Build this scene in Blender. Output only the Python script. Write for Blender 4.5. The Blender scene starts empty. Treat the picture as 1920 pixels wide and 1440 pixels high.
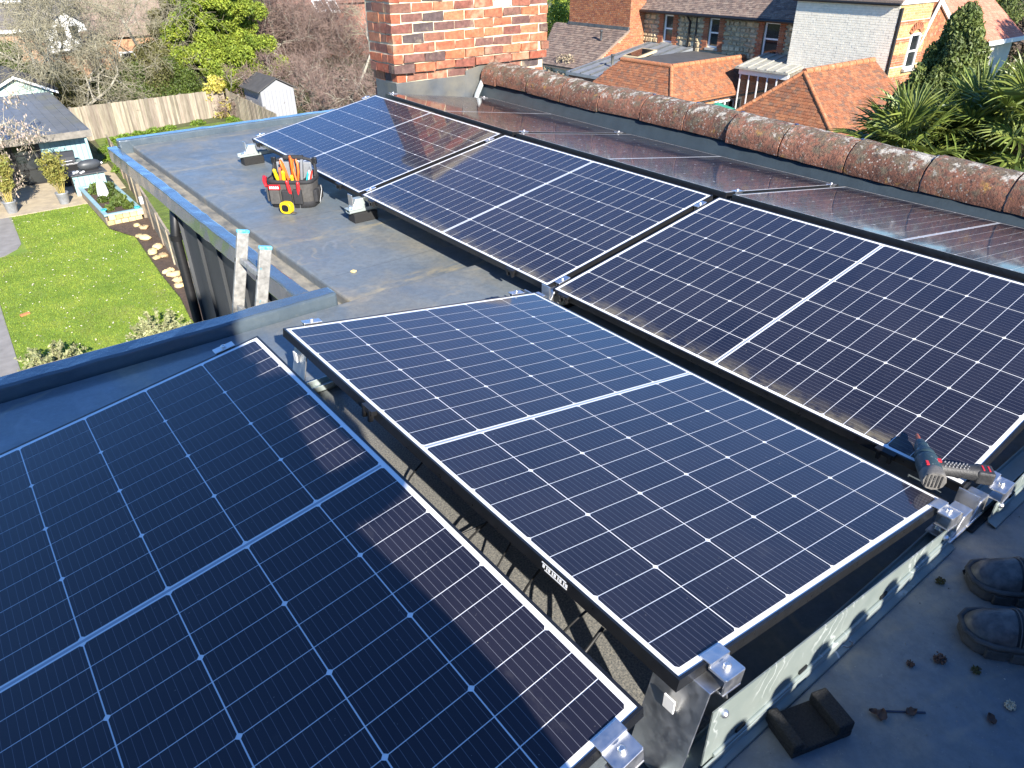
import bpy, math, random
import numpy as np
from mathutils import Vector, Matrix, Euler

random.seed(7)
rng = np.random.default_rng(7)
scene = bpy.context.scene
COL = scene.collection

# ------------------------------------------------------------------ camera
F_PX = 1349.1
ROT = np.array([[0.78885749, -0.61454111, -0.00656384],
                [-0.32446819, -0.40738658, -0.8536724],
                [0.52194276, 0.67555563, -0.520769]])
EYE = np.array([-0.7300, -2.2273, 1.1160])
cam_data = bpy.data.cameras.new('camera')
cam = bpy.data.objects.new('camera', cam_data)
COL.objects.link(cam)
cam_data.sensor_width = 36.0
cam_data.lens = F_PX / 1920.0 * 36.0
cam_data.clip_start = 0.05
cam_data.clip_end = 600.0
M = Matrix.Identity(4)
for i in range(3):
    M[i][0] = ROT[0][i]
    M[i][1] = -ROT[1][i]
    M[i][2] = -ROT[2][i]
    M[i][3] = EYE[i]
cam.matrix_world = M
scene.camera = cam

# ------------------------------------------------------------------ light
SUN = Vector((-0.46, -1.85, 1.0)).normalized()
elev = math.asin(SUN.z)
azim = math.atan2(SUN.x, SUN.y)
world = bpy.data.worlds.new('World')
scene.world = world
world.use_nodes = True
wn = world.node_tree
bg = wn.nodes['Background']
sky = wn.nodes.new('ShaderNodeTexSky')
sky.sky_type = 'NISHITA'
sky.sun_disc = False
sky.sun_elevation = elev
sky.sun_rotation = azim % (2 * math.pi)
sky.air_density = 1.0
sky.dust_density = 0.0
sky.ozone_density = 6.0
tint = wn.nodes.new('ShaderNodeMix'); tint.data_type = 'RGBA'; tint.blend_type = 'MULTIPLY'
tint.inputs[0].default_value = 1.0
tint.inputs[7].default_value = (0.76, 0.95, 1.18, 1.0)      # camera white balance set for the sun: the sky goes bluer
wn.links.new(sky.outputs[0], tint.inputs[6])
wn.links.new(tint.outputs[2], bg.inputs[0])
bg.inputs[1].default_value = 0.090
sl = bpy.data.lights.new('sun', 'SUN')
sl.energy = 5.0
sl.angle = math.radians(0.53)
sl.color = (1.0, 0.94, 0.85)
so = bpy.data.objects.new('sun', sl)
COL.objects.link(so)
so.rotation_euler = SUN.to_track_quat('Z', 'Y').to_euler()
scene.view_settings.view_transform = 'Standard'
scene.view_settings.look = 'None'
scene.view_settings.exposure = 1.42
scene.view_settings.gamma = 1.0

ORD = ['first', 'second', 'third', 'fourth', 'fifth', 'sixth', 'seventh', 'eighth', 'ninth', 'tenth', 'eleventh', 'twelfth', 'thirteenth']
# ------------------------------------------------------------------ picture helpers
def ray(x, y):
    return ROT.T @ np.array([(x - 960) / F_PX, (y - 720) / F_PX, 1.0])
def onz(x, y, z):
    d = ray(x, y); return EYE + d * (z - EYE[2]) / d[2]
def onx(x, y, X):
    d = ray(x, y); return EYE + d * (X - EYE[0]) / d[0]
def ony(x, y, Y):
    d = ray(x, y); return EYE + d * (Y - EYE[1]) / d[1]
def far(x, y, dist):
    d = ray(x, y); return EYE + d * dist / math.hypot(d[0], d[1])
GZ = -7.0
def gnd(x, y):
    return onz(x, y, GZ)

# ------------------------------------------------------------------ objects and tags
def tag(o, label=None, cat=None, group=None, kind=None):
    if label: o['label'] = label
    if cat: o['category'] = cat
    if group: o['group'] = group
    if kind: o['kind'] = kind
    return o
def link(o, parent=None):
    COL.objects.link(o)
    if parent is not None:
        o.parent = parent
    return o
def thing(name, label, cat, loc=(0, 0, 0), rot=(0, 0, 0), group=None):
    o = bpy.data.objects.new(name, None)
    o.empty_display_size = 0.1
    link(o)
    o.location = loc; o.rotation_euler = rot
    return tag(o, label, cat, group)
def inst(name, mesh, parent=None, loc=(0, 0, 0), rot=(0, 0, 0), scale=(1, 1, 1)):
    o = bpy.data.objects.new(name, mesh)
    link(o, parent)
    o.location = loc; o.rotation_euler = rot; o.scale = scale
    return o

class MB:
    """collects shapes and links them as one mesh object"""
    def __init__(s): s.v = []; s.f = []; s.sm = []
    def add(s, vs, fs, smooth=False):
        n = len(s.v)
        s.v.extend([tuple(float(c) for c in q) for q in vs])
        s.f.extend([tuple(i + n for i in q) for q in fs])
        s.sm.extend([smooth] * len(fs))
        return s
    def box(s, lo, hi, mat=None):
        x0, y0, z0 = lo; x1, y1, z1 = hi
        vs = [(x0,y0,z0),(x1,y0,z0),(x1,y1,z0),(x0,y1,z0),(x0,y0,z1),(x1,y0,z1),(x1,y1,z1),(x0,y1,z1)]
        if mat is not None: vs = [tuple(mat @ Vector(q)) for q in vs]
        return s.add(vs, [(0,3,2,1),(4,5,6,7),(0,1,5,4),(1,2,6,5),(2,3,7,6),(3,0,4,7)])
    def cbox(s, c, size, rot=(0, 0, 0), mat=None):
        m = Matrix.Translation(c) @ Euler(rot).to_matrix().to_4x4()
        if mat is not None: m = mat @ m
        h = [q / 2 for q in size]
        return s.box((-h[0], -h[1], -h[2]), (h[0], h[1], h[2]), m)
    def prism(s, poly, off):
        """poly: planar list of 3d points, extruded by vector off"""
        n = len(poly); off = np.array(off, float)
        a = [np.array(q, float) for q in poly]; b = [q + off for q in a]
        nrm = np.zeros(3)
        for i in range(n):
            nrm += np.cross(a[i] - a[0], a[(i + 1) % n] - a[0])
        fs = [tuple(range(n)), tuple(range(2 * n - 1, n - 1, -1))]
        for i in range(n):
            j = (i + 1) % n; fs.append((j, i, n + i, n + j))
        if nrm @ off > 0: fs = [tuple(reversed(q)) for q in fs]
        return s.add(a + b, fs)
    def tube(s, pts, rad, n=8, cap=True, smooth=True):
        pts = [Vector(q) for q in pts]
        if not hasattr(rad, '__len__'): rad = [rad] * len(pts)
        vs = []; fs = []; up = None
        for i, q in enumerate(pts):
            d = (pts[min(i + 1, len(pts) - 1)] - pts[max(i - 1, 0)])
            if d.length < 1e-9: d = Vector((0, 0, 1))
            d.normalize()
            if up is None:
                up = Vector((0, 0, 1)) if abs(d.z) < 0.9 else Vector((1, 0, 0))
            a = d.cross(up); 
            if a.length < 1e-6: a = d.cross(Vector((0.3, 1, 0.2)))
            a.normalize(); b = a.cross(d); up = b
            for k in range(n):
                t = 2 * math.pi * k / n
                vs.append(q + (a * math.cos(t) + b * math.sin(t)) * rad[i])
        m = len(pts)
        for i in range(m - 1):
            for k in range(n):
                k2 = (k + 1) % n
                fs.append((i * n + k, i * n + k2, (i + 1) * n + k2, (i + 1) * n + k))
        s.add(vs, fs, smooth)
        if cap:
            s.add(vs[:n], [tuple(range(n - 1, -1, -1))]); s.add(vs[-n:], [tuple(range(n))])
        return s
    def lathe(s, prof, n=16, mat=None, smooth=True):
        """prof: (r, z) from bottom to top, closed at ends"""
        vs = []; fs = []
        for r, z in prof:
            for k in range(n):
                t = 2 * math.pi * k / n
                q = Vector((r * math.cos(t), r * math.sin(t), z))
                vs.append(mat @ q if mat is not None else q)
        for i in range(len(prof) - 1):
            for k in range(n):
                k2 = (k + 1) % n
                fs.append((i * n + k, i * n + k2, (i + 1) * n + k2, (i + 1) * n + k))
        s.add(vs, fs, smooth)
        s.add(vs[:n], [tuple(range(n - 1, -1, -1))]); s.add(vs[-n:], [tuple(range(n))])
        return s
    def mesh(s, name, mat=None):
        m = bpy.data.meshes.new(name)
        m.from_pydata(s.v, [], s.f)
        m.polygons.foreach_set('use_smooth', s.sm)
        if mat is not None: m.materials.append(mat)
        m.update()
        return m
    def build(s, name, mat=None, parent=None, bevel=0, seg=2, loc=None, rot=None):
        o = bpy.data.objects.new(name, s.mesh(name, mat))
        link(o, parent)
        if loc is not None: o.location = loc
        if rot is not None: o.rotation_euler = rot
        if bevel:
            b = o.modifiers.new('bevel', 'BEVEL'); b.width = bevel; b.segments = seg; b.limit_method = 'ANGLE'
        return o

def quads_mesh(name, v, nv, mat):
    """v: (n*nv,3) array, every nv verts one polygon"""
    v = np.asarray(v, np.float32); n = len(v) // nv
    m = bpy.data.meshes.new(name)
    m.vertices.add(len(v)); m.vertices.foreach_set('co', v.ravel())
    m.loops.add(len(v)); m.loops.foreach_set('vertex_index', np.arange(len(v), dtype=np.int32))
    m.polygons.add(n); m.polygons.foreach_set('loop_start', np.arange(0, len(v), nv, dtype=np.int32))
    if mat is not None: m.materials.append(mat)
    m.update(calc_edges=True); m.validate()
    return m

# ------------------------------------------------------------------ materials
def ramp(nt, fac, stops):
    r = nt.nodes.new('ShaderNodeValToRGB')
    e = r.color_ramp.elements
    while len(e) > 1: e.remove(e[0])
    e[0].position = stops[0][0]; e[0].color = (*stops[0][1], 1)
    for p_, c in stops[1:]:
        k = e.new(p_); k.color = (*c, 1)
    nt.links.new(fac, r.inputs[0])
    return r.outputs[0]
def framp(nt, fac, a, b, va=0.0, vb=1.0):
    r = nt.nodes.new('ShaderNodeMapRange')
    r.inputs[1].default_value = a; r.inputs[2].default_value = b
    r.inputs[3].default_value = va; r.inputs[4].default_value = vb
    nt.links.new(fac, r.inputs[0]); return r.outputs[0]
def noise(nt, vec, scale, detail=4, rough=0.55, dist=0.0):
    n = nt.nodes.new('ShaderNodeTexNoise')
    n.inputs['Scale'].default_value = scale; n.inputs['Detail'].default_value = detail
    n.inputs['Roughness'].default_value = rough; n.inputs['Distortion'].default_value = dist
    if vec is not None: nt.links.new(vec, n.inputs['Vector'])
    return n.outputs['Fac']
def mapping(nt, vec, scale=(1, 1, 1), rot=(0, 0, 0), loc=(0, 0, 0)):
    m = nt.nodes.new('ShaderNodeMapping')
    m.inputs['Scale'].default_value = scale; m.inputs['Rotation'].default_value = rot
    m.inputs['Location'].default_value = loc
    nt.links.new(vec, m.inputs['Vector']); return m.outputs[0]
def mixc(nt, fac, a, b, mode='MIX'):
    m = nt.nodes.new('ShaderNodeMix'); m.data_type = 'RGBA'; m.blend_type = mode
    if isinstance(fac, (int, float)): m.inputs[0].default_value = fac
    else: nt.links.new(fac, m.inputs[0])
    for k, c in ((6, a), (7, b)):
        if isinstance(c, tuple): m.inputs[k].default_value = (*c, 1)
        else: nt.links.new(c, m.inputs[k])
    return m.outputs[2]
def mth(nt, op, a, b=None):
    m = nt.nodes.new('ShaderNodeMath'); m.operation = op
    for k, c in ((0, a), (1, b)):
        if c is None: continue
        if isinstance(c, (int, float)): m.inputs[k].default_value = c
        else: nt.links.new(c, m.inputs[k])
    return m.outputs[0]
def new_mat(name):
    m = bpy.data.materials.new(name); m.use_nodes = True
    nt = m.node_tree
    return m, nt, nt.nodes['Principled BSDF']
def coords(nt, which='Object'):
    t = nt.nodes.new('ShaderNodeTexCoord'); return t.outputs[which]
def wpos(nt):
    return nt.nodes.new('ShaderNodeNewGeometry').outputs['Position']
def bump(nt, h, strength=0.3, dist=0.01):
    b = nt.nodes.new('ShaderNodeBump'); b.inputs['Strength'].default_value = strength
    b.inputs['Distance'].default_value = dist; nt.links.new(h, b.inputs['Height']); return b.outputs[0]
MATS = {}
def pmat(name, col, rough=0.5, metal=0.0, var=0.0, scale=8.0, col2=None, bmp=0.0, bscale=None, bdist=0.004,
         island=False, objrand=False, coat=0.0, spec=0.5, transl=0.0, space='world', rvar=0.0, stretch=(1, 1, 1), grime=None):
    """plain principled with colour variation from noise and, if asked, from the piece itself"""
    if name in MATS: return MATS[name]
    m, nt, b = new_mat(name)
    vec = wpos(nt) if space == 'world' else coords(nt, 'Object')
    vec = mapping(nt, vec, scale=stretch)
    c2 = col2 if col2 else tuple(min(1, q * (1 - var)) for q in col)
    n = noise(nt, vec, scale, 6, 0.6)
    colr = ramp(nt, n, [(0.32, c2), (0.66, col)])
    rnd = None
    if island: rnd = nt.nodes.new('ShaderNodeNewGeometry').outputs['Random Per Island']
    if objrand: rnd = nt.nodes.new('ShaderNodeObjectInfo').outputs['Random']
    if rnd is not None:
        hsv = nt.nodes.new('ShaderNodeHueSaturation')
        nt.links.new(framp(nt, rnd, 0, 1, 0.62, 1.3), hsv.inputs['Value'])
        r2 = mth(nt, 'FRACT', mth(nt, 'MULTIPLY', rnd, 7.31))
        nt.links.new(framp(nt, r2, 0, 1, 0.485, 0.515), hsv.inputs['Hue'])
        nt.links.new(colr, hsv.inputs['Color']); colr = hsv.outputs[0]
    if grime:
        g = noise(nt, vec, scale * 0.23, 5, 0.65)
        colr = mixc(nt, framp(nt, g, 0.5, 0.72), colr, grime)
    nt.links.new(colr, b.inputs['Base Color'])
    b.inputs['Roughness'].default_value = rough
    if rvar:
        nt.links.new(framp(nt, noise(nt, vec, scale * 1.7, 5), 0.3, 0.7, max(0.02, rough - rvar), min(1, rough + rvar)), b.inputs['Roughness'])
    b.inputs['Metallic'].default_value = metal
    b.inputs['Specular IOR Level'].default_value = spec
    b.inputs['Coat Weight'].default_value = coat
    if bmp:
        nt.links.new(bump(nt, noise(nt, vec, bscale or scale * 4, 6, 0.6), bmp, bdist), b.inputs['Normal'])
    if transl:
        t = nt.nodes.new('ShaderNodeBsdfTranslucent'); nt.links.new(colr, t.inputs[0])
        mx = nt.nodes.new('ShaderNodeMixShader'); mx.inputs[0].default_value = transl
        nt.links.new(b.outputs[0], mx.inputs[1]); nt.links.new(t.outputs[0], mx.inputs[2])
        nt.links.new(mx.outputs[0], nt.nodes['Material Output'].inputs[0])
    MATS[name] = m
    return m

def roof_membrane():
    m, nt, b = new_mat('roof_membrane')
    P = wpos(nt)
    base = ramp(nt, noise(nt, P, 2.2, 6, 0.6), [(0.3, (0.105, 0.130, 0.150)), (0.7, (0.165, 0.188, 0.200))])
    # tan dust, dried puddles and scuffs
    d1 = framp(nt, noise(nt, mapping(nt, P, scale=(1.5, 0.7, 1)), 1.9, 7, 0.62, 0.6), 0.47, 0.70)
    base = mixc(nt, mth(nt, 'MULTIPLY', d1, 0.60), base, (0.26, 0.225, 0.155))
    w = nt.nodes.new('ShaderNodeTexWave'); w.inputs['Scale'].default_value = 0.32
    w.inputs['Distortion'].default_value = 5.5; w.inputs['Detail'].default_value = 4; w.inputs['Detail Scale'].default_value = 1.6
    nt.links.new(P, w.inputs['Vector'])
    d2 = mth(nt, 'MULTIPLY', framp(nt, w.outputs['Fac'], 0.93, 1.0), framp(nt, noise(nt, P, 3.1, 5), 0.45, 0.65))
    base = mixc(nt, mth(nt, 'MULTIPLY', d2, 0.5), base, (0.36, 0.27, 0.15))
    sp = framp(nt, noise(nt, P, 85, 3, 0.7), 0.63, 0.76)
    base = mixc(nt, mth(nt, 'MULTIPLY', sp, 0.5), base, (0.34, 0.33, 0.29))
    gr = framp(nt, noise(nt, P, 32, 6, 0.75), 0.42, 0.62)
    base = mixc(nt, mth(nt, 'MULTIPLY', gr, 0.35), base, (0.075, 0.085, 0.09))
    sc = framp(nt, noise(nt, mapping(nt, P, scale=(9, 2, 1), rot=(0, 0, 0.6)), 7, 5, 0.7), 0.66, 0.80)
    base = mixc(nt, mth(nt, 'MULTIPLY', sc, 0.30), base, (0.30, 0.33, 0.35))
    # tide marks round dried puddles, dusty streaks along the laps
    pn = noise(nt, P, 1.35, 4, 0.5, 0.4)
    for lv, cc, st_ in ((0.47, (0.34, 0.29, 0.20), 0.28), (0.56, (0.33, 0.27, 0.17), 0.36), (0.63, (0.30, 0.31, 0.31), 0.25)):
        tm = framp(nt, mth(nt, 'ABSOLUTE', mth(nt, 'SUBTRACT', pn, lv)), 0.002, 0.014, 1.0, 0.0)
        tm = mth(nt, 'MULTIPLY', tm, framp(nt, noise(nt, P, 5.0, 5, 0.7), 0.42, 0.62))
        base = mixc(nt, mth(nt, 'MULTIPLY', tm, st_), base, cc)
    sp_ = nt.nodes.new('ShaderNodeSeparateXYZ'); nt.links.new(P, sp_.inputs[0])
    wob = mth(nt, 'MULTIPLY', mth(nt, 'SUBTRACT', noise(nt, P, 3.5, 4), 0.5), 0.16)
    yy = mth(nt, 'ADD', sp_.outputs[1], wob)
    for yc, wd, st_ in ((1.70, 0.06, 0.75), (0.80, 0.09, 0.7), (2.95, 0.05, 0.5), (3.75, 0.07, 0.45), (4.70, 0.06, 0.55)):
        dm = framp(nt, mth(nt, 'ABSOLUTE', mth(nt, 'SUBTRACT', yy, yc)), 0.0, wd, 1.0, 0.0)
        dm = mth(nt, 'MULTIPLY', dm, framp(nt, noise(nt, mapping(nt, P, scale=(0.8, 2.5, 1)), 6.0, 6, 0.75), 0.44, 0.64))
        base = mixc(nt, mth(nt, 'MULTIPLY', dm, st_), base, (0.40, 0.32, 0.17))
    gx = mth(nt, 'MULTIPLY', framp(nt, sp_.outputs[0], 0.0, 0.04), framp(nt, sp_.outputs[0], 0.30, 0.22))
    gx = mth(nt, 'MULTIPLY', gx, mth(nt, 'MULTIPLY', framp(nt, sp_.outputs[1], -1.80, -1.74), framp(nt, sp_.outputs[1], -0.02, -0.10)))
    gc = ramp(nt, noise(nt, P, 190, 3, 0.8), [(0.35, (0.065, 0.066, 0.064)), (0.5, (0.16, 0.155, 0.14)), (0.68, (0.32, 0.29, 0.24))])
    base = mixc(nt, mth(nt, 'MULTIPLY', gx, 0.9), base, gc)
    for yc in (1.10, 2.10, 3.10, 4.10, -0.9, -2.3):
        lp = framp(nt, mth(nt, 'ABSOLUTE', mth(nt, 'SUBTRACT', sp_.outputs[1], yc)), 0.002, 0.006, 1.0, 0.0)
        base = mixc(nt, mth(nt, 'MULTIPLY', lp, 0.35), base, (0.045, 0.052, 0.058))
    nt.links.new(base, b.inputs['Base Color'])
    nt.links.new(framp(nt, noise(nt, P, 4.5, 6), 0.3, 0.72, 0.36, 0.66), b.inputs['Roughness'])
    cl = mth(nt, 'MULTIPLY', framp(nt, sp_.outputs[0], 0.25, -0.25), framp(nt, sp_.outputs[1], -0.6, 0.1))
    nt.links.new(mth(nt, 'MULTIPLY', cl, 0.9), b.inputs['Coat Weight']); b.inputs['Coat Roughness'].default_value = 0.14
    b.inputs['Specular IOR Level'].default_value = 0.42
    h = mth(nt, 'ADD', mth(nt, 'MULTIPLY', noise(nt, P, 60, 5, 0.6), 0.6), mth(nt, 'MULTIPLY', noise(nt, P, 9, 3), 1.2))
    nt.links.new(bump(nt, h, 0.35, 0.006), b.inputs['Normal'])
    return m

def trim_mat():
    m, nt, b = new_mat('roof_trim')
    P = wpos(nt)
    base = ramp(nt, noise(nt, P, 6, 6, 0.6), [(0.3, (0.050, 0.070, 0.088)), (0.7, (0.080, 0.102, 0.116))])
    d1 = framp(nt, noise(nt, P, 24, 6, 0.65), 0.62, 0.80)
    base = mixc(nt, mth(nt, 'MULTIPLY', d1, 0.25), base, (0.22, 0.21, 0.17))
    nt.links.new(base, b.inputs['Base Color'])
    b.inputs['Roughness'].default_value = 0.27
    nt.links.new(bump(nt, noise(nt, P, 22, 5, 0.55), 0.28, 0.012), b.inputs['Normal'])
    b.inputs['Coat Weight'].default_value = 0.9; b.inputs['Coat Roughness'].default_value = 0.12
    return m

def cell_mat(name, dust=None, streak=False):
    m, nt, b = new_mat(name)
    g = coords(nt, 'Generated')
    sx = nt.nodes.new('ShaderNodeSeparateXYZ'); nt.links.new(g, sx.inputs[0])
    fr = mth(nt, 'FRACT', mth(nt, 'MULTIPLY', sx.outputs[0], 11.0))
    ln = framp(nt, mth(nt, 'ABSOLUTE', mth(nt, 'SUBTRACT', fr, 0.5)), 0.016, 0.032, 1.0, 0.0)
    rnd = nt.nodes.new('ShaderNodeObjectInfo').outputs['Random']
    c0 = ramp(nt, rnd, [(0, (0.0050, 0.0056, 0.0145)), (1, (0.0085, 0.0085, 0.0180))])
    c = mixc(nt, mth(nt, 'MULTIPLY', ln, 0.38), c0, (0.30, 0.31, 0.35))
    P = wpos(nt)
    if dust:
        x0, x1 = dust
        sp = nt.nodes.new('ShaderNodeSeparateXYZ'); nt.links.new(P, sp.inputs[0])
        e = framp(nt, sp.outputs[0], x0, x1, 1.0, 0.0)
        e = mth(nt, 'MULTIPLY', mth(nt, 'POWER', e, 2.0), framp(nt, noise(nt, mapping(nt, P, scale=(1, .5, 1)), 16, 6, 0.7), 0.42, 0.62))
        c = mixc(nt, mth(nt, 'MULTIPLY', e, 0.75), c, (0.36, 0.30, 0.17))
    haze = framp(nt, noise(nt, P, 3.0, 6, 0.6), 0.3, 0.75, 0.004, 0.030)
    c = mixc(nt, haze, c, (0.42, 0.36, 0.36))
    sm = framp(nt, noise(nt, mapping(nt, P, scale=(2.2, 1, 1), rot=(0, 0, 0.4)), 7, 6, 0.7), 0.62, 0.80, 0.0, 0.05)
    c = mixc(nt, sm, c, (0.45, 0.42, 0.38))
    fl = framp(nt, noise(nt, P, 150, 2, 0.5), 0.745, 0.775, 0.0, 0.35)
    c = mixc(nt, fl, c, (0.45, 0.42, 0.36))
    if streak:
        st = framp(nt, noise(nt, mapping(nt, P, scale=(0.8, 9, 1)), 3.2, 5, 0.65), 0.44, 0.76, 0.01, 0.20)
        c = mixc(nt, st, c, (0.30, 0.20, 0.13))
    nt.links.new(c, b.inputs['Base Color'])
    b.inputs['Roughness'].default_value = 0.45
    b.inputs['Specular IOR Level'].default_value = 0.25
    b.inputs['Coat Weight'].default_value = 1.0
    b.inputs['Coat IOR'].default_value = 1.32
    nt.links.new(framp(nt, noise(nt, P, 5.0, 5), 0.3, 0.7, 0.04 if streak else 0.03, 0.085 if streak else 0.075), b.inputs['Coat Roughness'])
    return m

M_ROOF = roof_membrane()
M_TRIM = trim_mat()
M_CELL = cell_mat('solar_cell')
M_CELL2 = cell_mat('solar_cell_dusty', dust=(1.225, 1.33))
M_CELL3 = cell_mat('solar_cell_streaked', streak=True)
M_BACK = pmat('white_backsheet', (0.80, 0.80, 0.79), 0.35, coat=1.0, var=0.06, scale=5)
M_FRAME = pmat('black_anodised_frame', (0.012, 0.0125, 0.014), 0.34, metal=0.0, var=0.35, scale=30, spec=0.6, rvar=0.08)
M_ALU = pmat('bare_aluminium', (0.72, 0.72, 0.72), 0.42, metal=1.0, var=0.12, scale=26, bmp=0.06, bscale=160, bdist=0.0006, rvar=0.08)
M_GALV = pmat('galvanised_steel', (0.46, 0.52, 0.50), 0.42, metal=0.55, var=0.14, scale=14, bmp=0.08, bscale=70, bdist=0.001)
M_RUBBER = pmat('black_rubber', (0.007, 0.007, 0.007), 0.9, var=0.5, scale=220, col2=(0.022, 0.022, 0.022), bmp=0.9, bscale=170, bdist=0.004)
M_BLACK = pmat('black_plastic', (0.012, 0.012, 0.013), 0.42, var=0.4, scale=40)
M_CABLE = pmat('black_cable', (0.01, 0.01, 0.01), 0.5)
M_LEAD = pmat('grey_lead', (0.125, 0.137, 0.147), 0.44, metal=0.35, var=0.35, scale=6, bmp=0.25, bscale=14, bdist=0.01, grime=(0.20, 0.185, 0.145))
M_WHITEPAINT = pmat('white_paint', (0.78, 0.78, 0.76), 0.4, var=0.08, scale=6)
def glass_mat():
    m, nt, b = new_mat('window_glass')
    n = noise(nt, wpos(nt), 0.9, 3)
    nt.links.new(ramp(nt, n, [(0.3, (0.008, 0.011, 0.013)), (0.75, (0.035, 0.04, 0.042))]), b.inputs['Base Color'])
    b.inputs['Roughness'].default_value = 0.04; b.inputs['Specular IOR Level'].default_value = 0.7
    return m
M_GLASS = glass_mat()
# ------------------------------------------------------------------ ground and flat roof
def struct(o, parent=None):
    o['kind'] = 'structure'; return o
ZN, ZF = -0.30, -0.35          # near and far level of the flat roof
YS = 0.675                     # the step between them
mb = MB(); mb.box((-3.2, -4.6, ZN - 0.22), (3.62, YS, ZN))
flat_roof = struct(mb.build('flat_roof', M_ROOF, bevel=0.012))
mb = MB(); mb.box((0.60, YS - 0.02, ZF - 0.20), (3.62, 4.86, ZF))
struct(mb.build('lower_flat_roof', M_ROOF, bevel=0.012))
M_GUT = pmat('gutter_grit', (0.30, 0.27, 0.21), 0.85, col2=(0.08, 0.088, 0.09), scale=14, bmp=0.5, bscale=60, bdist=0.006, stretch=(1, 0.5, 1))
mb = MB(); mb.box((0.49, YS, -0.50), (0.61, 4.86, -0.405))
struct(mb.build('roof_gutter', M_GUT))
def bar_wavy(lo, hi, ax, n=40, amp=0.002):
    """long bar along axis ax with slightly uneven hand-laid edges"""
    m = MB(); vs = []; fs = []
    other = [i for i in range(3) if i != ax]
    for i in range(n + 1):
        t = lo[ax] + (hi[ax] - lo[ax]) * i / n
        for a, b in ((lo, lo), (hi, lo), (hi, hi), (lo, hi)):
            q = [0, 0, 0]; q[ax] = t
            q[other[0]] = a[other[0]] + random.gauss(0, amp); q[other[1]] = b[other[1]] + random.gauss(0, amp * 0.6)
            vs.append(q)
    flip = ax == 1
    for i in range(n):
        for k in range(4):
            k2 = (k + 1) % 4
            f = (i * 4 + k, (i + 1) * 4 + k, (i + 1) * 4 + k2, i * 4 + k2)
            fs.append(f if flip else tuple(reversed(f)))
    fs.append((0, 1, 2, 3) if flip else (3, 2, 1, 0))
    e = n * 4; fs.append((e + 3, e + 2, e + 1, e) if flip else (e, e + 1, e + 2, e + 3))
    return m.add(vs, fs)
k = bar_wavy((-3.2, 0.682, -0.50), (0.505, 0.785, -0.247), 0).build('roof_kerb', M_TRIM, bevel=0.014, seg=3)
tag(k, 'long glossy blue-grey kerb along the near roof edge above the lawn', 'kerb')
k = bar_wavy((0.418, 0.79, -0.478), (0.497, 4.96, -0.352), 1).build('roof_kerb', M_TRIM, bevel=0.012, seg=3)
tag(k, 'narrow blue-grey kerb beside the roof gutter behind the ladder', 'kerb')
k = bar_wavy((0.50, 4.855, -0.50), (4.2, 4.965, -0.292), 0).build('roof_kerb', M_TRIM, bevel=0.014, seg=3)
tag(k, 'far blue-grey roof kerb in front of the pale garden fence', 'kerb')
# near and far house walls below the roof
M_CLAD = pmat('dark_cladding', (0.052, 0.056, 0.060), 0.48, metal=0.2, var=0.35, scale=3.5, stretch=(1, 1, 0.25), grime=(0.10, 0.105, 0.11))
M_DARK = pmat('dark_fascia', (0.030, 0.033, 0.036), 0.4, var=0.3, scale=6)
root = thing('house_wall', 'dark metal clad house wall below the gutter, behind the ladder', 'wall', (0.5, 1.0, -7))
mb = MB(); mb.box((0.02, -0.23, 0), (0.5, 2.39, 6.5)); mb.build('wall_core', M_DARK, root)
y = -0.20
for w in (0.42, 0.42, 0.42, 0.42, 0.42, 0.42):
    mb = MB(); mb.box((0.0, y + 0.006, 0.02), (0.02, y + w - 0.006, 6.5)); mb.build('cladding_panel', M_CLAD, root, bevel=0.003)
    mb = MB(); mb.box((-0.022, y + w - 0.007, 0.02), (0.012, y + w + 0.007, 6.49)); mb.build('standing_seam', M_CLAD, root, bevel=0.003)
    y += w
pd = thing('downpipe', 'black downpipe at the corner of the dark clad wall', 'downpipe', (0.445, 3.36, -7))
MB().tube([(0, 0, 0), (0, 0, 6.3), (0.03, 0.02, 6.42), (0.06, 0.05, 6.52)], 0.036, 12).build('pipe', M_BLACK, pd)
for z in (6.28, 4.2, 2.2):
    MB().lathe([(0.044, z - 0.02), (0.046, z + 0.02)], 14).build('pipe_clip', M_BLACK, pd)
    MB().cbox((0.03, 0.055, z), (0.03, 0.05, 0.03)).build('clip_bolt', M_ALU, pd)
root = thing('house_wall', 'dark shaded house wall under the overhang of the far roof', 'wall', (2.4, 4, -7))
MB().box((-1.4, -0.55, 0), (1.4, 0.72, 6.5)).build('wall_face', M_CLAD, root)
root = thing('house_wall', 'dark house wall under the near roof kerb, facing the lawn', 'wall', (-1.3, 0.6, -7))
MB().box((-1.8, -0.5, 0), (1.72, 0.14, 6.48)).build('wall_face', M_CLAD, root)

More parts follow.
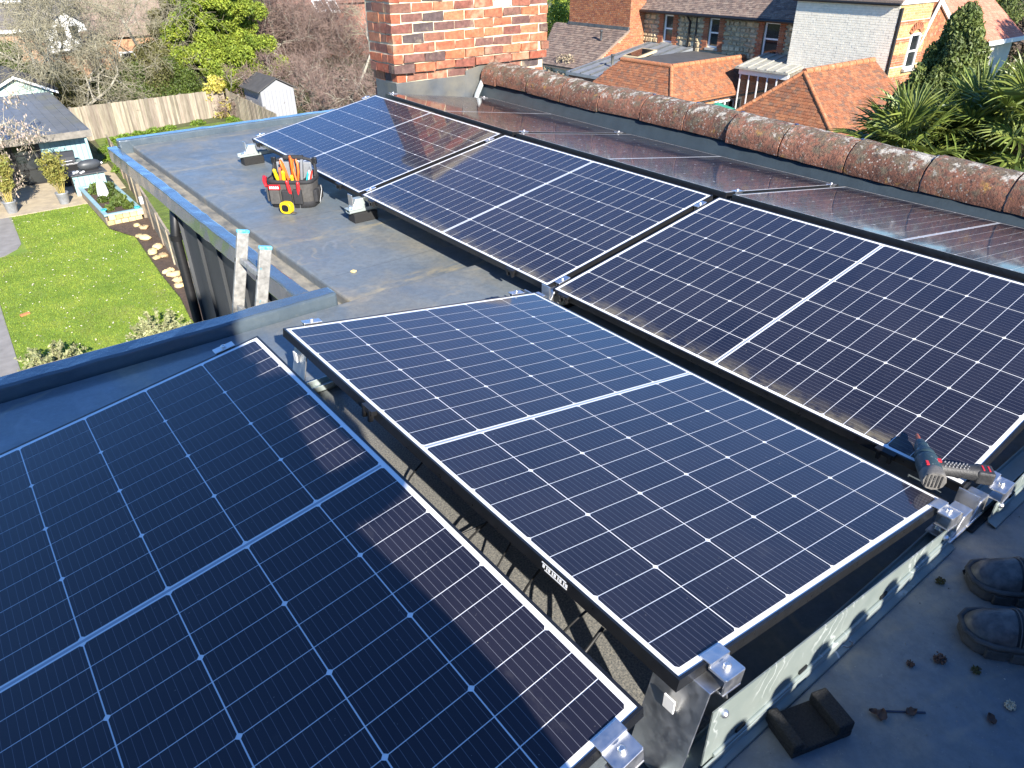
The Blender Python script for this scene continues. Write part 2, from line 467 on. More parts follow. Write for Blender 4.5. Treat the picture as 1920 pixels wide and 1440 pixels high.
# ------------------------------------------------------------------ solar panels
PW, PL, PT = 1.134, 1.762, 0.030
CW, CG, RH, RG, MID = 0.1802, 0.0029, 0.0688, 0.0023, 0.018
def cell_mesh(kind, mat):
    w, h, c = CW / 2, RH / 2, 0.0058
    if kind == 'top': pts = [(-w, -h), (w, -h), (w, h - c), (w - c, h), (-w + c, h), (-w, h - c)]
    elif kind == 'bot': pts = [(-w + c, -h), (w - c, -h), (w, -h + c), (w, h), (-w, h), (-w, -h + c)]
    else: pts = [(-w, -h), (w, -h), (w, h), (-w, h)]
    m = MB(); m.prism([(a, b, -0.0004) for a, b in pts], (0, 0, 0.0004))
    return m.mesh('cell', mat)
CELLS = {k: {q: cell_mesh(q, mm) for q in ('top', 'mid', 'bot')} for k, mm in (('a', M_CELL), ('b', M_CELL2), ('c', M_CELL3))}
def frame_mesh():
    m = MB(); w, l = PW / 2, PL / 2; lip = 0.0065
    o = [(-w, -l), (w, -l), (w, l), (-w, l)]; i = [(-w + lip, -l + lip), (w - lip, -l + lip), (w - lip, l - lip), (-w + lip, l - lip)]
    lo = [(-w + 0.028, -l + 0.028), (w - 0.028, -l + 0.028), (w - 0.028, l - 0.028), (-w + 0.028, l - 0.028)]
    vs = [(*q, 0) for q in o] + [(*q, 0) for q in i] + [(*q, -0.002) for q in i] + [(*q, -PT) for q in o] + [(*q, -PT) for q in lo]
    fs = []
    for k in range(4):
        j = (k + 1) % 4
        fs += [(k, j, 4 + j, 4 + k), (4 + k, 4 + j, 8 + j, 8 + k), (j, k, 12 + k, 12 + j), (12 + j, 12 + k, 16 + k, 16 + j)]
    m.add(vs, fs); return m.mesh('frame', M_FRAME)
FRAME = frame_mesh()
mb = MB(); mb.box((-PW / 2 + 0.0055, -PL / 2 + 0.0055, -0.006), (PW / 2 - 0.0055, PL / 2 - 0.0055, -0.0016)); BACK = mb.mesh('backsheet', M_BACK)
M_BUS = pmat('ribbon', (0.34, 0.37, 0.41), 0.35, metal=0.4)
mb = MB(); mb.box((-PW / 2 + 0.02, -0.0035, -0.0016), (PW / 2 - 0.02, 0.0035, -0.0012)); BUS = mb.mesh('busbar', M_BUS)
mb = MB()
mb.box((-0.014, -0.03, -0.012), (0.004, 0.03, 0.0022)); mb.box((-0.016, -0.022, -0.034), (-0.002, -0.012, 0.001)); mb.box((-0.016, 0.012, -0.034), (-0.002, 0.022, 0.001))
CLIP = mb.mesh('cable_clip', M_BLACK)
LBL = MB(); 
for j in range(9): LBL.box((-0.0004, -0.040 + j * 0.009, -0.004), (0.0002, -0.040 + j * 0.009 + 0.006 - 0.003 * (j % 2), 0.004))
LBL.box((-0.0004, -0.04, -0.0085), (0.0002, 0.03, -0.006)); LBL.box((-0.0004, -0.035, 0.006), (0.0002, 0.042, 0.0085))
LABEL = LBL.mesh('sticker', M_WHITEPAINT)
def solar_panel(label, center, tilt, slope, kind, clips=()):
    r = thing('solar_panel', label, 'solar panel', center, (math.atan(slope), tilt, 0), 'solar panels on the flat roof')
    inst('frame', FRAME, r); inst('backsheet', BACK, r); inst('busbar', BUS, r)
    cs = CELLS[kind]
    half = 12 * RH + 11 * RG
    for i in range(6):
        x = (i - 2.5) * (CW + CG)
        for h in (0, 1):
            for j in range(12):
                y0 = (MID / 2 + RH / 2 + j * (RH + RG)) * (1 if h else -1)
                q = j % 3
                if q == 1: c = 'mid'
                elif (q == 2) == (h == 1): c = 'top'
                else: c = 'bot'
                inst('cell', cs[c], r, (x, y0, -0.0010))
    for sx, yy in clips:
        o = inst('cable_clip', CLIP, r, (sx * (PW / 2 + 0.003), yy, 0), (0, 0, 0 if sx < 0 else math.pi))
    return r
T1, T2, T3 = 0.1592, 0.1787, 0.1422
def zrow(y): return -0.0045 * y + 0.0185 * max(0, y - 1.0)
def ctr(xh, zh, yfar, t, sign):
    ym = yfar - PL / 2
    return (xh + sign * PW / 2 * math.cos(t), ym, zh - PW / 2 * math.sin(t)), ym
c, ym = ctr(0.0, 0.0, 0.0, T1, 1)
pc = solar_panel('fully sunlit dark solar panel in the middle foreground, nearest the metal side plate', c, T1, 0.0, 'a', [(-1, 0.25)])
inst('sticker', LABEL, pc, (-PW / 2 - 0.0004, -0.545, -0.014))
c, ym = ctr(-0.0883, -0.002, 0.004, T1, -1)
solar_panel('deep blue shaded solar panel filling the lower left foreground', c, -T1, 0.0, 'a')
STEP = PL + 0.039
labs2 = ['solar panel beside the tool bag at the far end of the long row',
         'middle solar panel of the long row, between the tool bag and the drill',
         'large dusty-edged solar panel with the cordless drill on its near corner']
for k in range(3):
    yf = 3.603 - k * STEP; ym = yf - PL / 2
    s = (zrow(yf) - zrow(yf - PL)) / PL
    c = (2.3405 - PW / 2 * math.cos(T2), ym, 0.0082 - PW / 2 * math.sin(T2) + (zrow(yf) + zrow(yf - PL)) / 2)
    solar_panel(labs2[k], c, -T2, s, 'b', [(-1, 0.74), (-1, -0.62)] if k != 2 else [(-1, 0.80), (-1, -0.66)])
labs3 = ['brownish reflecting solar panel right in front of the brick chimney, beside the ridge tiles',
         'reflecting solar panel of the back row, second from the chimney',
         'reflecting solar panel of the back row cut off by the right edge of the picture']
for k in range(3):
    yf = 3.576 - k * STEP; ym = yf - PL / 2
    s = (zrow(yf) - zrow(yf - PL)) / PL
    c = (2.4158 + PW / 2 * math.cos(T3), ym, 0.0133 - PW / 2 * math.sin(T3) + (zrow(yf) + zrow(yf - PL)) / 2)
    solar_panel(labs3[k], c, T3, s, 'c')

# ------------------------------------------------------------------ mounting rails, brackets, clamps
def surf(x, y):
    """top of the panel rows at x"""
    if x < -0.044: return -0.002 + (x + 0.0883) * math.tan(T1) if x < -0.088 else -0.002
    if x < 1.17: return -max(0, x) * math.tan(T1)
    if x < 2.38: return 0.0082 + min(0, x - 2.3405) * math.tan(T2) + zrow(y)
    return 0.0133 - max(0, x - 2.4158) * math.tan(T3) + zrow(y)
def tilt_at(x):
    return -T1 if x < -0.04 else T1 if x < 1.17 else -T2 if x < 2.38 else T3
def clamp(root, x, y, oy, big=False):
    """end or mid clamp: hooked plate on the frame, web down to the rail, bolt"""
    X, Y, Z = root.location
    z = surf(x, y); t = tilt_at(x)
    m = MB()
    if big:
        m.box((-0.03, -0.008, 0.0008), (0.03, 0.016, 0.0045)); m.box((-0.03, -0.046, -0.010), (0.03, -0.006, -0.004))
        m.box((-0.03, -0.010, -0.010), (0.03, -0.006, 0.0045)); m.box((-0.028, -0.048, -0.042), (0.028, -0.043, -0.004)); m.box((-0.028, -0.049, -0.044), (0.028, -0.01, -0.040))
    else:
        m.box((-0.034, -0.016, 0.0008), (0.034, 0.016, 0.0052)); m.box((-0.03, -0.013, -0.045), (0.03, -0.009, 0.002)); m.box((-0.03, 0.009, -0.045), (0.03, 0.013, 0.002))
    o = m.build('clamp', M_ALU, root, bevel=0.0012, loc=(x - X, y + oy - Y, z - Z), rot=(0, t, 0))
    b = MB().lathe([(0.0065, 0), (0.0075, 0.003), (0.0075, 0.007), (0.004, 0.009)], 12)
    b.build('bolt', M_ALU, o, loc=(0, -0.026 if big else 0, -0.004 if big else 0.005))
    return o
def peak_bracket(root, x, y, ztop, w=0.13, lean=0.06):
    X, Y, Z = root.location
    m = MB()
    x0, x1 = x, x - lean
    m.prism([(x0 - X, y - Y, ztop - Z), (x0 - X, y + w - Y, ztop - Z), (x1 - X, y + w - Y, ZN + 0.014 - Z), (x1 - X, y - Y, ZN + 0.014 - Z)], (0.004, 0, 0))
    m.prism([(x0 - X, y - Y, ztop - Z), (x0 + 0.05 - X, y - Y, ztop - 0.008 - Z), (x0 + 0.05 - X, y + w - Y, ztop - 0.008 - Z), (x0 - X, y + w - Y, ztop - Z)], (0, 0, -0.004))
    m.prism([(x0 + 0.046 - X, y - Y, ztop - 0.01 - Z), (x0 + 0.046 - X, y + w - Y, ztop - 0.01 - Z), (x0 + 0.11 - X, y + w - Y, ZN + 0.03 - Z), (x0 + 0.11 - X, y - Y, ZN + 0.03 - Z)], (0.004, 0, 0))
    o = m.build('peak_bracket', M_ALU, root, bevel=0.001)
    MB().box((x0 - 0.030 - X, y + 0.050 - Y, ztop - 0.09 - Z), (x0 - 0.026 - X, y + 0.075 - Y, ztop - 0.055 - Z)).build('bracket_sticker', M_WHITEPAINT, o)
    return o
rail_labels = ['low galvanised rail under the near ends of the foreground panels, by the drill',
               'galvanised rail under the far ends of the foreground panels',
               'galvanised rail end and foot sticking out beside the tool bag',
               'galvanised rail foot under the farthest panel corner, left of the chimney']
rails = []
for k, (yy, xa, xb) in enumerate([(-1.785, -1.35, 3.55), (0.020, -1.35, 3.55), (1.822, 1.13, 3.55), (3.612, 1.10, 3.55)]):
    zr = ZN if k < 2 else ZF + 0.05
    r = thing('mounting_rail', rail_labels[k], 'mounting rail', (xa, yy, ZN if k < 2 else ZF), group='rails carrying the solar panels')
    rails.append(r)
    X, Y, Z = r.location
    m = MB(); m.box((0, -0.028, zr + 0.008 - Z), (xb - xa, 0.028, zr + 0.014 - Z)); m.box((0, -0.028, zr + 0.008 - Z), (xb - xa, -0.024, zr + 0.035 - Z)); m.box((0, 0.024, zr + 0.008 - Z), (xb - xa, 0.028, zr + 0.035 - Z))
    m.build('rail', M_GALV, r, bevel=0.001)
    for xp in ([0.02, 1.05, 2.0, 3.0] if k >= 2 else [0.15, 1.2, 2.55, 3.7, 4.7]):
        MB().box((xp, -0.045, 0.0), (xp + 0.16, 0.045, zr + 0.008 - Z)).build('rubber_pad', M_RUBBER, r, bevel=0.004)
    # low brackets where two rows meet or a row ends
    for xl in ([1.145, 1.245] if k < 2 else [1.20]):
        m = MB()
        m.prism([(xl - 0.055 - X, -0.03, zr + 0.036 - Z), (xl + 0.045 - X, -0.03, zr + 0.036 - Z), (xl + 0.03 - X, -0.03, -0.205 - Z), (xl - 0.02 - X, -0.03, -0.205 - Z)], (0, 0.05, 0))
        m.box((xl - 0.075 - X, -0.034, zr + 0.030 - Z), (xl + 0.02 - X, 0.034, zr + 0.0375 - Z))
        o = m.build('low_bracket', M_GALV if k >= 2 else M_ALU, r, bevel=0.003)
        MB().lathe([(0.010, 0), (0.010, 0.006), (0.005, 0.010)], 8).build('bolt', M_ALU, o, loc=(xl - 0.05 - X, 0.0, zr + 0.038 - Z))
        MB().box((xl - 0.045 - X, -0.028, zr + 0.04 - Z), (xl - 0.04 - X, 0.028, -0.178 - Z)).build('upright_plate', M_ALU, r, bevel=0.001)
    if k < 2:
        peak_bracket(r, 0.045, -1.80 if k == 0 else -0.085, -0.036, 0.12 if k == 0 else 0.10)
    peak_bracket(r, 2.40, yy - 0.05, -0.03 + zrow(yy), 0.1)
    if k == 0:
        for x in (0.105, 1.075): clamp(r, x, -1.762, 0.0, True)
        clamp(r, -0.165, -1.758, 0.0, True); clamp(r, 1.30, -1.80, 0.0, True)
    elif k == 1:
        for x in (0.11, 1.03): clamp(r, x, 0.016, 0.0)
        clamp(r, -0.20, 0.020, 0.0)
        for x in (1.30, 2.22, 2.52, 3.46): clamp(r, x, 0.0205, 0.0)
    elif k == 2:
        for x in (1.30, 2.22, 2.52, 3.46): clamp(r, x, 1.8215, 0.0)
    else:
        for x in (1.30, 2.25): clamp(r, x, 3.619, 0.0)
        for x in (2.50, 3.46): clamp(r, x, 3.592, 0.0)
# side plates closing the near ends
def rail_paint():
    m, nt, b = new_mat('chalked_galvanised')
    P = wpos(nt)
    c = ramp(nt, noise(nt, P, 11, 5), [(0.3, (0.20, 0.24, 0.225)), (0.7, (0.265, 0.30, 0.28))])
    w = nt.nodes.new('ShaderNodeTexWave'); w.inputs['Scale'].default_value = 9; w.inputs['Distortion'].default_value = 14
    w.inputs['Detail'].default_value = 3; w.inputs['Detail Scale'].default_value = 1.2
    nt.links.new(P, w.inputs['Vector'])
    s = mth(nt, 'MULTIPLY', framp(nt, w.outputs['Fac'], 0.9, 0.98), framp(nt, noise(nt, P, 5, 4), 0.5, 0.6))
    c = mixc(nt, mth(nt, 'MULTIPLY', s, 0.55), c, (0.62, 0.66, 0.65))
    nt.links.new(c, b.inputs['Base Color']); b.inputs['Roughness'].default_value = 0.42; b.inputs['Metallic'].default_value = 0.3
    nt.links.new(bump(nt, noise(nt, P, 40, 4), 0.06, 0.002), b.inputs['Normal'])
    return m
M_PLATE = rail_paint()
def side_plate(label, x0, x1, y, ztop0, ztop1):
    r = thing('side_plate', label, 'side plate', (x0, y, ZN), group='metal side plates at the near panel ends')
    L = x1 - x0; n = 24
    h0, h1 = ztop0 - ZN, ztop1 - ZN
    zb = 0.030   # where the fold to the scalloped lower flange starts
    # upper web
    m = MB(); m.prism([(0, 0, zb), (L, 0, zb), (L, 0, h1), (0, 0, h0)], (0, 0.003, 0)); m.build('web', M_PLATE, r)
    # embossed rib along the fold
    m = MB(); m.tube([(0.03, -0.001, zb + 0.012), (L * 0.5, -0.003, zb + 0.012), (L - 0.03, -0.001, zb + 0.012)], 0.006, 8); m.build('rib', M_PLATE, r)
    # lower flange with pressed hollows
    vs = []; fs = []
    for i in range(n * 3 + 1):
        t = i / (n * 3); x = L * t
        s = 0.5 + 0.5 * math.sin(t * L * 2 * math.pi / 0.155 + 0.6); s = s * s * (3 - 2 * s)
        vs += [(x, 0.0, zb + 0.004), (x, -0.004 + 0.010 * s, zb - 0.006), (x, -0.010 + 0.012 * s, 0.013), (x, -0.020, 0.008), (x, -0.022, 0.003)]
    for i in range(n * 3):
        for q in range(4):
            a = i * 5 + q; fs.append((a, a + 1, a + 6, a + 5))
    m = MB(); m.add(vs, fs, True); o = m.build('flange', M_PLATE, r)
    so_ = o.modifiers.new('solid', 'SOLIDIFY'); so_.thickness = 0.002
    for xs in (0.10, 0.32, 0.66):
        if xs < L: MB().box((xs, -0.0045, zb + 0.020), (xs + 0.028, -0.0005, zb + 0.030)).build('slot', M_BLACK, r)
    for xs in (0.035, L - 0.05):
        MB().lathe([(0.009, 0), (0.009, 0.006), (0.005, 0.01)], 10, Matrix.Translation((xs, -0.0, h0 + (h1 - h0) * xs / L - 0.025)) @ Matrix.Rotation(math.pi / 2, 4, 'X')).build('bolt', M_ALU, r)
    return r
side_plate('chalk-marked pale metal side plate under the near end of the middle panel', 0.06, 1.10, -1.806, -0.098, -0.222)
side_plate('pale metal side plate under the panel with the drill, at the right edge', 1.27, 2.36, -1.840, -0.222, -0.05)
side_plate('pale metal side plate under the near end of the shaded panel', -1.16, -0.16, -1.808, -0.222, -0.10)

# inverter with cooling fins and cables in the gap
r = thing('micro_inverter', 'black finned inverter box hanging under the near corner of the middle panel', 'inverter', (0.075, -1.555, -0.075))
MB().box((0, -0.10, -0.045), (0.05, 0.10, -0.010)).build('housing', M_BLACK, r, bevel=0.004)
for j in range(8): MB().box((-0.018, -0.10, -0.044 + j * 0.0052), (0.001, 0.10, -0.0415 + j * 0.0052)).build('fin', M_BLACK, r)
def cable(label, pts, rad=0.0035):
    # smooth the polyline
    P = [Vector(q) for q in pts]; out = []
    for i in range(len(P) - 1):
        p0 = P[max(i - 1, 0)]; p1 = P[i]; p2 = P[i + 1]; p3 = P[min(i + 2, len(P) - 1)]
        for s in range(6):
            t = s / 6
            out.append(0.5 * ((2 * p1) + (-p0 + p2) * t + (2 * p0 - 5 * p1 + 4 * p2 - p3) * t * t + (-p0 + 3 * p1 - 3 * p2 + p3) * t ** 3))
    out.append(P[-1])
    o = MB().tube(out, rad, 6).build('cable', M_CABLE)
    return tag(o, label, 'cable', 'black cables in the gap between the panels')
zc = ZN + 0.004
cable('black cable curling out far up the gap between the two foreground panels', [(0.20, -0.62, zc + 0.05), (0.06, -0.68, zc + 0.02), (0.0, -0.80, zc), (0.02, -0.93, zc), (0.18, -0.98, zc + 0.03)])
cable('black cable dropping steeply across the middle of the gap', [(0.12, -1.02, zc + 0.08), (0.0, -1.05, zc + 0.06), (-0.08, -1.10, zc + 0.02), (-0.2, -1.16, zc)])
cable('thin grey-black cable crossing the gap below the steep one', [(0.16, -1.10, zc + 0.09), (0.03, -1.16, zc + 0.05), (-0.09, -1.20, zc)], 0.0028)
cable('black looping cable near the sticker end of the gap', [(0.15, -1.22, zc + 0.06), (0.03, -1.27, zc + 0.05), (-0.04, -1.36, zc + 0.02), (-0.16, -1.40, zc)])
cable('straight black cable reaching under the middle panel near its sticker', [(-0.16, -1.42, zc + 0.01), (-0.02, -1.42, zc + 0.05), (0.06, -1.44, zc + 0.12), (0.12, -1.46, zc + 0.16)])
cable('thick black cable with plug at the near end of the gap', [(-0.14, -1.52, zc + 0.04), (0.0, -1.50, zc + 0.07), (0.08, -1.50, zc + 0.13)], 0.005)
# ------------------------------------------------------------------ chimney
def brick_mat(name, cols, mortar=(0.62, 0.55, 0.38), smear=0.5, island=False):
    m, nt, b = new_mat(name)
    P = wpos(nt)
    if island: rnd = nt.nodes.new('ShaderNodeNewGeometry').outputs['Random Per Island']
    else: rnd = nt.nodes.new('ShaderNodeObjectInfo').outputs['Random']
    st = [((i + 0.5) / len(cols), c) for i, c in enumerate(cols)]
    c = ramp(nt, rnd, st)
    n1 = noise(nt, P, 26, 6, 0.65)
    hs = nt.nodes.new('ShaderNodeHueSaturation'); nt.links.new(c, hs.inputs['Color'])
    nt.links.new(framp(nt, n1, 0.3, 0.7, 0.6, 1.35), hs.inputs['Value']); c = hs.outputs[0]
    dk = framp(nt, noise(nt, P, 60, 5, 0.7), 0.58, 0.72)
    c = mixc(nt, mth(nt, 'MULTIPLY', dk, 0.6), c, (0.045, 0.035, 0.035))
    if smear:
        s = framp(nt, noise(nt, P, 7, 6, 0.65), 0.54, 0.68)
        c = mixc(nt, mth(nt, 'MULTIPLY', s, smear), c, mortar)
    nt.links.new(c, b.inputs['Base Color']); b.inputs['Roughness'].default_value = 0.85
    nt.links.new(bump(nt, noise(nt, P, 70, 6, 0.7), 0.6, 0.006), b.inputs['Normal'])
    return m
M_BRICK = brick_mat('old_red_brick', [(0.37, 0.105, 0.045), (0.11, 0.058, 0.05), (0.43, 0.145, 0.06), (0.055, 0.045, 0.045), (0.30, 0.075, 0.035), (0.36, 0.14, 0.065), (0.12, 0.06, 0.05), (0.35, 0.10, 0.042), (0.17, 0.07, 0.05), (0.38, 0.12, 0.055), (0.07, 0.05, 0.048)], mortar=(0.34, 0.27, 0.17), smear=0.55)
M_MORTAR = pmat('lime_mortar', (0.62, 0.53, 0.36), 0.9, col2=(0.46, 0.39, 0.27), scale=14, bmp=0.6, bscale=50, bdist=0.008)
CX0, CX1, CY0, CY1 = 2.735, 4.535, 3.95, 4.42
r = thing('chimney', 'big weathered red brick chimney stack with lead flashing at the top centre', 'chimney', (CX0, CY0, ZF))
cz = lambda z: z - ZF
SP = 0.185                 # underside of the oversailing course
mb = MB(); mb.box((0.036, 0.036, 0), (CX1 - CX0 - 0.036, CY1 - CY0 - 0.036, cz(SP)))
mb.box((0.008, 0.008, cz(SP) + 0.006), (CX1 - CX0 - 0.008, CY1 - CY0 - 0.008, cz(1.05)))
mb.build('mortar_core', M_MORTAR, r)
mb = MB(); mb.box((-0.05, -0.05, cz(1.05)), (CX1 - CX0 + 0.05, CY1 - CY0 + 0.05, cz(1.12))); mb.build('chimney_cap', M_MORTAR, r, bevel=0.02)
BL, BH, BD = 0.214, 0.069, 0.10
def brick_meshes(n, L, H, D):
    out = []
    for i in range(n):
        m = MB(); bx = []
        j = lambda s=0.0035: random.gauss(0, s)
        vs = []
        for z in (0, H):
            for x, y in ((0, 0), (L, 0), (L, D), (0, D)):
                vs.append((x + j(), y + j(0.003), z + j()))
        m.add(vs, [(0,3,2,1),(4,5,6,7),(0,1,5,4),(1,2,6,5),(2,3,7,6),(3,0,4,7)])
        out.append(m.mesh('brick', M_BRICK))
    return out
BM = brick_meshes(5, BL, BH, BD); BHALF = brick_meshes(3, 0.102, BH, BD)
def bev(o, w=0.006):
    b = o.modifiers.new('bevel', 'BEVEL'); b.width = w; b.segments = 1; return o
z = -0.115; row = 0
pitch = 0.0815
while z < 0.96:
    low = z + BH < SP + 0.01
    ins = 0.030 if low else (-0.012 if z < SP + 0.03 else 0.0)
    W_ = CX1 - CX0
    # front face
    x = ins; first = row % 2 == 0
    if first: inst('brick', random.choice(BHALF), r, (x, ins, cz(z))); x += 0.112
    while x + BL <= W_ - ins + 0.02:
        o = inst('brick', random.choice(BM), r, (x, ins + random.gauss(0, 0.003), cz(z)), (0, random.gauss(0, 0.006), 0)); x += BL + 0.011
    if W_ - ins - x > 0.06:
        inst('brick', random.choice(BHALF), r, (W_ - ins - 0.104, ins, cz(z)))
    # left face (bricks turned, running away)
    yy = ins + (0.104 if not first else 0.104)
    ry = (CY1 - CY0)
    lens = [0.5, 1] if first else [1, 0.5]
    y0 = ins + 0.106
    for L_ in lens:
        me = random.choice(BM if L_ == 1 else BHALF)
        inst('brick', me, r, (ins + BD, y0, cz(z)), (0, 0, math.pi / 2), (1, 1, 1)); y0 += (BL if L_ == 1 else 0.102) + 0.011
    row += 1; z += pitch
# lead flashing: apron along the front, up the left side, stepped pieces
fl = MB()
fl.box((0.014, 0.012, cz(-0.34)), (0.80, 0.020, cz(0.046))); fl.box((0.014, 0.020, cz(-0.34)), (0.022, 0.40, cz(0.046)))
fl.build('lead_apron', M_LEAD, r, bevel=0.003)
fl = MB(); fl.prism([(0.80, 0.010, cz(-0.30)), (1.05, 0.010, cz(-0.05)), (1.22, 0.010, cz(0.20)), (0.98, 0.010, cz(0.16)), (0.93, 0.010, cz(0.115)), (0.78, 0.010, cz(0.085)), (0.77, 0.010, cz(-0.30))], (0, 0.006, 0))
fl.build('stepped_flashing', M_LEAD, r, bevel=0.002)

# ------------------------------------------------------------------ ridge of the main roof
def lichen_mat():
    m, nt, b = new_mat('lichened_clay')
    P = wpos(nt)
    rnd = nt.nodes.new('ShaderNodeObjectInfo').outputs['Random']
    c = ramp(nt, noise(nt, P, 9, 6, 0.65), [(0.3, (0.12, 0.055, 0.038)), (0.5, (0.24, 0.10, 0.06)), (0.72, (0.36, 0.165, 0.10))])
    hs = nt.nodes.new('ShaderNodeHueSaturation'); nt.links.new(c, hs.inputs['Color'])
    nt.links.new(framp(nt, rnd, 0, 1, 0.6, 1.15), hs.inputs['Value']); c = hs.outputs[0]
    nrm = nt.nodes.new('ShaderNodeNewGeometry'); sep = nt.nodes.new('ShaderNodeSeparateXYZ'); nt.links.new(nrm.outputs['Normal'], sep.inputs[0])
    up = framp(nt, sep.outputs[2], 0.25, 0.95, 0.0, 0.12)
    moss = framp(nt, mth(nt, 'ADD', noise(nt, P, 15, 6, 0.7), up), 0.52, 0.64)
    c = mixc(nt, mth(nt, 'MULTIPLY', moss, 0.8), c, (0.13, 0.115, 0.075))
    v = nt.nodes.new('ShaderNodeTexVoronoi'); v.inputs['Scale'].default_value = 52; v.inputs['Randomness'].default_value = 1
    nt.links.new(mapping(nt, P, scale=(1, 1, 1)), v.inputs['Vector'])
    nd = mth(nt, 'ADD', v.outputs['Distance'], mth(nt, 'MULTIPLY', noise(nt, P, 34, 6, 0.8), 1.1))
    sp = mth(nt, 'MULTIPLY', framp(nt, nd, 0.84, 0.70), framp(nt, noise(nt, P, 8.5, 5, 0.7), 0.42, 0.60))
    c = mixc(nt, mth(nt, 'MULTIPLY', sp, 0.85), c, (0.55, 0.53, 0.47))
    gd = framp(nt, noise(nt, mapping(nt, P, loc=(3, 1, 7)), 13, 5, 0.7), 0.61, 0.70)
    c = mixc(nt, mth(nt, 'MULTIPLY', gd, 0.7), c, (0.42, 0.24, 0.05))
    big = framp(nt, mth(nt, 'ADD', noise(nt, mapping(nt, P, loc=(9, 4, 2)), 11, 7, 0.72), up), 0.63, 0.70)
    c = mixc(nt, mth(nt, 'MULTIPLY', big, 0.85), c, (0.50, 0.47, 0.40))
    dkk = framp(nt, noise(nt, P, 44, 6, 0.8), 0.50, 0.60)
    c = mixc(nt, mth(nt, 'MULTIPLY', dkk, 0.75), c, (0.035, 0.028, 0.024))
    nt.links.new(c, b.inputs['Base Color']); b.inputs['Roughness'].default_value = 0.92
    nt.links.new(bump(nt, noise(nt, P, 55, 7, 0.75), 0.9, 0.012), b.inputs['Normal'])
    return m
M_LICHEN = lichen_mat()
joints = [(3.70, 3.688, -0.013), (3.70, 3.225, -0.019), (3.70, 2.766, -0.036), (3.70, 2.297, -0.050), (3.70, 1.822, -0.047), (3.70, 1.385, -0.050),
          (3.70, 0.985, -0.058), (3.70, 0.55, -0.073), (3.70, 0.079, -0.089), (3.70, -0.394, -0.102), (3.70, -0.849, -0.110), (3.70, -1.31, -0.12), (3.70, -1.78, -0.13), (3.70, -2.25, -0.14)]
joints = [(3.70, 3.925, -0.010)] + joints
root = thing('roof_ridge', 'long row of lichen-covered red half-round ridge tiles along the right side', 'roof ridge', (3.82, 1.0, ZN))
X, Y, Z = root.location
M_JOINT = pmat('ridge_joint_mortar', (0.62, 0.47, 0.36), 0.9, var=0.5, scale=30)
M_CLIPB = pmat('ridge_union_dark', (0.03, 0.05, 0.11), 0.4)
rr = 0.128
for i in range(len(joints) - 1):
    (x0, ya, za), (x1, yb, zb_) = joints[i], joints[i + 1]
    vs = []; fs = []; nseg = 18; nl = 7
    g = 0.006
    for j in range(nl + 1):
        t = j / nl; y = ya - g + (yb - ya + 2 * g) * t; zc_ = za + (zb_ - za) * t
        rad = rr + (0.003 * (1 - t))
        for k in range(nseg + 1):
            a = math.radians(-14) + math.radians(208) * k / nseg
            e = random.gauss(0, 0.0022)
            vs.append((math.cos(math.pi - a) * (rad + e), y - Y, zc_ + 0.012 + math.sin(a) * (rad + e) - Z))
    for j in range(nl):
        for k in range(nseg):
            q = j * (nseg + 1) + k; fs.append((q, q + 1, q + nseg + 2, q + nseg + 1))
    m = MB(); m.add(vs, fs, True)
    o = m.build('ridge_tile', M_LICHEN, root, loc=(random.gauss(0, 0.004), 0, random.gauss(0, 0.0035)), rot=(0, random.gauss(0, 0.02), 0))
    s_ = o.modifiers.new('solid', 'SOLIDIFY'); s_.thickness = 0.018; s_.offset = -1
    o.modifiers.new('split', 'EDGE_SPLIT').split_angle = 0.7
    # joint mortar ring and dry-ridge union clip
    arc = []
    for k in range(nseg + 1):
        a = math.radians(-12) + math.radians(204) * k / nseg
        e = random.gauss(0, 0.0008)
        arc.append((math.cos(math.pi - a) * (rr - 0.0085 + e), yb - Y + random.gauss(0, 0.001), zb_ + 0.012 + math.sin(a) * (rr - 0.0085 + e) - Z))
    MB().tube(arc, 0.0125, 6).build('joint', M_JOINT, root)
    if i > 2:
        m = MB(); m.cbox((0.01, yb - Y, zb_ + rr + 0.016 - Z), (0.05, 0.022, 0.016)); m.cbox((0.01, yb - Y, zb_ + rr + 0.026 - Z), (0.022, 0.022, 0.014)); m.build('ridge_clip', M_CLIPB, root, bevel=0.003)
# upstand between the flat roof and the ridge, with a ragged underlay edge
pts = []
mb = MB()
n = 60; vs = []; fs = []
for i in range(n + 1):
    y = 3.93 - 6.3 * i / n; zt = -0.02 - 0.021 * (3.9 - y)
    vs += [(3.545, y, ZF + 0.03), (3.60, y, ZN + 0.03 + random.gauss(0, 0.002)), (3.715 + random.gauss(0, 0.002), y, zt + 0.02), (3.80, y, zt + 0.03)]
for i in range(n):
    for k in range(3):
        a = i * 4 + k; fs.append((a, a + 1, a + 5, a + 4))
mb.add(vs, fs, True)
u = mb.build('roof_upstand', pmat('dark_upstand_coating', (0.034, 0.048, 0.057), 0.5, var=0.25, scale=9, bmp=0.3, bscale=40, bdist=0.006)); struct(u)
mb = MB(); vs = []; fs = []
for i in range(241):
    y = 3.9 - 6.2 * i / 240; zt = -0.02 - 0.021 * (3.9 - y)
    dr = 0.012 + 0.010 * random.random() ** 2
    vs += [(3.712, y, zt + 0.016), (3.700, y, zt - dr)]
for i in range(240): fs.append((2 * i, 2 * i + 1, 2 * i + 3, 2 * i + 2))
mb.add(vs, fs); o = mb.build('underlay_edge', M_BLACK, root); o.matrix_parent_inverse = Matrix.Translation((-X, -Y, -Z))
o.modifiers.new('solid', 'SOLIDIFY').thickness = 0.002
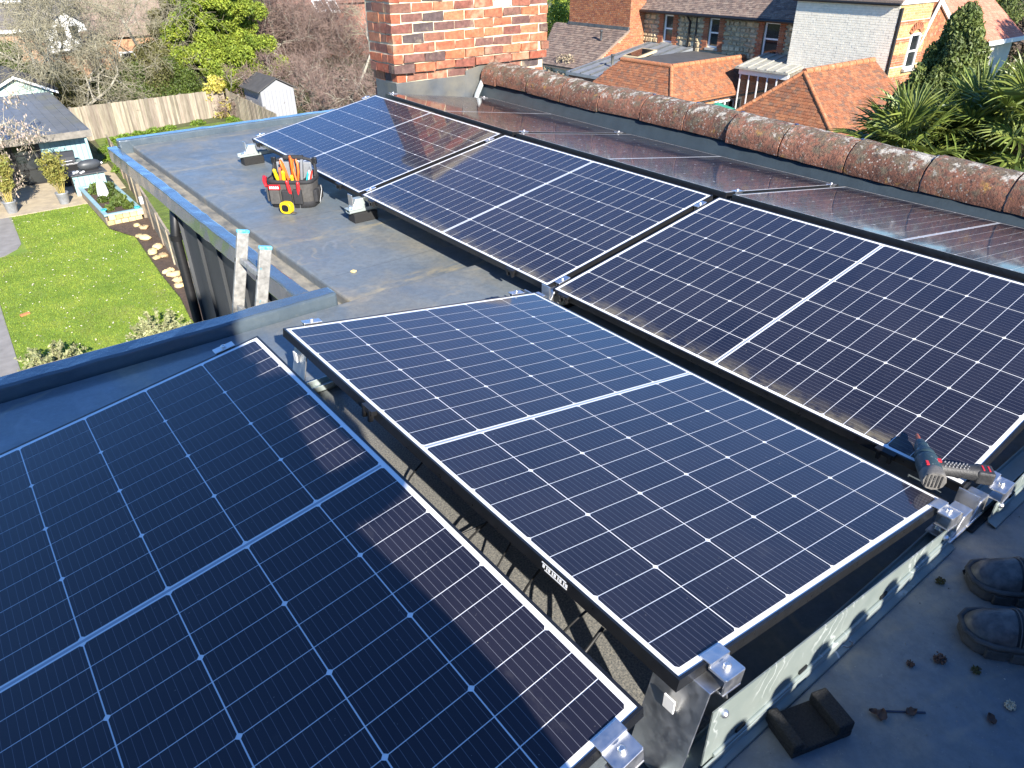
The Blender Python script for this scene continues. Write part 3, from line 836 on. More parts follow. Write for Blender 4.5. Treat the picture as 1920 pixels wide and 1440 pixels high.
# lead hip roll in the corner by the chimney
a = ony(842, 174, 3.90); b_ = ony(886, 140, 3.90)
hr = MB().tube([(3.53, 3.87, -0.29), (3.60, 3.90, -0.13), (3.70, 3.925, 0.0)], [0.03, 0.026, 0.024], 10).build('lead_roll', pmat('pale_lead', (0.42, 0.46, 0.46), 0.5, metal=0.2, var=0.3, scale=12))
tag(hr, 'pale lead roll in the corner between chimney and ridge tiles', 'flashing')
# far slope of the main roof, falling away behind the ridge
M_MAINROOF = pmat('old_plain_tiles', (0.20, 0.085, 0.06), 0.9, col2=(0.10, 0.06, 0.05), scale=7, bmp=0.6, bscale=40)
mb = MB(); mb.prism([(3.84, 4.3, 0.05), (3.84, -3.4, -0.06), (6.9, -3.4, -2.6), (6.9, 4.3, -2.5)], (0, 0, -0.1))
struct(mb.build('main_roof', M_MAINROOF))

# ------------------------------------------------------------------ ladder
M_LADDER = pmat('paint-splashed aluminium', (0.40, 0.39, 0.36), 0.5, metal=0.35, col2=(0.20, 0.195, 0.18), scale=38, bmp=0.2, bscale=60, bdist=0.001)
def ladder_mat():
    m = M_LADDER; nt = m.node_tree; b = nt.nodes['Principled BSDF']
    old = b.inputs['Base Color'].links[0].from_socket
    s = framp(nt, noise(nt, wpos(nt), 46, 3, 0.6), 0.66, 0.69)
    nt.links.new(mixc(nt, mth(nt, 'MULTIPLY', s, 0.8), old, (0.10, 0.30, 0.36)), b.inputs['Base Color'])
ladder_mat()
M_CYAN = pmat('bright_blue_paint', (0.03, 0.38, 0.62), 0.5, col2=(0.30, 0.55, 0.62), scale=40)
t1 = np.array([0.36, 1.425, -0.115]); q = ony(446, 580, 1.425)
kk = (t1[0] - q[0]) / (t1[2] - q[2])
kk = min(0.30, max(0.04, kk))
r = thing('ladder', 'paint-splashed aluminium ladder with blue-capped tops leaning at the roof edge', 'ladder', (0.36 - kk * 6.88, 1.275, GZ))
L = 6.88
ang = math.atan(kk)
r.rotation_euler = (0, ang, 0)
Ls = L / math.cos(ang)
for s in (-1, 1):
    m = MB(); x0 = -0.012; yy = s * 0.15
    m.box((-0.030, yy - 0.011, 0), (0.030, yy + 0.011, Ls)); o = m.build('stile', M_LADDER, r, bevel=0.004)
    m = MB(); m.box((-0.0315, yy - 0.0125, Ls - 0.014), (0.0315, yy + 0.0125, Ls + 0.003)); m.build('stile_cap', M_CYAN, o, bevel=0.004)
    MB().box((-0.0312, yy - 0.005, Ls - 0.165), (-0.0295, yy + 0.005, Ls - 0.145)).build('rivet_hole', M_BLACK, o)
for j in range(26):
    z = Ls - 0.155 - j * 0.255
    if z > 0.1:
        MB().box((-0.014, -0.137, z - 0.014), (0.014, 0.137, z + 0.014)).build('rung', M_LADDER, r, bevel=0.003)

# ------------------------------------------------------------------ tool bag
M_BAG = pmat('grey_bag_fabric', (0.075, 0.070, 0.064), 0.85, var=0.35, scale=60, bmp=0.4, bscale=300, bdist=0.002, space='object')
M_BAGD = pmat('black_bag_fabric', (0.022, 0.022, 0.024), 0.8, var=0.3, scale=60, bmp=0.4, bscale=300, bdist=0.002, space='object')
M_RED = pmat('red_plastic', (0.55, 0.02, 0.025), 0.35, var=0.2, scale=30)
M_ORANGE = pmat('orange_plastic', (0.75, 0.14, 0.02), 0.4, var=0.2, scale=30)
M_YELLOW = pmat('yellow_plastic', (0.75, 0.50, 0.01), 0.4, var=0.15, scale=30)
M_GREYP = pmat('grey_plastic', (0.20, 0.21, 0.22), 0.5, var=0.2, scale=30)
M_STEELD = pmat('tool_steel', (0.35, 0.35, 0.36), 0.35, metal=0.9)
r = thing('tool_bag', 'open grey and black tool bag stuffed with orange, red and yellow hand tools', 'tool bag', (1.04, 2.40, ZF), (0, 0, math.radians(-42)))
r.scale = (0.84, 0.84, 0.92)
# r local: x along the long side, -y front towards the viewer
def tub(prof, nx=28, e=4.6):
    vs = []; fs = []
    for (a, b, z) in prof:
        for k in range(nx):
            t = 2 * math.pi * k / nx; ct, st = math.cos(t), math.sin(t)
            vs.append((a * math.copysign(abs(ct) ** (2 / e), ct), b * math.copysign(abs(st) ** (2 / e), st), z))
    for i in range(len(prof) - 1):
        for k in range(nx):
            k2 = (k + 1) % nx; fs.append((i * nx + k, i * nx + k2, (i + 1) * nx + k2, (i + 1) * nx + k))
    fs.append(tuple(range(nx - 1, -1, -1)))
    return vs, fs
m = MB(); m.add(*tub([(0.165, 0.105, 0.0), (0.172, 0.112, 0.02), (0.172, 0.115, 0.10), (0.178, 0.118, 0.165), (0.180, 0.120, 0.19), (0.168, 0.108, 0.19), (0.160, 0.10, 0.12), (0.15, 0.09, 0.05)]), smooth=True)
m.build('bag_body', M_BAG, r)
m = MB(); m.add(*tub([(0.176, 0.115, 0.0), (0.180, 0.119, 0.035), (0.178, 0.117, 0.045)]), smooth=True); m.build('base_trim', M_BAGD, r)
m = MB(); m.add(*tub([(0.181, 0.121, 0.17), (0.186, 0.126, 0.18), (0.184, 0.124, 0.196), (0.176, 0.116, 0.197)]), smooth=True); m.build('rim_binding', M_BAGD, r)
for px, w in ((-0.115, 0.08), (-0.02, 0.075), (0.065, 0.07)):
    m = MB(); m.box((px - w / 2, -0.142, 0.03), (px + w / 2, -0.112, 0.125 + 0.02 * random.random())); m.build('front_pocket', M_BAGD if px > -0.1 else M_BAG, r, bevel=0.010, seg=3)
for py in (-0.04, 0.045):
    m = MB(); m.box((0.165, py - 0.034, 0.03), (0.200, py + 0.034, 0.12)); m.build('side_pocket', M_BAGD, r, bevel=0.010, seg=3)
    m = MB(); m.box((-0.205, py - 0.034, 0.03), (-0.170, py + 0.034, 0.13)); m.build('side_pocket', M_BAG, r, bevel=0.010, seg=3)
o = MB().box((-0.150, -0.1475, 0.135), (-0.065, -0.118, 0.168)).build('badge', M_RED, r, bevel=0.003)
bt = MB()
for j, (wx, hx) in enumerate(((0.010, 0.016), (0.010, 0.016), (0.010, 0.016), (0.010, 0.016), (0.012, 0.016))): bt.box((-0.140 + j * 0.0145, -0.1485, 0.144), (-0.140 + j * 0.0145 + wx, -0.147, 0.144 + hx))
bt.build('badge_mark', M_WHITEPAINT, o)
# handle: tubular arch with padded grip, side arms and shoulder clips
for yy in (0.085,):
    m = MB(); m.tube([(-0.165, yy, 0.16), (-0.160, yy, 0.25), (-0.13, yy, 0.295), (-0.06, yy, 0.310), (0.06, yy, 0.310), (0.13, yy, 0.295), (0.160, yy, 0.25), (0.165, yy, 0.16)], 0.011, 10); m.build('handle', M_BAGD, r)
    m = MB(); m.tube([(-0.075, yy, 0.309), (0.075, yy, 0.309)], 0.018, 12); m.build('handle_grip', M_BAGD, r)
for s in (-1, 1):
    m = MB(); m.tube([(s * 0.170, 0.02, 0.19), (s * 0.165, 0.06, 0.24), (s * 0.160, 0.085, 0.30)], 0.010, 8); m.build('side_strap', M_BAGD, r)
    m = MB(); m.cbox((s * 0.163, 0.08, 0.29), (0.035, 0.03, 0.05)); m.build('strap_clip', M_BLACK, r, bevel=0.006)
m = MB(); m.box((-0.14, 0.055, 0.15), (0.14, 0.075, 0.285)); m.build('back_organiser', M_GREYP, r, bevel=0.012, seg=3)
def tool(name, label, x, y, z, tilt, mat, kind):
    """hand tools standing in the bag; things of their own"""
    t = thing(name, label, name.replace('_', ' '))
    t.matrix_world = r.matrix_basis @ Matrix.Translation((x, y, z)) @ Euler(tilt).to_matrix().to_4x4()
    if kind == 'driver':
        MB().lathe([(0.003, -0.12), (0.003, 0.0)], 8).build('shaft', M_STEELD, t)
        MB().lathe([(0.008, 0.0), (0.013, 0.012), (0.015, 0.05), (0.012, 0.08), (0.014, 0.095), (0.008, 0.103)], 12).build('handle', mat, t)
    elif kind == 'pliers':
        for s in (-1, 1):
            MB().tube([(0, s * 0.004, -0.05), (0, s * 0.022, 0.03), (0, s * 0.026, 0.08), (0, s * 0.014, 0.115)], [0.007, 0.010, 0.010, 0.008], 8).build('handle', mat, t)
        MB().tube([(0, 0, -0.045), (0, 0, -0.10)], [0.013, 0.006], 8).build('jaw', M_STEELD, t)
    elif kind == 'knife':
        MB().cbox((0, 0, 0.02), (0.022, 0.034, 0.16)).build('handle', mat, t, bevel=0.008, seg=3)
        MB().cbox((0, 0, 0.02), (0.024, 0.018, 0.10)).build('grip', M_BLACK, t, bevel=0.006)
    return t
tools = [('pliers', 'orange-handled pliers standing at the back of the tool bag', -0.01, 0.03, 0.215, (0.15, 0.0, 0.5), M_ORANGE, 'pliers'),
         ('wire_cutters', 'orange and grey cutters in the middle of the tool bag', 0.035, -0.005, 0.20, (-0.1, 0.12, 1.2), M_ORANGE, 'pliers'),
         ('cable_cutters', 'orange handled cutters leaning at the left of the tool bag', -0.045, 0.0, 0.20, (0.05, -0.25, 0.2), M_ORANGE, 'pliers'),
         ('screwdriver', 'yellow screwdriver at the left front of the tool bag', -0.10, -0.045, 0.165, (0.25, -0.12, 0), M_YELLOW, 'driver'),
         ('screwdriver', 'second yellow screwdriver beside the copper-coloured handle', -0.05, -0.065, 0.155, (0.2, 0.1, 0), M_YELLOW, 'driver'),
         ('utility_knife', 'copper-brown knife handle between the two yellow screwdrivers', -0.078, -0.05, 0.175, (0.2, 0.05, 0.3), pmat('copper_plastic', (0.42, 0.13, 0.06), 0.4), 'knife'),
         ('screwdriver', 'red and grey screwdriver handle in the front pocket of the tool bag', 0.01, -0.128, 0.10, (0.1, -0.1, 0), M_RED, 'driver'),
         ('screwdriver', 'small red screwdriver in the right front pocket of the tool bag', 0.075, -0.128, 0.09, (0.1, 0.08, 0), M_RED, 'driver'),
         ('screwdriver', 'stubby bright yellow screwdriver in the front middle of the bag', 0.03, -0.085, 0.135, (0.3, 0.05, 0), M_YELLOW, 'driver'),
         ('file', 'tall dark grey tool handle standing at the right back of the bag', 0.07, 0.02, 0.215, (0.1, 0.15, 0), M_GREYP, 'knife'),
         ('wrench', 'pale grey tool handle standing at the back left of the bag', -0.075, 0.045, 0.215, (0.1, -0.1, 0), pmat('pale_grey_plastic', (0.42, 0.42, 0.41), 0.5), 'knife')]
for a in tools: tool(*a)
for j, (x, c) in enumerate(((0.125, (0.03, 0.45, 0.48)), (0.135, (0.6, 0.6, 0.58)), (0.145, (0.55, 0.05, 0.03)), (0.115, (0.55, 0.56, 0.55)))):
    t = thing('test_lead', ['turquoise', 'pale grey', 'red', 'silver'][j] + ' pen-like tool clipped at the right side of the bag', 'tool')
    t.matrix_world = r.matrix_basis @ Matrix.Translation((x, -0.05 + 0.02 * j, 0.18)) @ Euler((0.25, 0.35, 0)).to_matrix().to_4x4()
    MB().lathe([(0.004, -0.07), (0.006, -0.06), (0.006, 0.06), (0.003, 0.075)], 8).build('barrel', pmat('pen%d' % j, c, 0.4), t)
    MB().lathe([(0.0015, 0.075), (0.0015, 0.10)], 6).build('tip', M_STEELD, t)
t = thing('tape_measure', 'yellow and black tape measure lying against the front of the tool bag', 'tape measure', (0.905, 2.235, ZF), (0, 0, math.radians(-55)))
m = MB(); pts = []
for k in range(20):
    a = 2 * math.pi * k / 20; ca, sa = math.cos(a), math.sin(a)
    pts.append((0.042 * math.copysign(abs(ca) ** 0.7, ca), -0.02, 0.04 + 0.038 * math.copysign(abs(sa) ** 0.7, sa)))
m.prism(pts, (0, 0.042, 0)); m.build('case', M_YELLOW, t, bevel=0.006, seg=3)
m = MB(); m.prism([(q[0] * 0.6, -0.0225, 0.04 + (q[2] - 0.04) * 0.6) for q in pts], (0, 0.046, 0)); m.build('grip', M_BLACK, t, bevel=0.003)
MB().box((0.036, -0.012, 0.004), (0.062, 0.012, 0.010)).build('tape_hook', M_STEELD, t)
t = thing('hand_saw', 'red pad saw handle tucked on the left side of the tool bag', 'saw')
t.matrix_world = r.matrix_basis @ Matrix.Translation((-0.215, 0.0, 0.14)) @ Euler((0.3, -0.35, 0.2)).to_matrix().to_4x4()
MB().tube([(0, -0.055, 0.01), (0, -0.02, 0.035), (0, 0.03, 0.04), (0, 0.06, 0.015)], [0.012, 0.017, 0.017, 0.012], 10).build('handle', M_RED, t)
MB().box((-0.002, -0.012, -0.12), (0.002, 0.018, 0.02)).build('blade', M_STEELD, t)
t = thing('paper_tag', 'white tag hanging off the right end of the tool bag', 'tag')
t.matrix_world = r.matrix_basis @ Matrix.Translation((0.212, -0.02, 0.075)) @ Euler((0.1, 0.25, 0.3)).to_matrix().to_4x4()
MB().box((-0.0015, -0.018, -0.05), (0.0015, 0.018, 0.04)).build('card', M_WHITEPAINT, t, bevel=0.001)
MB().tube([(0, 0, 0.04), (-0.01, 0, 0.07)], 0.0015, 5).build('string', M_WHITEPAINT, t)

# ------------------------------------------------------------------ cordless drill
def drill_mat():
    m, nt, b = new_mat('worn_teal_plastic')
    P = coords(nt, 'Object')
    c = ramp(nt, noise(nt, P, 22, 5), [(0.3, (0.018, 0.036, 0.044)), (0.7, (0.030, 0.056, 0.064))])
    w = framp(nt, noise(nt, P, 55, 6, 0.7), 0.58, 0.66)
    c = mixc(nt, mth(nt, 'MULTIPLY', w, 0.7), c, (0.30, 0.36, 0.36))
    nt.links.new(c, b.inputs['Base Color']); b.inputs['Roughness'].default_value = 0.5
    nt.links.new(bump(nt, noise(nt, P, 80, 4), 0.2, 0.002), b.inputs['Normal'])
    return m
M_TEAL = drill_mat()
M_DRILLG = pmat('dark_grip_rubber', (0.016, 0.017, 0.019), 0.55, col2=(0.035, 0.035, 0.036), scale=60, bmp=0.5, bscale=200, bdist=0.002, space='object')
tip = onz(1721, 820, -0.150); back = onz(1750, 898, -0.147)
bd = Vector(tip - back).normalized(); hd0 = Vector((0.110, -0.108, -0.004)).normalized()
hd = (hd0 - bd * hd0.dot(bd) * 0.55).normalized(); nn = bd.cross(hd).normalized(); hd_o = nn.cross(bd).normalized()
r = thing('cordless_drill', 'worn teal cordless drill driver with red trigger lying on the panel corner', 'drill')
Mx = Matrix.Identity(4)
for i in range(3): Mx[i][0] = bd[i]; Mx[i][1] = hd_o[i]; Mx[i][2] = nn[i]; Mx[i][3] = back[i]
r.matrix_world = Mx
# local: +x to the tip, +y along the handle
RX = Matrix.Rotation(math.pi / 2, 4, 'Y')
MB().lathe([(0.026, 0.0), (0.030, 0.004), (0.0315, 0.045), (0.0315, 0.080), (0.0295, 0.092), (0.0265, 0.094), (0.0265, 0.099), (0.0285, 0.101), (0.0275, 0.112), (0.0225, 0.130), (0.0205, 0.134), (0.0205, 0.142)], 18, RX).build('body', M_TEAL, r)
MB().lathe([(0.0285, -0.012), (0.0315, -0.008), (0.0322, 0.022), (0.030, 0.026)], 12, RX).build('motor_end', pmat('pale_worn_plastic', (0.075, 0.073, 0.070), 0.6, col2=(0.16, 0.15, 0.135), scale=50, space='object'), r)
for j in range(5):
    MB().box((-0.0135, -0.022 + j * 0.009, -0.02), (-0.0115, -0.018 + j * 0.009, 0.02)).build('vent', M_BLACK, r)
o = MB().lathe([(0.0185, 0.138), (0.0195, 0.142), (0.0195, 0.158), (0.0170, 0.161), (0.0160, 0.170), (0.0115, 0.184), (0.0085, 0.188)], 16, RX).build('chuck', M_TEAL, r)
MB().lathe([(0.006, 0.186), (0.0065, 0.205), (0.0045, 0.222)], 8, RX).build('bit', pmat('coppery_bit', (0.45, 0.12, 0.06), 0.4, metal=0.5), o)
k_ = hd.dot(hd_o); off = hd.dot(bd)
def hp(t): return (0.055 + off / max(0.2, k_) * t * 0.9, t, -0.002)
MB().tube([hp(0.015), hp(0.04), hp(0.075), hp(0.105), hp(0.122)], [0.023, 0.0205, 0.0195, 0.022, 0.024], 14).build('grip', M_DRILLG, r)
gd = MB()
for a in range(7):
    for c_ in range(4):
        x_, y_, z_ = hp(0.035 + a * 0.0095 + (c_ % 2) * 0.004); gd.cbox((x_ - 0.012 + c_ * 0.007, y_, z_ - (0.0175 if c_ in (0, 3) else 0.0198)), (0.0028, 0.0028, 0.004))
gd.build('grip_dots', pmat('pale_grip_dots', (0.25, 0.25, 0.25), 0.6), r)
x_, y_, z_ = hp(0.128)
MB().cbox((x_, 0.140, 0), (0.050, 0.046, 0.040)).build('battery', M_DRILLG, r, bevel=0.007, seg=3)
for j in range(2): MB().cbox((x_, 0.134 + j * 0.015, -0.0203), (0.024, 0.0042, 0.0016)).build('red_stripe', M_RED, r)
x_, y_, z_ = hp(0.032)
MB().cbox((x_ + 0.022, y_ + 0.004, 0), (0.014, 0.026, 0.014)).build('trigger', M_RED, r, bevel=0.004)
MB().cbox((0.060, 0.020, -0.0245), (0.016, 0.012, 0.006)).build('switch', M_RED, r, bevel=0.002)
MB().cbox((0.034, -0.016, -0.0275), (0.020, 0.008, 0.004)).build('badge', M_RED, r, bevel=0.001)

# ------------------------------------------------------------------ work boots
M_BOOT = pmat('dusty_boot_leather', (0.016, 0.016, 0.018), 0.7, col2=(0.040, 0.039, 0.040), scale=26, bmp=0.5, bscale=60, bdist=0.004, space='object', grime=(0.10, 0.095, 0.088))
M_SOLE = pmat('boot_sole', (0.085, 0.080, 0.074), 0.85, col2=(0.035, 0.034, 0.032), scale=30, space='object', bmp=0.4)
def boot(label, loc, rz, mirror):
    r = thing('work_boot', label, 'boot', loc, (0, 0, rz), 'pair of dark work boots on the shaded roof')
    r.scale = (1.14, 1.14, 1.05)
    # local: toe at +x = 0, heel at -0.30
    st = [(-0.302, 0.018, 0.035), (-0.290, 0.032, 0.036), (-0.24, 0.036, 0.036), (-0.16, 0.034, 0.036), (-0.10, 0.044, 0.036), (-0.05, 0.047, 0.036), (-0.02, 0.038, 0.036), (-0.003, 0.018, 0.036)]
    m = MB(); pl = [(x, w, 0) for x, w, _ in st] + [(x, -w, 0) for x, w, _ in reversed(st)]
    m.prism([(x * 1.015 + 0.004, y * 1.12 * mirror, 0) for x, y, z in pl], (0, 0, 0.030)); m.build('sole', M_SOLE, r, bevel=0.005)
    for s in (-1, 1):
        for x in (-0.27, -0.215, -0.155, -0.10, -0.052):
            MB().cbox((x, s * (0.050 if x > -0.13 else 0.040), 0.014), (0.040, 0.009, 0.027)).build('tread_block', M_SOLE, r, bevel=0.003)
    # upper, lofted sections from heel to toe
    sec = [(-0.295, 0.024, 0.11, 0.02), (-0.27, 0.036, 0.20, 0.02), (-0.22, 0.041, 0.205, 0.02), (-0.185, 0.040, 0.165, 0.02), (-0.15, 0.039, 0.122, 0.02), (-0.115, 0.041, 0.102, 0.02), (-0.085, 0.045, 0.088, 0.02), (-0.055, 0.046, 0.078, 0.02), (-0.03, 0.041, 0.070, 0.02), (-0.010, 0.028, 0.055, 0.02), (-0.001, 0.012, 0.040, 0.02)]
    vs = []; fs = []; n = 14
    for (x, w, h, b) in sec:
        for k in range(n):
            a = -0.35 + (math.pi + 0.7) * k / (n - 1)
            vs.append((x, w * math.cos(a) ** 1 * (1.0 if math.sin(a) < 0.3 else (1 - 0.12 * math.sin(a))), b + (h - b) * max(0.0, math.sin(a)) ** 0.75))
    for i in range(len(sec) - 1):
        for k in range(n - 1):
            q = i * n + k; fs.append((q, q + n, q + n + 1, q + 1))
    fs.append(tuple(range(n))); fs.append(tuple(reversed(range((len(sec) - 1) * n, len(sec) * n))))
    m = MB(); m.add(vs, fs, True); o = m.build('upper', M_BOOT, r)
    o.modifiers.new('sub', 'SUBSURF').levels = 2; o.modifiers['sub'].render_levels = 2
    # toe cap, welt seam, lacing strip and collar
    m = MB(); vs2 = []; fs2 = []
    for (x, w, h, b) in sec[-5:]:
        for k in range(n):
            a = -0.3 + (math.pi + 0.6) * k / (n - 1)
            vs2.append((x + 0.003, (w + 0.0025) * math.cos(a) * (1.0 if math.sin(a) < 0.3 else (1 - 0.12 * math.sin(a))), b + (h + 0.002 - b) * max(0.0, math.sin(a)) ** 0.75))
    for i in range(4):
        for k in range(n - 1):
            q = i * n + k; fs2.append((q, q + n, q + n + 1, q + 1))
    fs2.append(tuple(reversed(range(4 * n, 5 * n))))
    m.add(vs2, fs2, True); o = m.build('toe_cap', pmat('scuffed_toe_leather', (0.022, 0.022, 0.023), 0.42, col2=(0.10, 0.097, 0.092), scale=38, bmp=0.4, bscale=80, bdist=0.003, space='object'), r)
    o.modifiers.new('sub', 'SUBSURF').render_levels = 2
    M_SEAM = pmat('pale_boot_stitching', (0.085, 0.082, 0.078), 0.7)
    for (x, w, h) in ((-0.088, 0.0475, 0.0905), (-0.094, 0.0470, 0.094)):
        MB().tube([(x, w * math.cos(a_) * (1.0 if math.sin(a_) < 0.3 else (1 - 0.12 * math.sin(a_))), 0.02 + (h - 0.02) * max(0.0, math.sin(a_)) ** 0.75) for a_ in [0.1 + 2.94 * q_ / 16 for q_ in range(17)]], 0.0013, 5).build('seam', M_SEAM, r)
    bp = [(x * 1.0 + 0.004, w * 1.06) for x, w, _ in st if x > -0.17]
    MB().tube([(x, y, 0.036) for x, y in bp] + [(x, -y, 0.036) for x, y in reversed(bp)], 0.0065, 8).build('toe_bumper', M_SOLE, r)
    for (x, h) in ((-0.118, 0.105), (-0.132, 0.113), (-0.146, 0.121)):
        MB().tube([(x, 0.040 * math.cos(a_) * (1 - 0.12 * math.sin(a_)), 0.02 + (h - 0.022) * math.sin(a_) ** 0.75) for a_ in [0.5 + 2.1 * q_ / 10 for q_ in range(11)]], 0.003, 6).build('crease', M_BOOT, r)
    MB().tube([(-0.10, 0.012, 0.086), (-0.15, 0.013, 0.112), (-0.20, 0.014, 0.173)], 0.004, 6).build('seam', M_BOOT, r)
    MB().tube([(-0.10, -0.012, 0.086), (-0.15, -0.013, 0.112), (-0.20, -0.014, 0.173)], 0.004, 6).build('seam', M_BOOT, r)
    for j in range(4):
        x = -0.105 - j * 0.024
        MB().tube([(x, -0.016, 0.087 + j * 0.020), (x - 0.004, 0, 0.094 + j * 0.020), (x - 0.010, 0.016, 0.089 + j * 0.020)], 0.0028, 6).build('lace', M_BLACK, r)
    return r
boot('nearer of the two dusty dark work boots at the right edge', (0.818, -1.965, ZN), math.radians(128), 1)
boot('farther dark work boot with shiny worn toe at the right edge', (0.995, -1.905, ZN), math.radians(133), -1)

# ------------------------------------------------------------------ small litter on the near roof
r = thing('rubber_block', 'black crumb rubber channel block lying beside the side plate', 'rubber block', (0.318, -1.880, ZN), (0, 0, math.radians(-18)))
MB().box((-0.075, -0.045, 0.0), (0.075, 0.045, 0.018)).build('base', M_RUBBER, r, bevel=0.003)
MB().box((0.035, -0.045, 0.0181), (0.075, 0.045, 0.046)).build('raised_end', M_RUBBER, r, bevel=0.004)
MB().box((-0.075, -0.045, 0.0181), (-0.05, 0.045, 0.040)).build('raised_end', M_RUBBER, r, bevel=0.004)
M_LEAF = pmat('dead_leaf', (0.14, 0.075, 0.045), 0.9, col2=(0.07, 0.04, 0.03), scale=80)
M_MOSS = pmat('moss_clump', (0.10, 0.095, 0.02), 0.95, col2=(0.05, 0.03, 0.02), scale=120, bmp=0.8, bscale=200, bdist=0.005)
def leaf(px, py, s, rz, label):
    q = onz(px, py, ZN)
    m = MB(); vs = []; n = 6
    for i in range(n + 1):
        t = i / n; w = s * 0.36 * math.sin(math.pi * min(1, 0.12 + t * 0.88)) ; x = (t - 0.5) * s
        zz = 0.004 + 0.012 * (t - 0.5) ** 2 * s / 0.03
        vs += [(x, -w, zz + 0.006 * random.random()), (x, 0, zz * 0.4), (x, w, zz + 0.006 * random.random())]
    fs = []
    for i in range(n): fs += [(i * 3, i * 3 + 3, i * 3 + 4, i * 3 + 1), (i * 3 + 1, i * 3 + 4, i * 3 + 5, i * 3 + 2)]
    m.add(vs, fs, True)
    o = m.build('dead_leaf', M_LEAF, loc=(q[0], q[1], ZN + 0.001), rot=(0, 0, rz)); o.modifiers.new('solid', 'SOLIDIFY').thickness = 0.0008
    tag(o, label, 'leaf', 'dead leaves on the shaded roof')
def clump(px, py, s, label, mat=None):
    q = onz(px, py, ZN); m = MB()
    for i in range(70):
        a = random.random() * 6.28; rr_ = s * 0.5 * random.random() ** 0.6
        m.cbox((rr_ * math.cos(a), rr_ * math.sin(a) * 0.8, s * 0.22 * random.random() + 0.003), (s * 0.16, s * 0.10, s * 0.06), (random.random() * 3, random.random() * 3, random.random() * 3))
    o = m.build('moss_clump', mat or M_MOSS, loc=(q[0], q[1], ZN)); tag(o, label, 'moss', 'moss and dirt clumps on the shaded roof')
leaf(1652, 1343, 0.030, 0.4, 'curled brown leaf scrap left end of the blue cable tie')
leaf(1638, 1338, 0.020, 1.9, 'narrow leaf scrap just left of the curled one')
leaf(1708, 1337, 0.026, -0.3, 'thin pale brown leaf under the blue cable tie')
leaf(1586, 1212, 0.030, -0.5, 'dead brown leaf tucked at the foot of the side plate')
leaf(1857, 1350, 0.024, 0.8, 'small leaf near the lower right corner')
leaf(1896, 923, 0.030, -0.9, 'dead leaf beside the rail near the drill')
clump(1762, 1092, 0.026, 'greenish moss clump left of the far boot', None)
clump(1761, 1238, 0.034, 'largest brown moss clump below the boots', M_LEAF)
clump(1706, 1247, 0.020, 'small brown clump left of the largest one', M_LEAF)
clump(1829, 1259, 0.024, 'loose mossy bits right of the largest clump', None)
clump(1810, 1075, 0.020, 'dark wet clump touching the far boot', M_RUBBER)
clump(1893, 1325, 0.026, 'pale crumb of mortar at the lower right edge', M_MORTAR)
a = onz(1655, 1334, ZN); b_ = onz(1735, 1337, ZN)
o = MB().box((0, -0.002, 0), (float(np.linalg.norm(b_ - a)), 0.002, 0.0015)).build('cable_tie', pmat('navy_plastic', (0.012, 0.016, 0.04), 0.4), loc=(a[0], a[1], ZN + 0.001), rot=(0, 0, math.atan2(b_[1] - a[1], b_[0] - a[0])))
tag(o, 'straight dark blue cable tie lying on the shaded roof', 'cable tie')
o = MB().box((-0.012, -0.012, 0), (0.012, 0.012, 0.009)).build('foam_scrap', pmat('yellow_foam', (0.75, 0.55, 0.22), 0.9), loc=tuple(onz(663, 510, ZF)), rot=(0, 0, 0.4), bevel=0.003)
tag(o, 'tiny yellow foam scrap on the sunlit lower roof', 'foam scrap')
# grit strewn over the shaded roof
vs = []
for i in range(900):
    x = random.uniform(0.1, 1.6); y = random.uniform(-2.6, -1.86); s = 0.0006 + 0.0016 * random.random() ** 3
    c0 = np.array([x, y, ZN + 0.0005])
    for (a_, b2, c2) in ((( -1, -1, 0), (1, -1, 0), (0, 0.2, 1.2)), ((1, -1, 0), (0, 1, 0), (0, 0.2, 1.2)), ((0, 1, 0), (-1, -1, 0), (0, 0.2, 1.2))):
        vs += [c0 + s * np.array(a_), c0 + s * np.array(b2), c0 + s * np.array(c2)]
me = quads_mesh('roof_grit', vs, 3, pmat('grit', (0.45, 0.43, 0.40), 0.9, col2=(0.02, 0.02, 0.02), scale=60))
tag(inst('roof_grit', me), 'fine grit scattered on the shaded roof', 'grit', kind='stuff')

# ------------------------------------------------------------------ person behind the camera, and unseen masonry added to shade the foreground
M_JACKET = pmat('navy_work_jacket', (0.03, 0.035, 0.05), 0.85, var=0.3, scale=12)
M_SKIN = pmat('skin', (0.50, 0.30, 0.22), 0.55)
def skin_body(name, verts, edges, radii, mat, parent, root_i=0):
    me = bpy.data.meshes.new(name); me.from_pydata(verts, edges, []); me.materials.append(mat)
    o = bpy.data.objects.new(name, me); link(o, parent)
    sk = o.modifiers.new('skin', 'SKIN'); sk.use_smooth_shade = True
    for i, d in enumerate(me.skin_vertices[0].data):
        d.radius = radii[i] if hasattr(radii[i], '__len__') else (radii[i], radii[i]); d.use_root = (i == root_i)
    o.modifiers.new('sub', 'SUBSURF').render_levels = 1
    return o
pr = thing('person', 'person in a dark work jacket holding up a phone, behind the camera', 'person', (-0.78, -2.68, ZN))
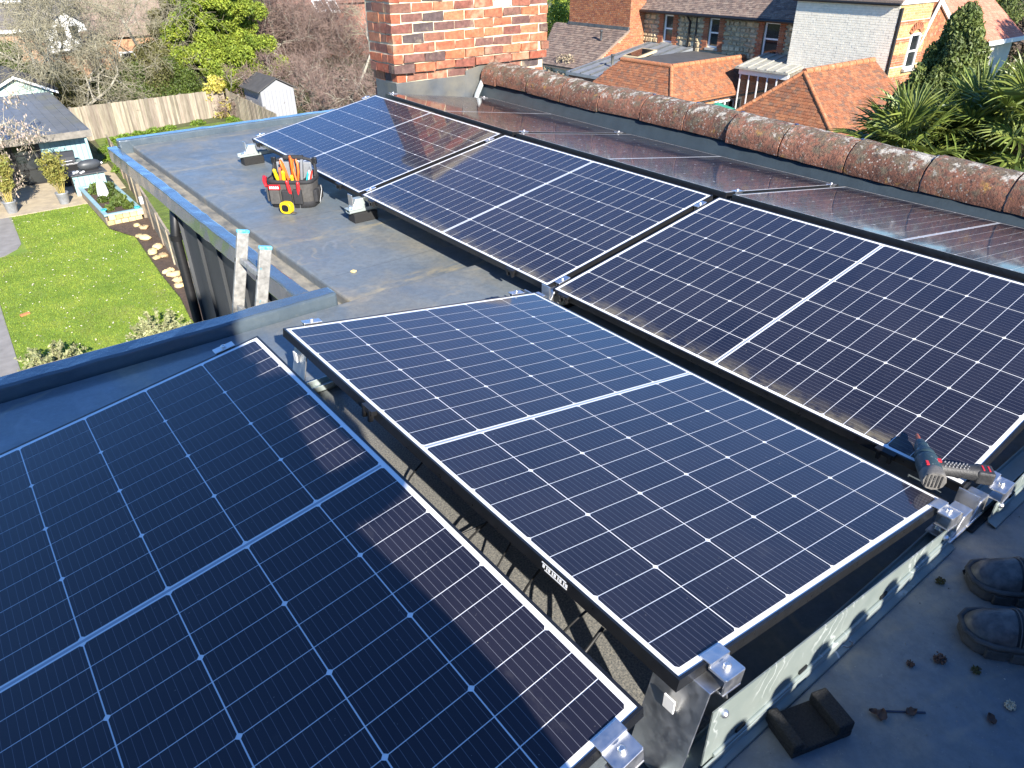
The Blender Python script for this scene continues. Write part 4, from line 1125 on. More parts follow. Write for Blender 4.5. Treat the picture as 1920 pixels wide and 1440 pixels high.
V = [(0.15, 0, 0.86), (0.05, 0.01, 1.08), (-0.09, 0.02, 1.28), (-0.17, 0.04, 1.50), (-0.20, 0.07, 1.56), (-0.20, 0.10, 1.68), (-0.20, 0.09, 1.78),
     (0.23, 0, 0.80), (0.24, 0.03, 0.46), (0.23, 0.0, 0.08), (0.24, 0.13, 0.04),
     (0.03, 0, 0.80), (-0.06, 0.03, 0.46), (-0.10, 0.0, 0.08), (-0.11, 0.13, 0.04),
     (0.11, 0.0, 1.55), (0.270, -0.02, 1.265), (0.05, 0.03, 1.20), (0.06, 0.24, 1.40), (0.05, 0.29, 1.45),
     (-0.37, 0.02, 1.44), (-0.50, 0.04, 1.18), (-0.36, 0.16, 1.28), (-0.14, 0.26, 1.40), (-0.09, 0.30, 1.45)]
Eg = [(0,1),(1,2),(2,3),(3,4),(4,5),(5,6),(0,7),(7,8),(8,9),(9,10),(0,11),(11,12),(12,13),(13,14),(3,15),(15,16),(16,17),(17,18),(18,19),(3,20),(20,21),(21,22),(22,23),(23,24)]
Rr = [(0.17,0.12),(0.165,0.11),(0.18,0.12),(0.12,0.09),(0.06,0.06),(0.085,0.095),(0.07,0.08),(0.095,0.10),(0.065,0.07),(0.045,0.05),(0.045,0.04),(0.095,0.10),(0.065,0.07),(0.045,0.05),(0.045,0.04),
      0.040,0.058,0.074,0.035,0.03,0.065,0.052,0.045,0.035,0.03]
skin_body('body', V, Eg, Rr, M_JACKET, pr)
MB().lathe([(0.03, 1.50), (0.075, 1.54), (0.095, 1.60), (0.10, 1.67), (0.085, 1.73), (0.05, 1.765), (0.01, 1.775)], 16, Matrix.Translation((-0.20, 0.095, 0.04))).build('head', M_SKIN, pr)
MB().lathe([(0.105, 1.66), (0.106, 1.70), (0.09, 1.75), (0.05, 1.785), (0.01, 1.792)], 16, Matrix.Translation((-0.20, 0.085, 0.04))).build('cap', M_JACKET, pr)
ph = thing('phone', 'phone held up at the camera position', 'phone')
ph.matrix_world = cam.matrix_world @ Matrix.Translation((0, 0, 0.022))
MB().box((-0.075, -0.055, 0.0), (0.075, 0.018, 0.008)).build('case', M_BLACK, ph, bevel=0.004)
# unseen brick stack added left behind the camera to shade the left foreground
r = thing('chimney', 'unseen brick stack added behind the camera to cast the left foreground shadow', 'chimney', (-1.85, -3.45, ZN))
MB().box((-0.85, -0.25, 0), (0.79, 0.25, 2.45)).build('stack', brick_mat('plain_red_brick', [(0.40, 0.12, 0.06), (0.30, 0.10, 0.06)], smear=0.3), r)
MB().box((-0.92, -0.32, 2.452), (0.80, 0.32, 2.60)).build('shade_stack_cap', M_MORTAR, r, bevel=0.02)
# unseen low wall with tile coping, added to shade the near roof
r = thing('shade_wall', 'unseen low brick wall with rounded coping, added to shade the near end of the roof', 'shade_wall', (1.6, -3.10, ZN))
MB().box((-2.2, -0.12, 0), (2.6, 0.12, 0.55)).build('wall_core', brick_mat('shade_wall_brick', [(0.40, 0.12, 0.06), (0.30, 0.10, 0.06)], smear=0.3), r)
x = -2.25; j = 0
while x < 2.5:
    w = 0.30
    MB().lathe([(0.13, 0.0), (0.135, 0.02), (0.13, w - 0.03), (0.14, w)], 14, Matrix.Translation((x, 0, 0.57 + random.uniform(-0.012, 0.02))) @ Matrix.Rotation(math.pi / 2, 4, 'Y')).build('coping_tile', M_LICHEN, r)
    for kx in (0.04, 0.185):
        MB().lathe([(0.012, 0), (0.034, 0.012), (0.042, 0.04), (0.034, 0.066), (0.01, 0.08)], 10, Matrix.Translation((x + kx, 0, 0.69 + random.uniform(-0.01, 0.01)))).build('dapple_knob', M_LICHEN, r)  # knobs added only to cast dappled shade on the side plate
    x += w + 0.004; j += 1
# ------------------------------------------------------------------ ground, lawn, paths
def ground_mat():
    m, nt, b = new_mat('scrubby_ground')
    P = wpos(nt)
    c = ramp(nt, noise(nt, P, 0.35, 7, 0.65), [(0.3, (0.055, 0.075, 0.02)), (0.5, (0.10, 0.12, 0.03)), (0.7, (0.14, 0.11, 0.06))])
    c = mixc(nt, framp(nt, noise(nt, P, 9, 5, 0.7), 0.45, 0.7), c, (0.045, 0.055, 0.02))
    nt.links.new(c, b.inputs['Base Color']); b.inputs['Roughness'].default_value = 0.95
    nt.links.new(bump(nt, noise(nt, P, 4, 6, 0.7), 1.0, 0.15), b.inputs['Normal'])
    return m
mb = MB(); mb.add([(-150, -60, GZ - 0.01), (260, -60, GZ - 0.01), (260, 320, GZ - 0.01), (-150, 320, GZ - 0.01)], [(0, 1, 2, 3)])
struct(mb.build('ground', ground_mat()))
def sheet(name, pts, z, mat, th=0.03):
    m = MB(); m.prism([(x, y, GZ + z) for x, y in pts], (0, 0, -th)); return struct(m.build(name, mat))
def lawn_mat():
    m, nt, b = new_mat('lawn_grass')
    P = wpos(nt)
    c = ramp(nt, noise(nt, P, 1.1, 6, 0.6), [(0.3, (0.13, 0.215, 0.018)), (0.55, (0.185, 0.28, 0.025)), (0.75, (0.26, 0.31, 0.05))])
    f = framp(nt, noise(nt, P, 26, 5, 0.75), 0.35, 0.68)
    c = mixc(nt, mth(nt, 'MULTIPLY', f, 0.55), c, (0.085, 0.145, 0.014))
    pt = framp(nt, noise(nt, mapping(nt, P, scale=(1, 0.6, 1)), 0.8, 6, 0.7), 0.54, 0.72)
    c = mixc(nt, mth(nt, 'MULTIPLY', pt, 0.55), c, (0.30, 0.27, 0.07))
    nt.links.new(c, b.inputs['Base Color']); b.inputs['Roughness'].default_value = 0.9
    nt.links.new(bump(nt, noise(nt, P, 34, 5, 0.7), 0.8, 0.03), b.inputs['Normal'])
    return m
M_LAWN = lawn_mat()
lawn_poly = [(-7, 6), (3.0, 6), (2.92, 15.9), (3.1, 17.4), (3.15, 19.3), (3.40, 23.3), (2.92, 24.6), (2.95, 28.22), (-7, 28.22)]
sheet('lawn', lawn_poly, 0.02, M_LAWN)
def blades(n, poly, h, mat, name, label, cat, z=0.02):
    P = np.array(poly); lo, hi = P.min(0), P.max(0)
    lo = np.maximum(lo, (-2.6, 13.5))
    pts = rng.uniform(lo, hi, (n, 2))
    def inside(q):
        c = np.zeros(len(q), bool); j = len(P) - 1
        for i in range(len(P)):
            xi, yi = P[i]; xj, yj = P[j]
            t = ((yi > q[:, 1]) != (yj > q[:, 1])) & (q[:, 0] < (xj - xi) * (q[:, 1] - yi) / (yj - yi + 1e-12) + xi)
            c ^= t; j = i
        return c
    pts = pts[inside(pts)]
    pts = pts[~((pts[:, 0] < 0.42) & (pts[:, 1] > 23.9)) & ~((pts[:, 0] < -0.86) & (pts[:, 1] < 20.8))]; n = len(pts)
    a = rng.uniform(0, 2 * np.pi, n); hh = h * rng.uniform(0.5, 1.3, n); w = 0.006 + 0.006 * rng.random(n)
    d = rng.normal(0, 0.4, (n, 2)) * hh[:, None]
    b0 = np.c_[pts[:, 0] - w * np.cos(a), pts[:, 1] - w * np.sin(a), np.full(n, GZ + z)]
    b1 = np.c_[pts[:, 0] + w * np.cos(a), pts[:, 1] + w * np.sin(a), np.full(n, GZ + z)]
    tp = np.c_[pts + d, GZ + z + hh]
    v = np.stack([b0, b1, tp], 1).reshape(-1, 3)
    return tag(inst(name, quads_mesh(name, v, 3, mat)), label, cat, kind='stuff')
M_BLADE = pmat('grass_blades', (0.25, 0.32, 0.036), 0.8, col2=(0.13, 0.21, 0.018), scale=1.1, island=True, transl=0.25)
blades(120000, lawn_poly, 0.032, M_BLADE, 'grass', 'short bright green lawn grass', 'grass')
pv = []
for i in range(420):
    x, y = random.uniform(-0.8, 3.0), 13.5 + 14.5 * random.random() ** 0.8
    if x < 0.45 and y > 23.6: continue
    s = random.uniform(0.012, 0.03); a = random.random() * 6.28; z = GZ + 0.045
    pv += [(x + s * math.cos(a + q), y + s * math.sin(a + q), z + 0.01 * (q > 2)) for q in (0, 1.57, 3.14, 4.71)]
tag(inst('fallen_petals', quads_mesh('fallen_petals', pv, 4, pmat('pale_petals', (0.72, 0.70, 0.55), 0.8, col2=(0.45, 0.36, 0.18), scale=2))), 'pale petals and bits scattered over the lawn', 'petals', kind='stuff')
M_PATH = pmat('grey_paving', (0.27, 0.25, 0.225), 0.85, col2=(0.20, 0.185, 0.165), scale=3, bmp=0.3, bscale=30, bdist=0.01)
sheet('path', [(-8, 28.26), (0.50, 28.26), (0.36, 24.9), (0.20, 24.45), (-0.2, 24.0), (-0.9, 23.75), (-8, 23.3)], 0.032, M_PATH)
sheet('path', [(-8, 6), (-0.93, 6), (-0.90, 15.8), (-0.80, 20.0), (-1.5, 21), (-8, 21)], 0.036, M_PATH)
M_PATIO = pmat('sandy_paving', (0.46, 0.38, 0.25), 0.9, col2=(0.33, 0.27, 0.19), scale=3.5, bmp=0.5, bscale=25, bdist=0.01)
sheet('patio', [(-8, 28.24), (2.98, 28.24), (2.98, 29.4), (4.6, 29.6), (4.9, 34), (-8, 34)], 0.040, M_PATIO)
M_SOIL = pmat('brown_soil', (0.10, 0.065, 0.045), 0.95, col2=(0.055, 0.036, 0.025), scale=8, bmp=1.0, bscale=18, bdist=0.04)
sheet('soil_border', [(3.02, 13), (3.75, 13), (3.68, 19.6), (4.25, 25.1), (2.98, 24.9), (2.98, 24.55), (3.42, 23.2), (3.17, 19.3), (3.12, 17.4), (2.94, 15.9)], 0.06, M_SOIL)
M_NGRASS = pmat('rough_green', (0.16, 0.22, 0.03), 0.95, col2=(0.08, 0.12, 0.02), scale=2.5, bmp=1.0, bscale=9, bdist=0.08)
sheet('side_garden', [(3.9, 19.0), (8.5, 19.0), (14, 39.6), (5.5, 39.6), (4.45, 26)], 0.03, M_NGRASS)

# ------------------------------------------------------------------ foliage makers
def leaf_cloud(centers, radii, per, size, up=0.0, flat=1.0):
    """leaf quads filling blobs; returns verts of quads"""
    out = []
    for c, r_, n in zip(centers, radii, per):
        r_ = np.asarray(r_, float)
        d = rng.normal(size=(n, 3)); d /= np.linalg.norm(d, axis=1)[:, None]
        rad = rng.random(n) ** (1 / 2.4)
        p = np.asarray(c) + d * rad[:, None] * r_
        u = rng.normal(size=(n, 3)); u[:, 2] = u[:, 2] * flat + up; u /= np.linalg.norm(u, axis=1)[:, None]
        w = np.cross(u, rng.normal(size=(n, 3))); w /= np.linalg.norm(w, axis=1)[:, None]
        s = size * rng.uniform(0.55, 1.45, n)[:, None]
        out.append(np.stack([p - u * s - w * s * 0.1, p - u * s * 0.1 + w * s * 0.42, p + u * s, p - u * s * 0.1 - w * s * 0.42], 1).reshape(-1, 3))
    return np.concatenate(out)
def branchy(m, p, d, length, rad, level, droop, spread, twigs, nseg=4, nchild=3, wig=0.18):
    pts = [Vector(p)]; rads = [rad]; dd = Vector(d).normalized()
    for i in range(nseg):
        dd = (dd + Vector((random.gauss(0, wig), random.gauss(0, wig), random.gauss(0, wig) - droop * (0.4 if level > 1 else 1.0) * (1 if level < 3 else 0.5)))).normalized()
        pts.append(pts[-1] + dd * length / nseg); rads.append(max(0.0075, rad * (1 - 0.6 * (i + 1) / nseg)))
    (m if level > 1 else twigs).tube(pts, rads, 6 if level > 2 else 4 if level > 1 else 3, cap=False)
    if level <= 0: return
    for k in range(nchild + (1 if level < 3 else 0)):
        t = random.uniform(0.3, 1.0); i = min(nseg - 1, int(t * nseg)); q = pts[i].lerp(pts[i + 1], t * nseg - i)
        ax = (pts[i + 1] - pts[i]).normalized()
        o = Vector((random.gauss(0, 1), random.gauss(0, 1), random.gauss(0, 1))); o = (o - ax * o.dot(ax)).normalized()
        nd = (ax * (1 - spread * 0.5) + o * spread).normalized()
        branchy(m, q, nd, length * random.uniform(0.5, 0.75), rads[i] * 0.55 + 0.001, level - 1, droop, spread, twigs, max(3, nseg - 1) if level > 1 else 3, nchild, wig)
M_BARK = pmat('grey_bark', (0.42, 0.39, 0.31), 0.95, col2=(0.20, 0.18, 0.14), scale=5, bmp=0.8, bscale=14, bdist=0.03)
M_TWIG = pmat('pale_twigs', (0.34, 0.31, 0.21), 0.9, col2=(0.17, 0.15, 0.095), scale=0.9)
M_TWIGB = pmat('brown_twigs', (0.25, 0.175, 0.14), 0.9, col2=(0.15, 0.10, 0.085), scale=1.5)
def bare_tree(label, base, h, lean, lv, droop, spread, nch, seed, rad=0.16, mt=None, group='leafless trees behind the garden fence', name='bare_tree', multi=1):
    random.seed(seed)
    r = thing(name, label, 'tree' if 'tree' in name else 'shrub', tuple(base), group=group)
    m = MB(); tw = MB()
    for k in range(multi):
        a = random.random() * 6.28
        st = (0, 0, 0) if multi == 1 else (0.25 * math.cos(a), 0.25 * math.sin(a), 0)
        ln = Vector(lean) + (Vector((0, 0, 0)) if multi == 1 else Vector((math.cos(a), math.sin(a), 0)) * 0.35)
        branchy(m, st, Vector((0, 0, 1)) + ln, h * 0.62, rad, lv, droop, spread, tw, 5, nch)
    if len(m.v): m.build('trunk', M_BARK, r)
    tw.build('twigs', mt or M_TWIG, r)['kind'] = 'stuff'
    return r
def crown_thing(name, label, base, blobs, size, mat, trunk_h, trunk_r=0.12, group=None, up=0.0, cat='tree', flat=1.0, dens=1.0):
    r = thing(name, label, cat, tuple(base), group=group)
    cs = [b[0] for b in blobs]; rs = [b[1] for b in blobs]
    per = [max(60, int(dens * b[1][0] * b[1][1] * b[1][2] ** 0.5 * 900)) for b in blobs] if len(blobs[0]) < 3 else [b[2] for b in blobs]
    inst('crown', quads_mesh('crown', leaf_cloud(cs, rs, per, size, up, flat), 4, mat), r)
    MB().tube([(0, 0, 0), (0.05, 0.02, trunk_h * 0.5), (0, 0, trunk_h)], [trunk_r, trunk_r * 0.8, trunk_r * 0.4], 8).build('trunk', M_BARK, r)
    return r
def bushy(n, rx, ry, h, z0=0.0, br=0.35):
    out = []
    for i in range(n):
        a = random.random() * 6.28; q = random.random() ** 0.5; z = random.random()
        sh = math.sin(math.pi * (0.18 + 0.8 * z)) 
        out.append(((rx * q * sh * math.cos(a), ry * q * sh * math.sin(a), z0 + z * h), (br * random.uniform(0.7, 1.3),) * 3))
    return out
G_LEAF = dict(island=True, transl=0.3, rough=0.7)
M_CONIFER = pmat('yellow_green_conifer', (0.30, 0.36, 0.036), 0.7, col2=(0.11, 0.17, 0.018), scale=0.9, island=True, transl=0.25)
M_HEDGE = pmat('mid_green_leaves', (0.12, 0.165, 0.025), 0.6, col2=(0.045, 0.075, 0.012), scale=1.2, island=True, transl=0.25)
M_OLIVE = pmat('olive_leaves', (0.17, 0.165, 0.055), 0.7, col2=(0.09, 0.085, 0.03), scale=1.0, island=True, transl=0.25)
M_YEW = pmat('dark_yew', (0.17, 0.21, 0.048), 0.6, col2=(0.060, 0.085, 0.022), scale=1.6, island=True, transl=0.15)
M_YELLOW_L = pmat('yellow_flowers', (0.66, 0.58, 0.13), 0.7, col2=(0.40, 0.36, 0.06), scale=2, island=True, transl=0.3)
M_SILVER = pmat('silver_green_leaves', (0.40, 0.40, 0.20), 0.7, col2=(0.22, 0.24, 0.10), scale=4, island=True, transl=0.3)
M_BAMBOO = pmat('bamboo_leaves', (0.34, 0.30, 0.07), 0.65, col2=(0.16, 0.18, 0.035), scale=3, island=True, transl=0.3)
M_BUD = pmat('magnolia_buds', (0.62, 0.52, 0.44), 0.7, col2=(0.40, 0.30, 0.24), scale=5, island=True, transl=0.2)
M_PALM = pmat('palm_leaf', (0.20, 0.245, 0.050), 0.40, col2=(0.10, 0.14, 0.028), scale=3, island=True, transl=0.22, spec=0.6)

# ------------------------------------------------------------------ garden room, sheds and fences
M_BLUEW = pmat('duck_egg_boards', (0.27, 0.42, 0.43), 0.6, var=0.18, scale=4, stretch=(2, 2, 0.3))
M_SHEETROOF = pmat('grey_sheet_roof', (0.19, 0.20, 0.21), 0.42, metal=0.25, var=0.3, scale=2.5, grime=(0.20, 0.19, 0.12))
M_WOOD = pmat('grey_weathered_wood', (0.31, 0.265, 0.20), 0.9, col2=(0.20, 0.165, 0.12), scale=4, stretch=(3, 3, 0.4), bmp=0.4, bscale=40, bdist=0.005, island=True)
M_WOODH = pmat('weathered_board', (0.33, 0.27, 0.19), 0.9, col2=(0.20, 0.16, 0.11), scale=5, bmp=0.4, bscale=40, bdist=0.005, objrand=True)
M_BEAM = pmat('grey_timber', (0.22, 0.20, 0.17), 0.9, var=0.4, scale=5)
M_FELT = pmat('roof_felt', (0.075, 0.072, 0.070), 0.9, var=0.35, scale=3, bmp=0.4, bscale=40, bdist=0.004)
FY = 32.3
def prism_on(m, pts, off): m.prism([tuple(q) for q in pts], off); return m
sr = ony(154, 250, FY); sx1 = float(sr[0]); 
ez = float(ony(160, 241, FY - 0.5)[2])
xl = sx1 - 4.6
r = thing('garden_room', 'pale blue boarded garden room with grey sheet roof and black glazed doors', 'garden room', (sx1, FY, GZ))
H = ez - 0.12 - GZ
back = 3.6
db = onz(105, 171, ez + 0.35)
depth = float(min(7.5, max(3.0, db[1] - FY)))
# walls as upright boards on a core
MB().box((-4.6, 0.03, 0), (-0.02, depth, H)).build('wall_core', M_DARK, r)
x = -2.03 + 0.0
for j in range(9):
    MB().box((-1.62 + j * 0.18, -0.012, 0), (-1.62 + j * 0.18 + 0.172, 0.03, H)).build('board', M_BLUEW, r, bevel=0.004)
for j in range(int(depth / 0.2)):
    MB().box((-0.02, 0.03 + j * 0.2, 0), (0.012, 0.03 + j * 0.2 + 0.192, H)).build('board', M_BLUEW, r)
MB().box((-0.06, -0.55, 0), (0.03, -0.46, H)).build('post', M_BLUEW, r)
DH = min(2.05, H - 0.08)
# glazed doors: three leaves of black frame and panes
for j in range(3):
    x0 = -1.70 - (j + 1) * 0.92
    m = MB(); fw = 0.07
    m.box((x0, -0.03, 0.03), (x0 + fw, 0.02, DH)); m.box((x0 + 0.9 - fw, -0.03, 0.03), (x0 + 0.9, 0.02, DH))
    for zz in (0.03, DH * 0.34, DH * 0.66, DH - 0.07): m.box((x0 + fw, -0.028, zz), (x0 + 0.9 - fw, 0.018, zz + (0.07 if zz in (0.03, DH - 0.07) else 0.035)))
    dr = m.build('door', M_BLACK, r)
    for a_, b2 in ((0.10, DH * 0.34), (DH * 0.34 + 0.035, DH * 0.66), (DH * 0.66 + 0.035, DH - 0.07)):
        MB().box((x0 + fw, -0.008, a_), (x0 + 0.9 - fw, -0.002, b2)).build('pane', M_GLASS, dr)
MB().box((-4.6, -0.02, DH + 0.01), (-1.63, 0.03, H - 0.005)).build('lintel_board', M_BLUEW, r)
MB().cbox((-1.55, -0.06, 1.98), (0.07, 0.12, 0.12)).build('wall_lamp', M_BLACK, r, bevel=0.02)
# roof: ribbed sheets, fascia beam
rise = 0.38
o = MB(); prism_on(o, [(-4.9, -0.62, H + 0.02), (0.22, -0.62, H + 0.02), (0.22, depth + 0.2, H + 0.02 + rise), (-4.9, depth + 0.2, H + 0.02 + rise)], (0, 0, 0.06)); ro = o.build('roof', M_SHEETROOF, r)
for j in range(16):
    x = -4.85 + j * 0.335
    o = MB(); prism_on(o, [(x, -0.62, H + 0.08), (x + 0.035, -0.62, H + 0.08), (x + 0.035, depth + 0.2, H + 0.08 + rise), (x, depth + 0.2, H + 0.08 + rise)], (0, 0, 0.03)); o.build('roof_rib', M_SHEETROOF, ro)
MB().box((-4.9, -0.68, H - 0.17), (0.24, -0.625, H + 0.09)).build('fascia', M_BEAM, r, bevel=0.01)

# mint gabled shed further back
gx = lambda px, py, Y: ony(px, py, Y)
Yg = FY + depth + 2.2
pk = gx(22, 141, Yg); el = gx(-62, 180, Yg); er = gx(96, 165, Yg)
r = thing('shed', 'mint green gabled shed with dark felt roof behind the garden room', 'shed', (float(pk[0]), Yg, GZ))
hp_, hw, he = float(pk[2]) - GZ, float(er[0] - pk[0]), float(er[2]) - GZ
M_MINT = pmat('mint_boards', (0.42, 0.55, 0.47), 0.6, var=0.12, scale=3)
MB().prism([(-hw, 0, 0), (hw, 0, 0), (hw, 0, he), (0, 0, hp_), (-hw, 0, he)], (0, 3.2, 0)).build('wall', M_MINT, r)
for s in (-1, 1):
    MB().prism([(0, -0.25, hp_ + 0.02), (s * (hw + 0.25), -0.25, he - 0.08), (s * (hw + 0.25), 3.4, he - 0.08), (0, 3.4, hp_ + 0.02)], (0, 0, 0.08)).build('roof', M_FELT, r)
    MB().prism([(0, -0.28, hp_ - 0.02), (s * (hw + 0.22), -0.28, he - 0.12), (s * (hw + 0.22), -0.28, he - 0.24), (0, -0.28, hp_ - 0.14)], (0, 0.03, 0)).build('barge_board', M_WHITEPAINT, r)
# grey shed right of the conifer
Yk = 37.0
tl = ony(488, 172, Yk); tr = ony(548, 190, Yk)
r = thing('shed', 'small pale grey shed with dark roof below the brown bare shrubs', 'shed', (float(tl[0]), Yk, GZ))
he = float(tl[2]) - GZ
M_PALEG = pmat('pale_grey_boards', (0.27, 0.275, 0.29), 0.7, var=0.15, scale=4, stretch=(3, 3, 0.3))
for j in range(9): MB().box((j * 0.2, -0.01, 0), (j * 0.2 + 0.192, 0.03, he)).build('board', M_PALEG, r)
for j in range(12): MB().box((-0.01, 0.03 + j * 0.2, 0), (0.03, 0.03 + j * 0.2 + 0.192, he)).build('board', M_PALEG, r)
MB().box((0.03, 0.03, 0), (1.78, 2.4, he)).build('wall_core', M_DARK, r)
MB().prism([(-0.2, -0.15, he - 0.05), (-0.2, 2.6, he - 0.05), (0.9, 2.6, he + 0.55), (0.9, -0.15, he + 0.55)], (0, 0, 0.05)).build('roof', M_FELT, r)
MB().prism([(2.0, -0.15, he - 0.05), (0.9, -0.15, he + 0.55), (0.9, 2.6, he + 0.55), (2.0, 2.6, he - 0.05)], (0, 0, 0.05)).build('roof', M_FELT, r)
MB().prism([(0.02, 0.0, he), (1.78, 0.0, he), (0.9, 0.0, he + 0.5)], (0, 0.04, 0)).build('gable', M_PALEG, r)

# tall pale close-board fence at the back, and its return
def board_fence(label, a, b, ha, hb, step=0.105, cap=True):
    a = np.array(a, float); b = np.array(b, float); L_ = float(np.linalg.norm(b - a)); n = int(L_ / step)
    r = thing('board_fence', label, 'fence', (a[0], a[1], GZ), (0, 0, math.atan2(b[1] - a[1], b[0] - a[0])))
    m = MB()
    for i in range(n):
        h = ha + (hb - ha) * i / n + random.uniform(-0.015, 0.015)
        y = 0.0 if i % 2 else 0.016
        m.box((i * step, y, 0.0), (i * step + step + 0.02, y + 0.016, h))
    o = m.build('fence_boards', M_WOOD, r); o['kind'] = 'stuff'
    for k in range(int(L_ / 1.9) + 1):
        MB().box((k * 1.9, 0.04, 0), (k * 1.9 + 0.1, 0.14, ha + (hb - ha) * k * 1.9 / L_ + 0.03)).build('post', M_BEAM, r)
    return r
fa = gnd(150, 268); fb = gnd(285, 246); fc_ = gnd(430, 215)
board_fence('tall pale weathered board fence across the back of the garden', (fa[0], fa[1]), (fc_[0], fc_[1]), 1.62, 1.36)
top2 = onz(518, 214, GZ + 1.15)
board_fence('lower fence run sloping away to the right of the back fence', (fc_[0], fc_[1]), (top2[0], top2[1]), 1.36, 1.15)
# horizontal board panels along the lawn
fx = lambda y: 3.69 + 0.105 * (y - 19.6)
ys = [16.2, 18.05, 19.9, 21.75, 23.6, 25.45, 27.3, 29.15, 31.0, 32.85, 34.7]
for i in range(len(ys) - 1):
    ya, yb = ys[i], ys[i + 1]; xa, xb = fx(ya), fx(yb)
    L_ = math.hypot(xb - xa, yb - ya)
    r = thing('fence_panel', ['nearest weathered fence panel, partly behind the downpipe', 'weathered fence panel beside the stone-edged soil, second from the downpipe', 'weathered fence panel beside the soil border, third from the downpipe', 'weathered fence panel beside the upper stones, fourth from the downpipe', 'weathered fence panel at the near end of the raised bed',
              'weathered fence panel along the middle of the raised bed', 'weathered fence panel at the far end of the raised bed', 'weathered fence panel beside the barbecue counter', 'weathered fence panel beside the garden room front', 'farthest weathered fence panel, beside the garden room wall'][i],
              'fence', (xa, ya, GZ), (0, 0, math.atan2(yb - ya, xb - xa)), 'horizontal board fence along the lawn')
    hgt = 1.05
    for j in range(7):
        z0 = 0.03 + j * hgt / 7
        MB().box((0.06, -0.012 - 0.008 * (j % 2), z0), (L_ - 0.02, 0.012, z0 + hgt / 7 - 0.006 + 0.012)).build('board', M_WOODH, r, rot=(0, 0, 0))
    MB().box((-0.05, -0.05, 0), (0.05, 0.05, hgt + 0.07)).build('post', M_WOODH, r, bevel=0.01)
    MB().box((0.05, -0.03, hgt + 0.045), (L_ - 0.05, 0.03, hgt + 0.07)).build('cap_rail', M_WOODH, r)

# raised bed, counter, barbecue
r = thing('raised_bed', 'raised planting bed with blue rim and yellow stone end by the fence', 'raised bed', (3.55, 27.3, GZ))
M_BLUER = pmat('blue_rim_paint', (0.27, 0.42, 0.45), 0.6, var=0.15, scale=6)
x0, x1, y0, y1, hb_ = -0.62, 0.60, -2.35, 1.9, 0.42
MB().box((x0 + 0.08, y0 + 0.08, 0), (x1 - 0.08, y1 - 0.08, hb_ - 0.08)).build('soil', M_SOIL, r)
for lo, hi in (((x0, y0 + 0.14, hb_ - 0.05), (x0 + 0.14, y1 - 0.14, hb_)), ((x1 - 0.14, y0 + 0.14, hb_ - 0.05), (x1, y1 - 0.14, hb_)), ((x0, y0, hb_ - 0.05), (x1, y0 + 0.14, hb_ + 0.002)), ((x0, y1 - 0.14, hb_ - 0.05), (x1, y1, hb_ + 0.002))):
    MB().box(lo, hi).build('rim_board', M_BLUER, r, bevel=0.006)
MB().box((x0 + 0.03, y0 + 0.145, 0.02), (x0 + 0.08, y1 - 0.1, hb_ - 0.05)).build('side_board', M_WOODH, r)
M_STONEY = pmat('yellow_stone', (0.62, 0.48, 0.25), 0.9, col2=(0.48, 0.35, 0.17), scale=6, bmp=0.6, bscale=20, bdist=0.02, objrand=True)
for j in range(2):
    for i in range(5):
        MB().box((x0 + 0.04 + i * 0.225 + (0.08 if j else 0), y0 + 0.02 + random.uniform(-0.02, 0.02), 0.02 + j * 0.175), (x0 + 0.04 + i * 0.225 + 0.215 + (0.08 if j else 0), y0 + 0.14, 0.02 + j * 0.175 + 0.165)).build('stone', M_STONEY, r, bevel=0.02)
for i, (x, y, s) in enumerate([(-0.15, 0.9, 0.32), (0.25, 1.1, 0.28), (0.2, 0.0, 0.25), (0.05, -1.2, 0.25), (0.25, -0.7, 0.26), (-0.3, -1.6, 0.16), (-0.25, -0.4, 0.2), (0.3, -1.7, 0.2)]):
    crown_thing('bed_plant', ['leafy green plant behind the white stake in the raised bed', 'green plant in the far corner of the raised bed', 'green plant right of the white stake', 'low green plant in the front of the raised bed', 'green plant by the fence side of the raised bed', 'small weed at the front left of the raised bed', 'small plant at the left rim of the raised bed', 'small plant at the front right of the raised bed'][i],
                (3.55 + x, 27.3 + y, GZ + 0.33), [((0, 0, s * 0.5), (s, s, s * 0.7), 260)], 0.07, M_HEDGE, s * 0.5, 0.01, 'plants in the raised bed', cat='plant', up=0.6)
t = thing('plant_cover', 'white pointed cloche on a stake in the raised bed', 'cloche', (3.45, 27.4, GZ + 0.33))
MB().lathe([(0.20, 0.02), (0.19, 0.25), (0.15, 0.5), (0.06, 0.68)], 10).build('cover', M_WHITEPAINT, t)
MB().tube([(0.03, -0.2, -0.25), (0.0, 0.0, 0.95)], 0.014, 6).build('stake', M_BEAM, t)
for (x, y, lb) in ((3.05, 25.5, 'left'), (4.02, 25.1, 'right')):
    t = thing('saucer', 'small turquoise dish on the %s front corner of the raised bed rim' % lb, 'dish', (x, y, GZ + 0.42))
    MB().lathe([(0.06, 0.0), (0.10, 0.03), (0.10, 0.05), (0.08, 0.05), (0.05, 0.02)], 14).build('bowl', pmat('turquoise_glaze', (0.05, 0.42, 0.44), 0.3), t)
    MB().lathe([(0.078, 0.034), (0.076, 0.036)], 14).build('water', M_GLASS, t)
t = thing('post', 'short timber post with white band at the front corner of the raised bed', 'post', (4.20, 25.05, GZ))
MB().box((-0.05, -0.05, 0), (0.05, 0.05, 1.25)).build('upright', M_WOODH, t); MB().box((-0.053, -0.053, 0.55), (0.053, 0.053, 0.80)).build('white_band', M_WHITEPAINT, t)
r = thing('counter', 'blue boarded outdoor counter with dark top holding pale pebbles', 'counter', (3.42, 29.75, GZ))
MB().box((-0.55, -0.3, 0), (0.55, 0.35, 0.78)).build('carcass', M_DARK, r)
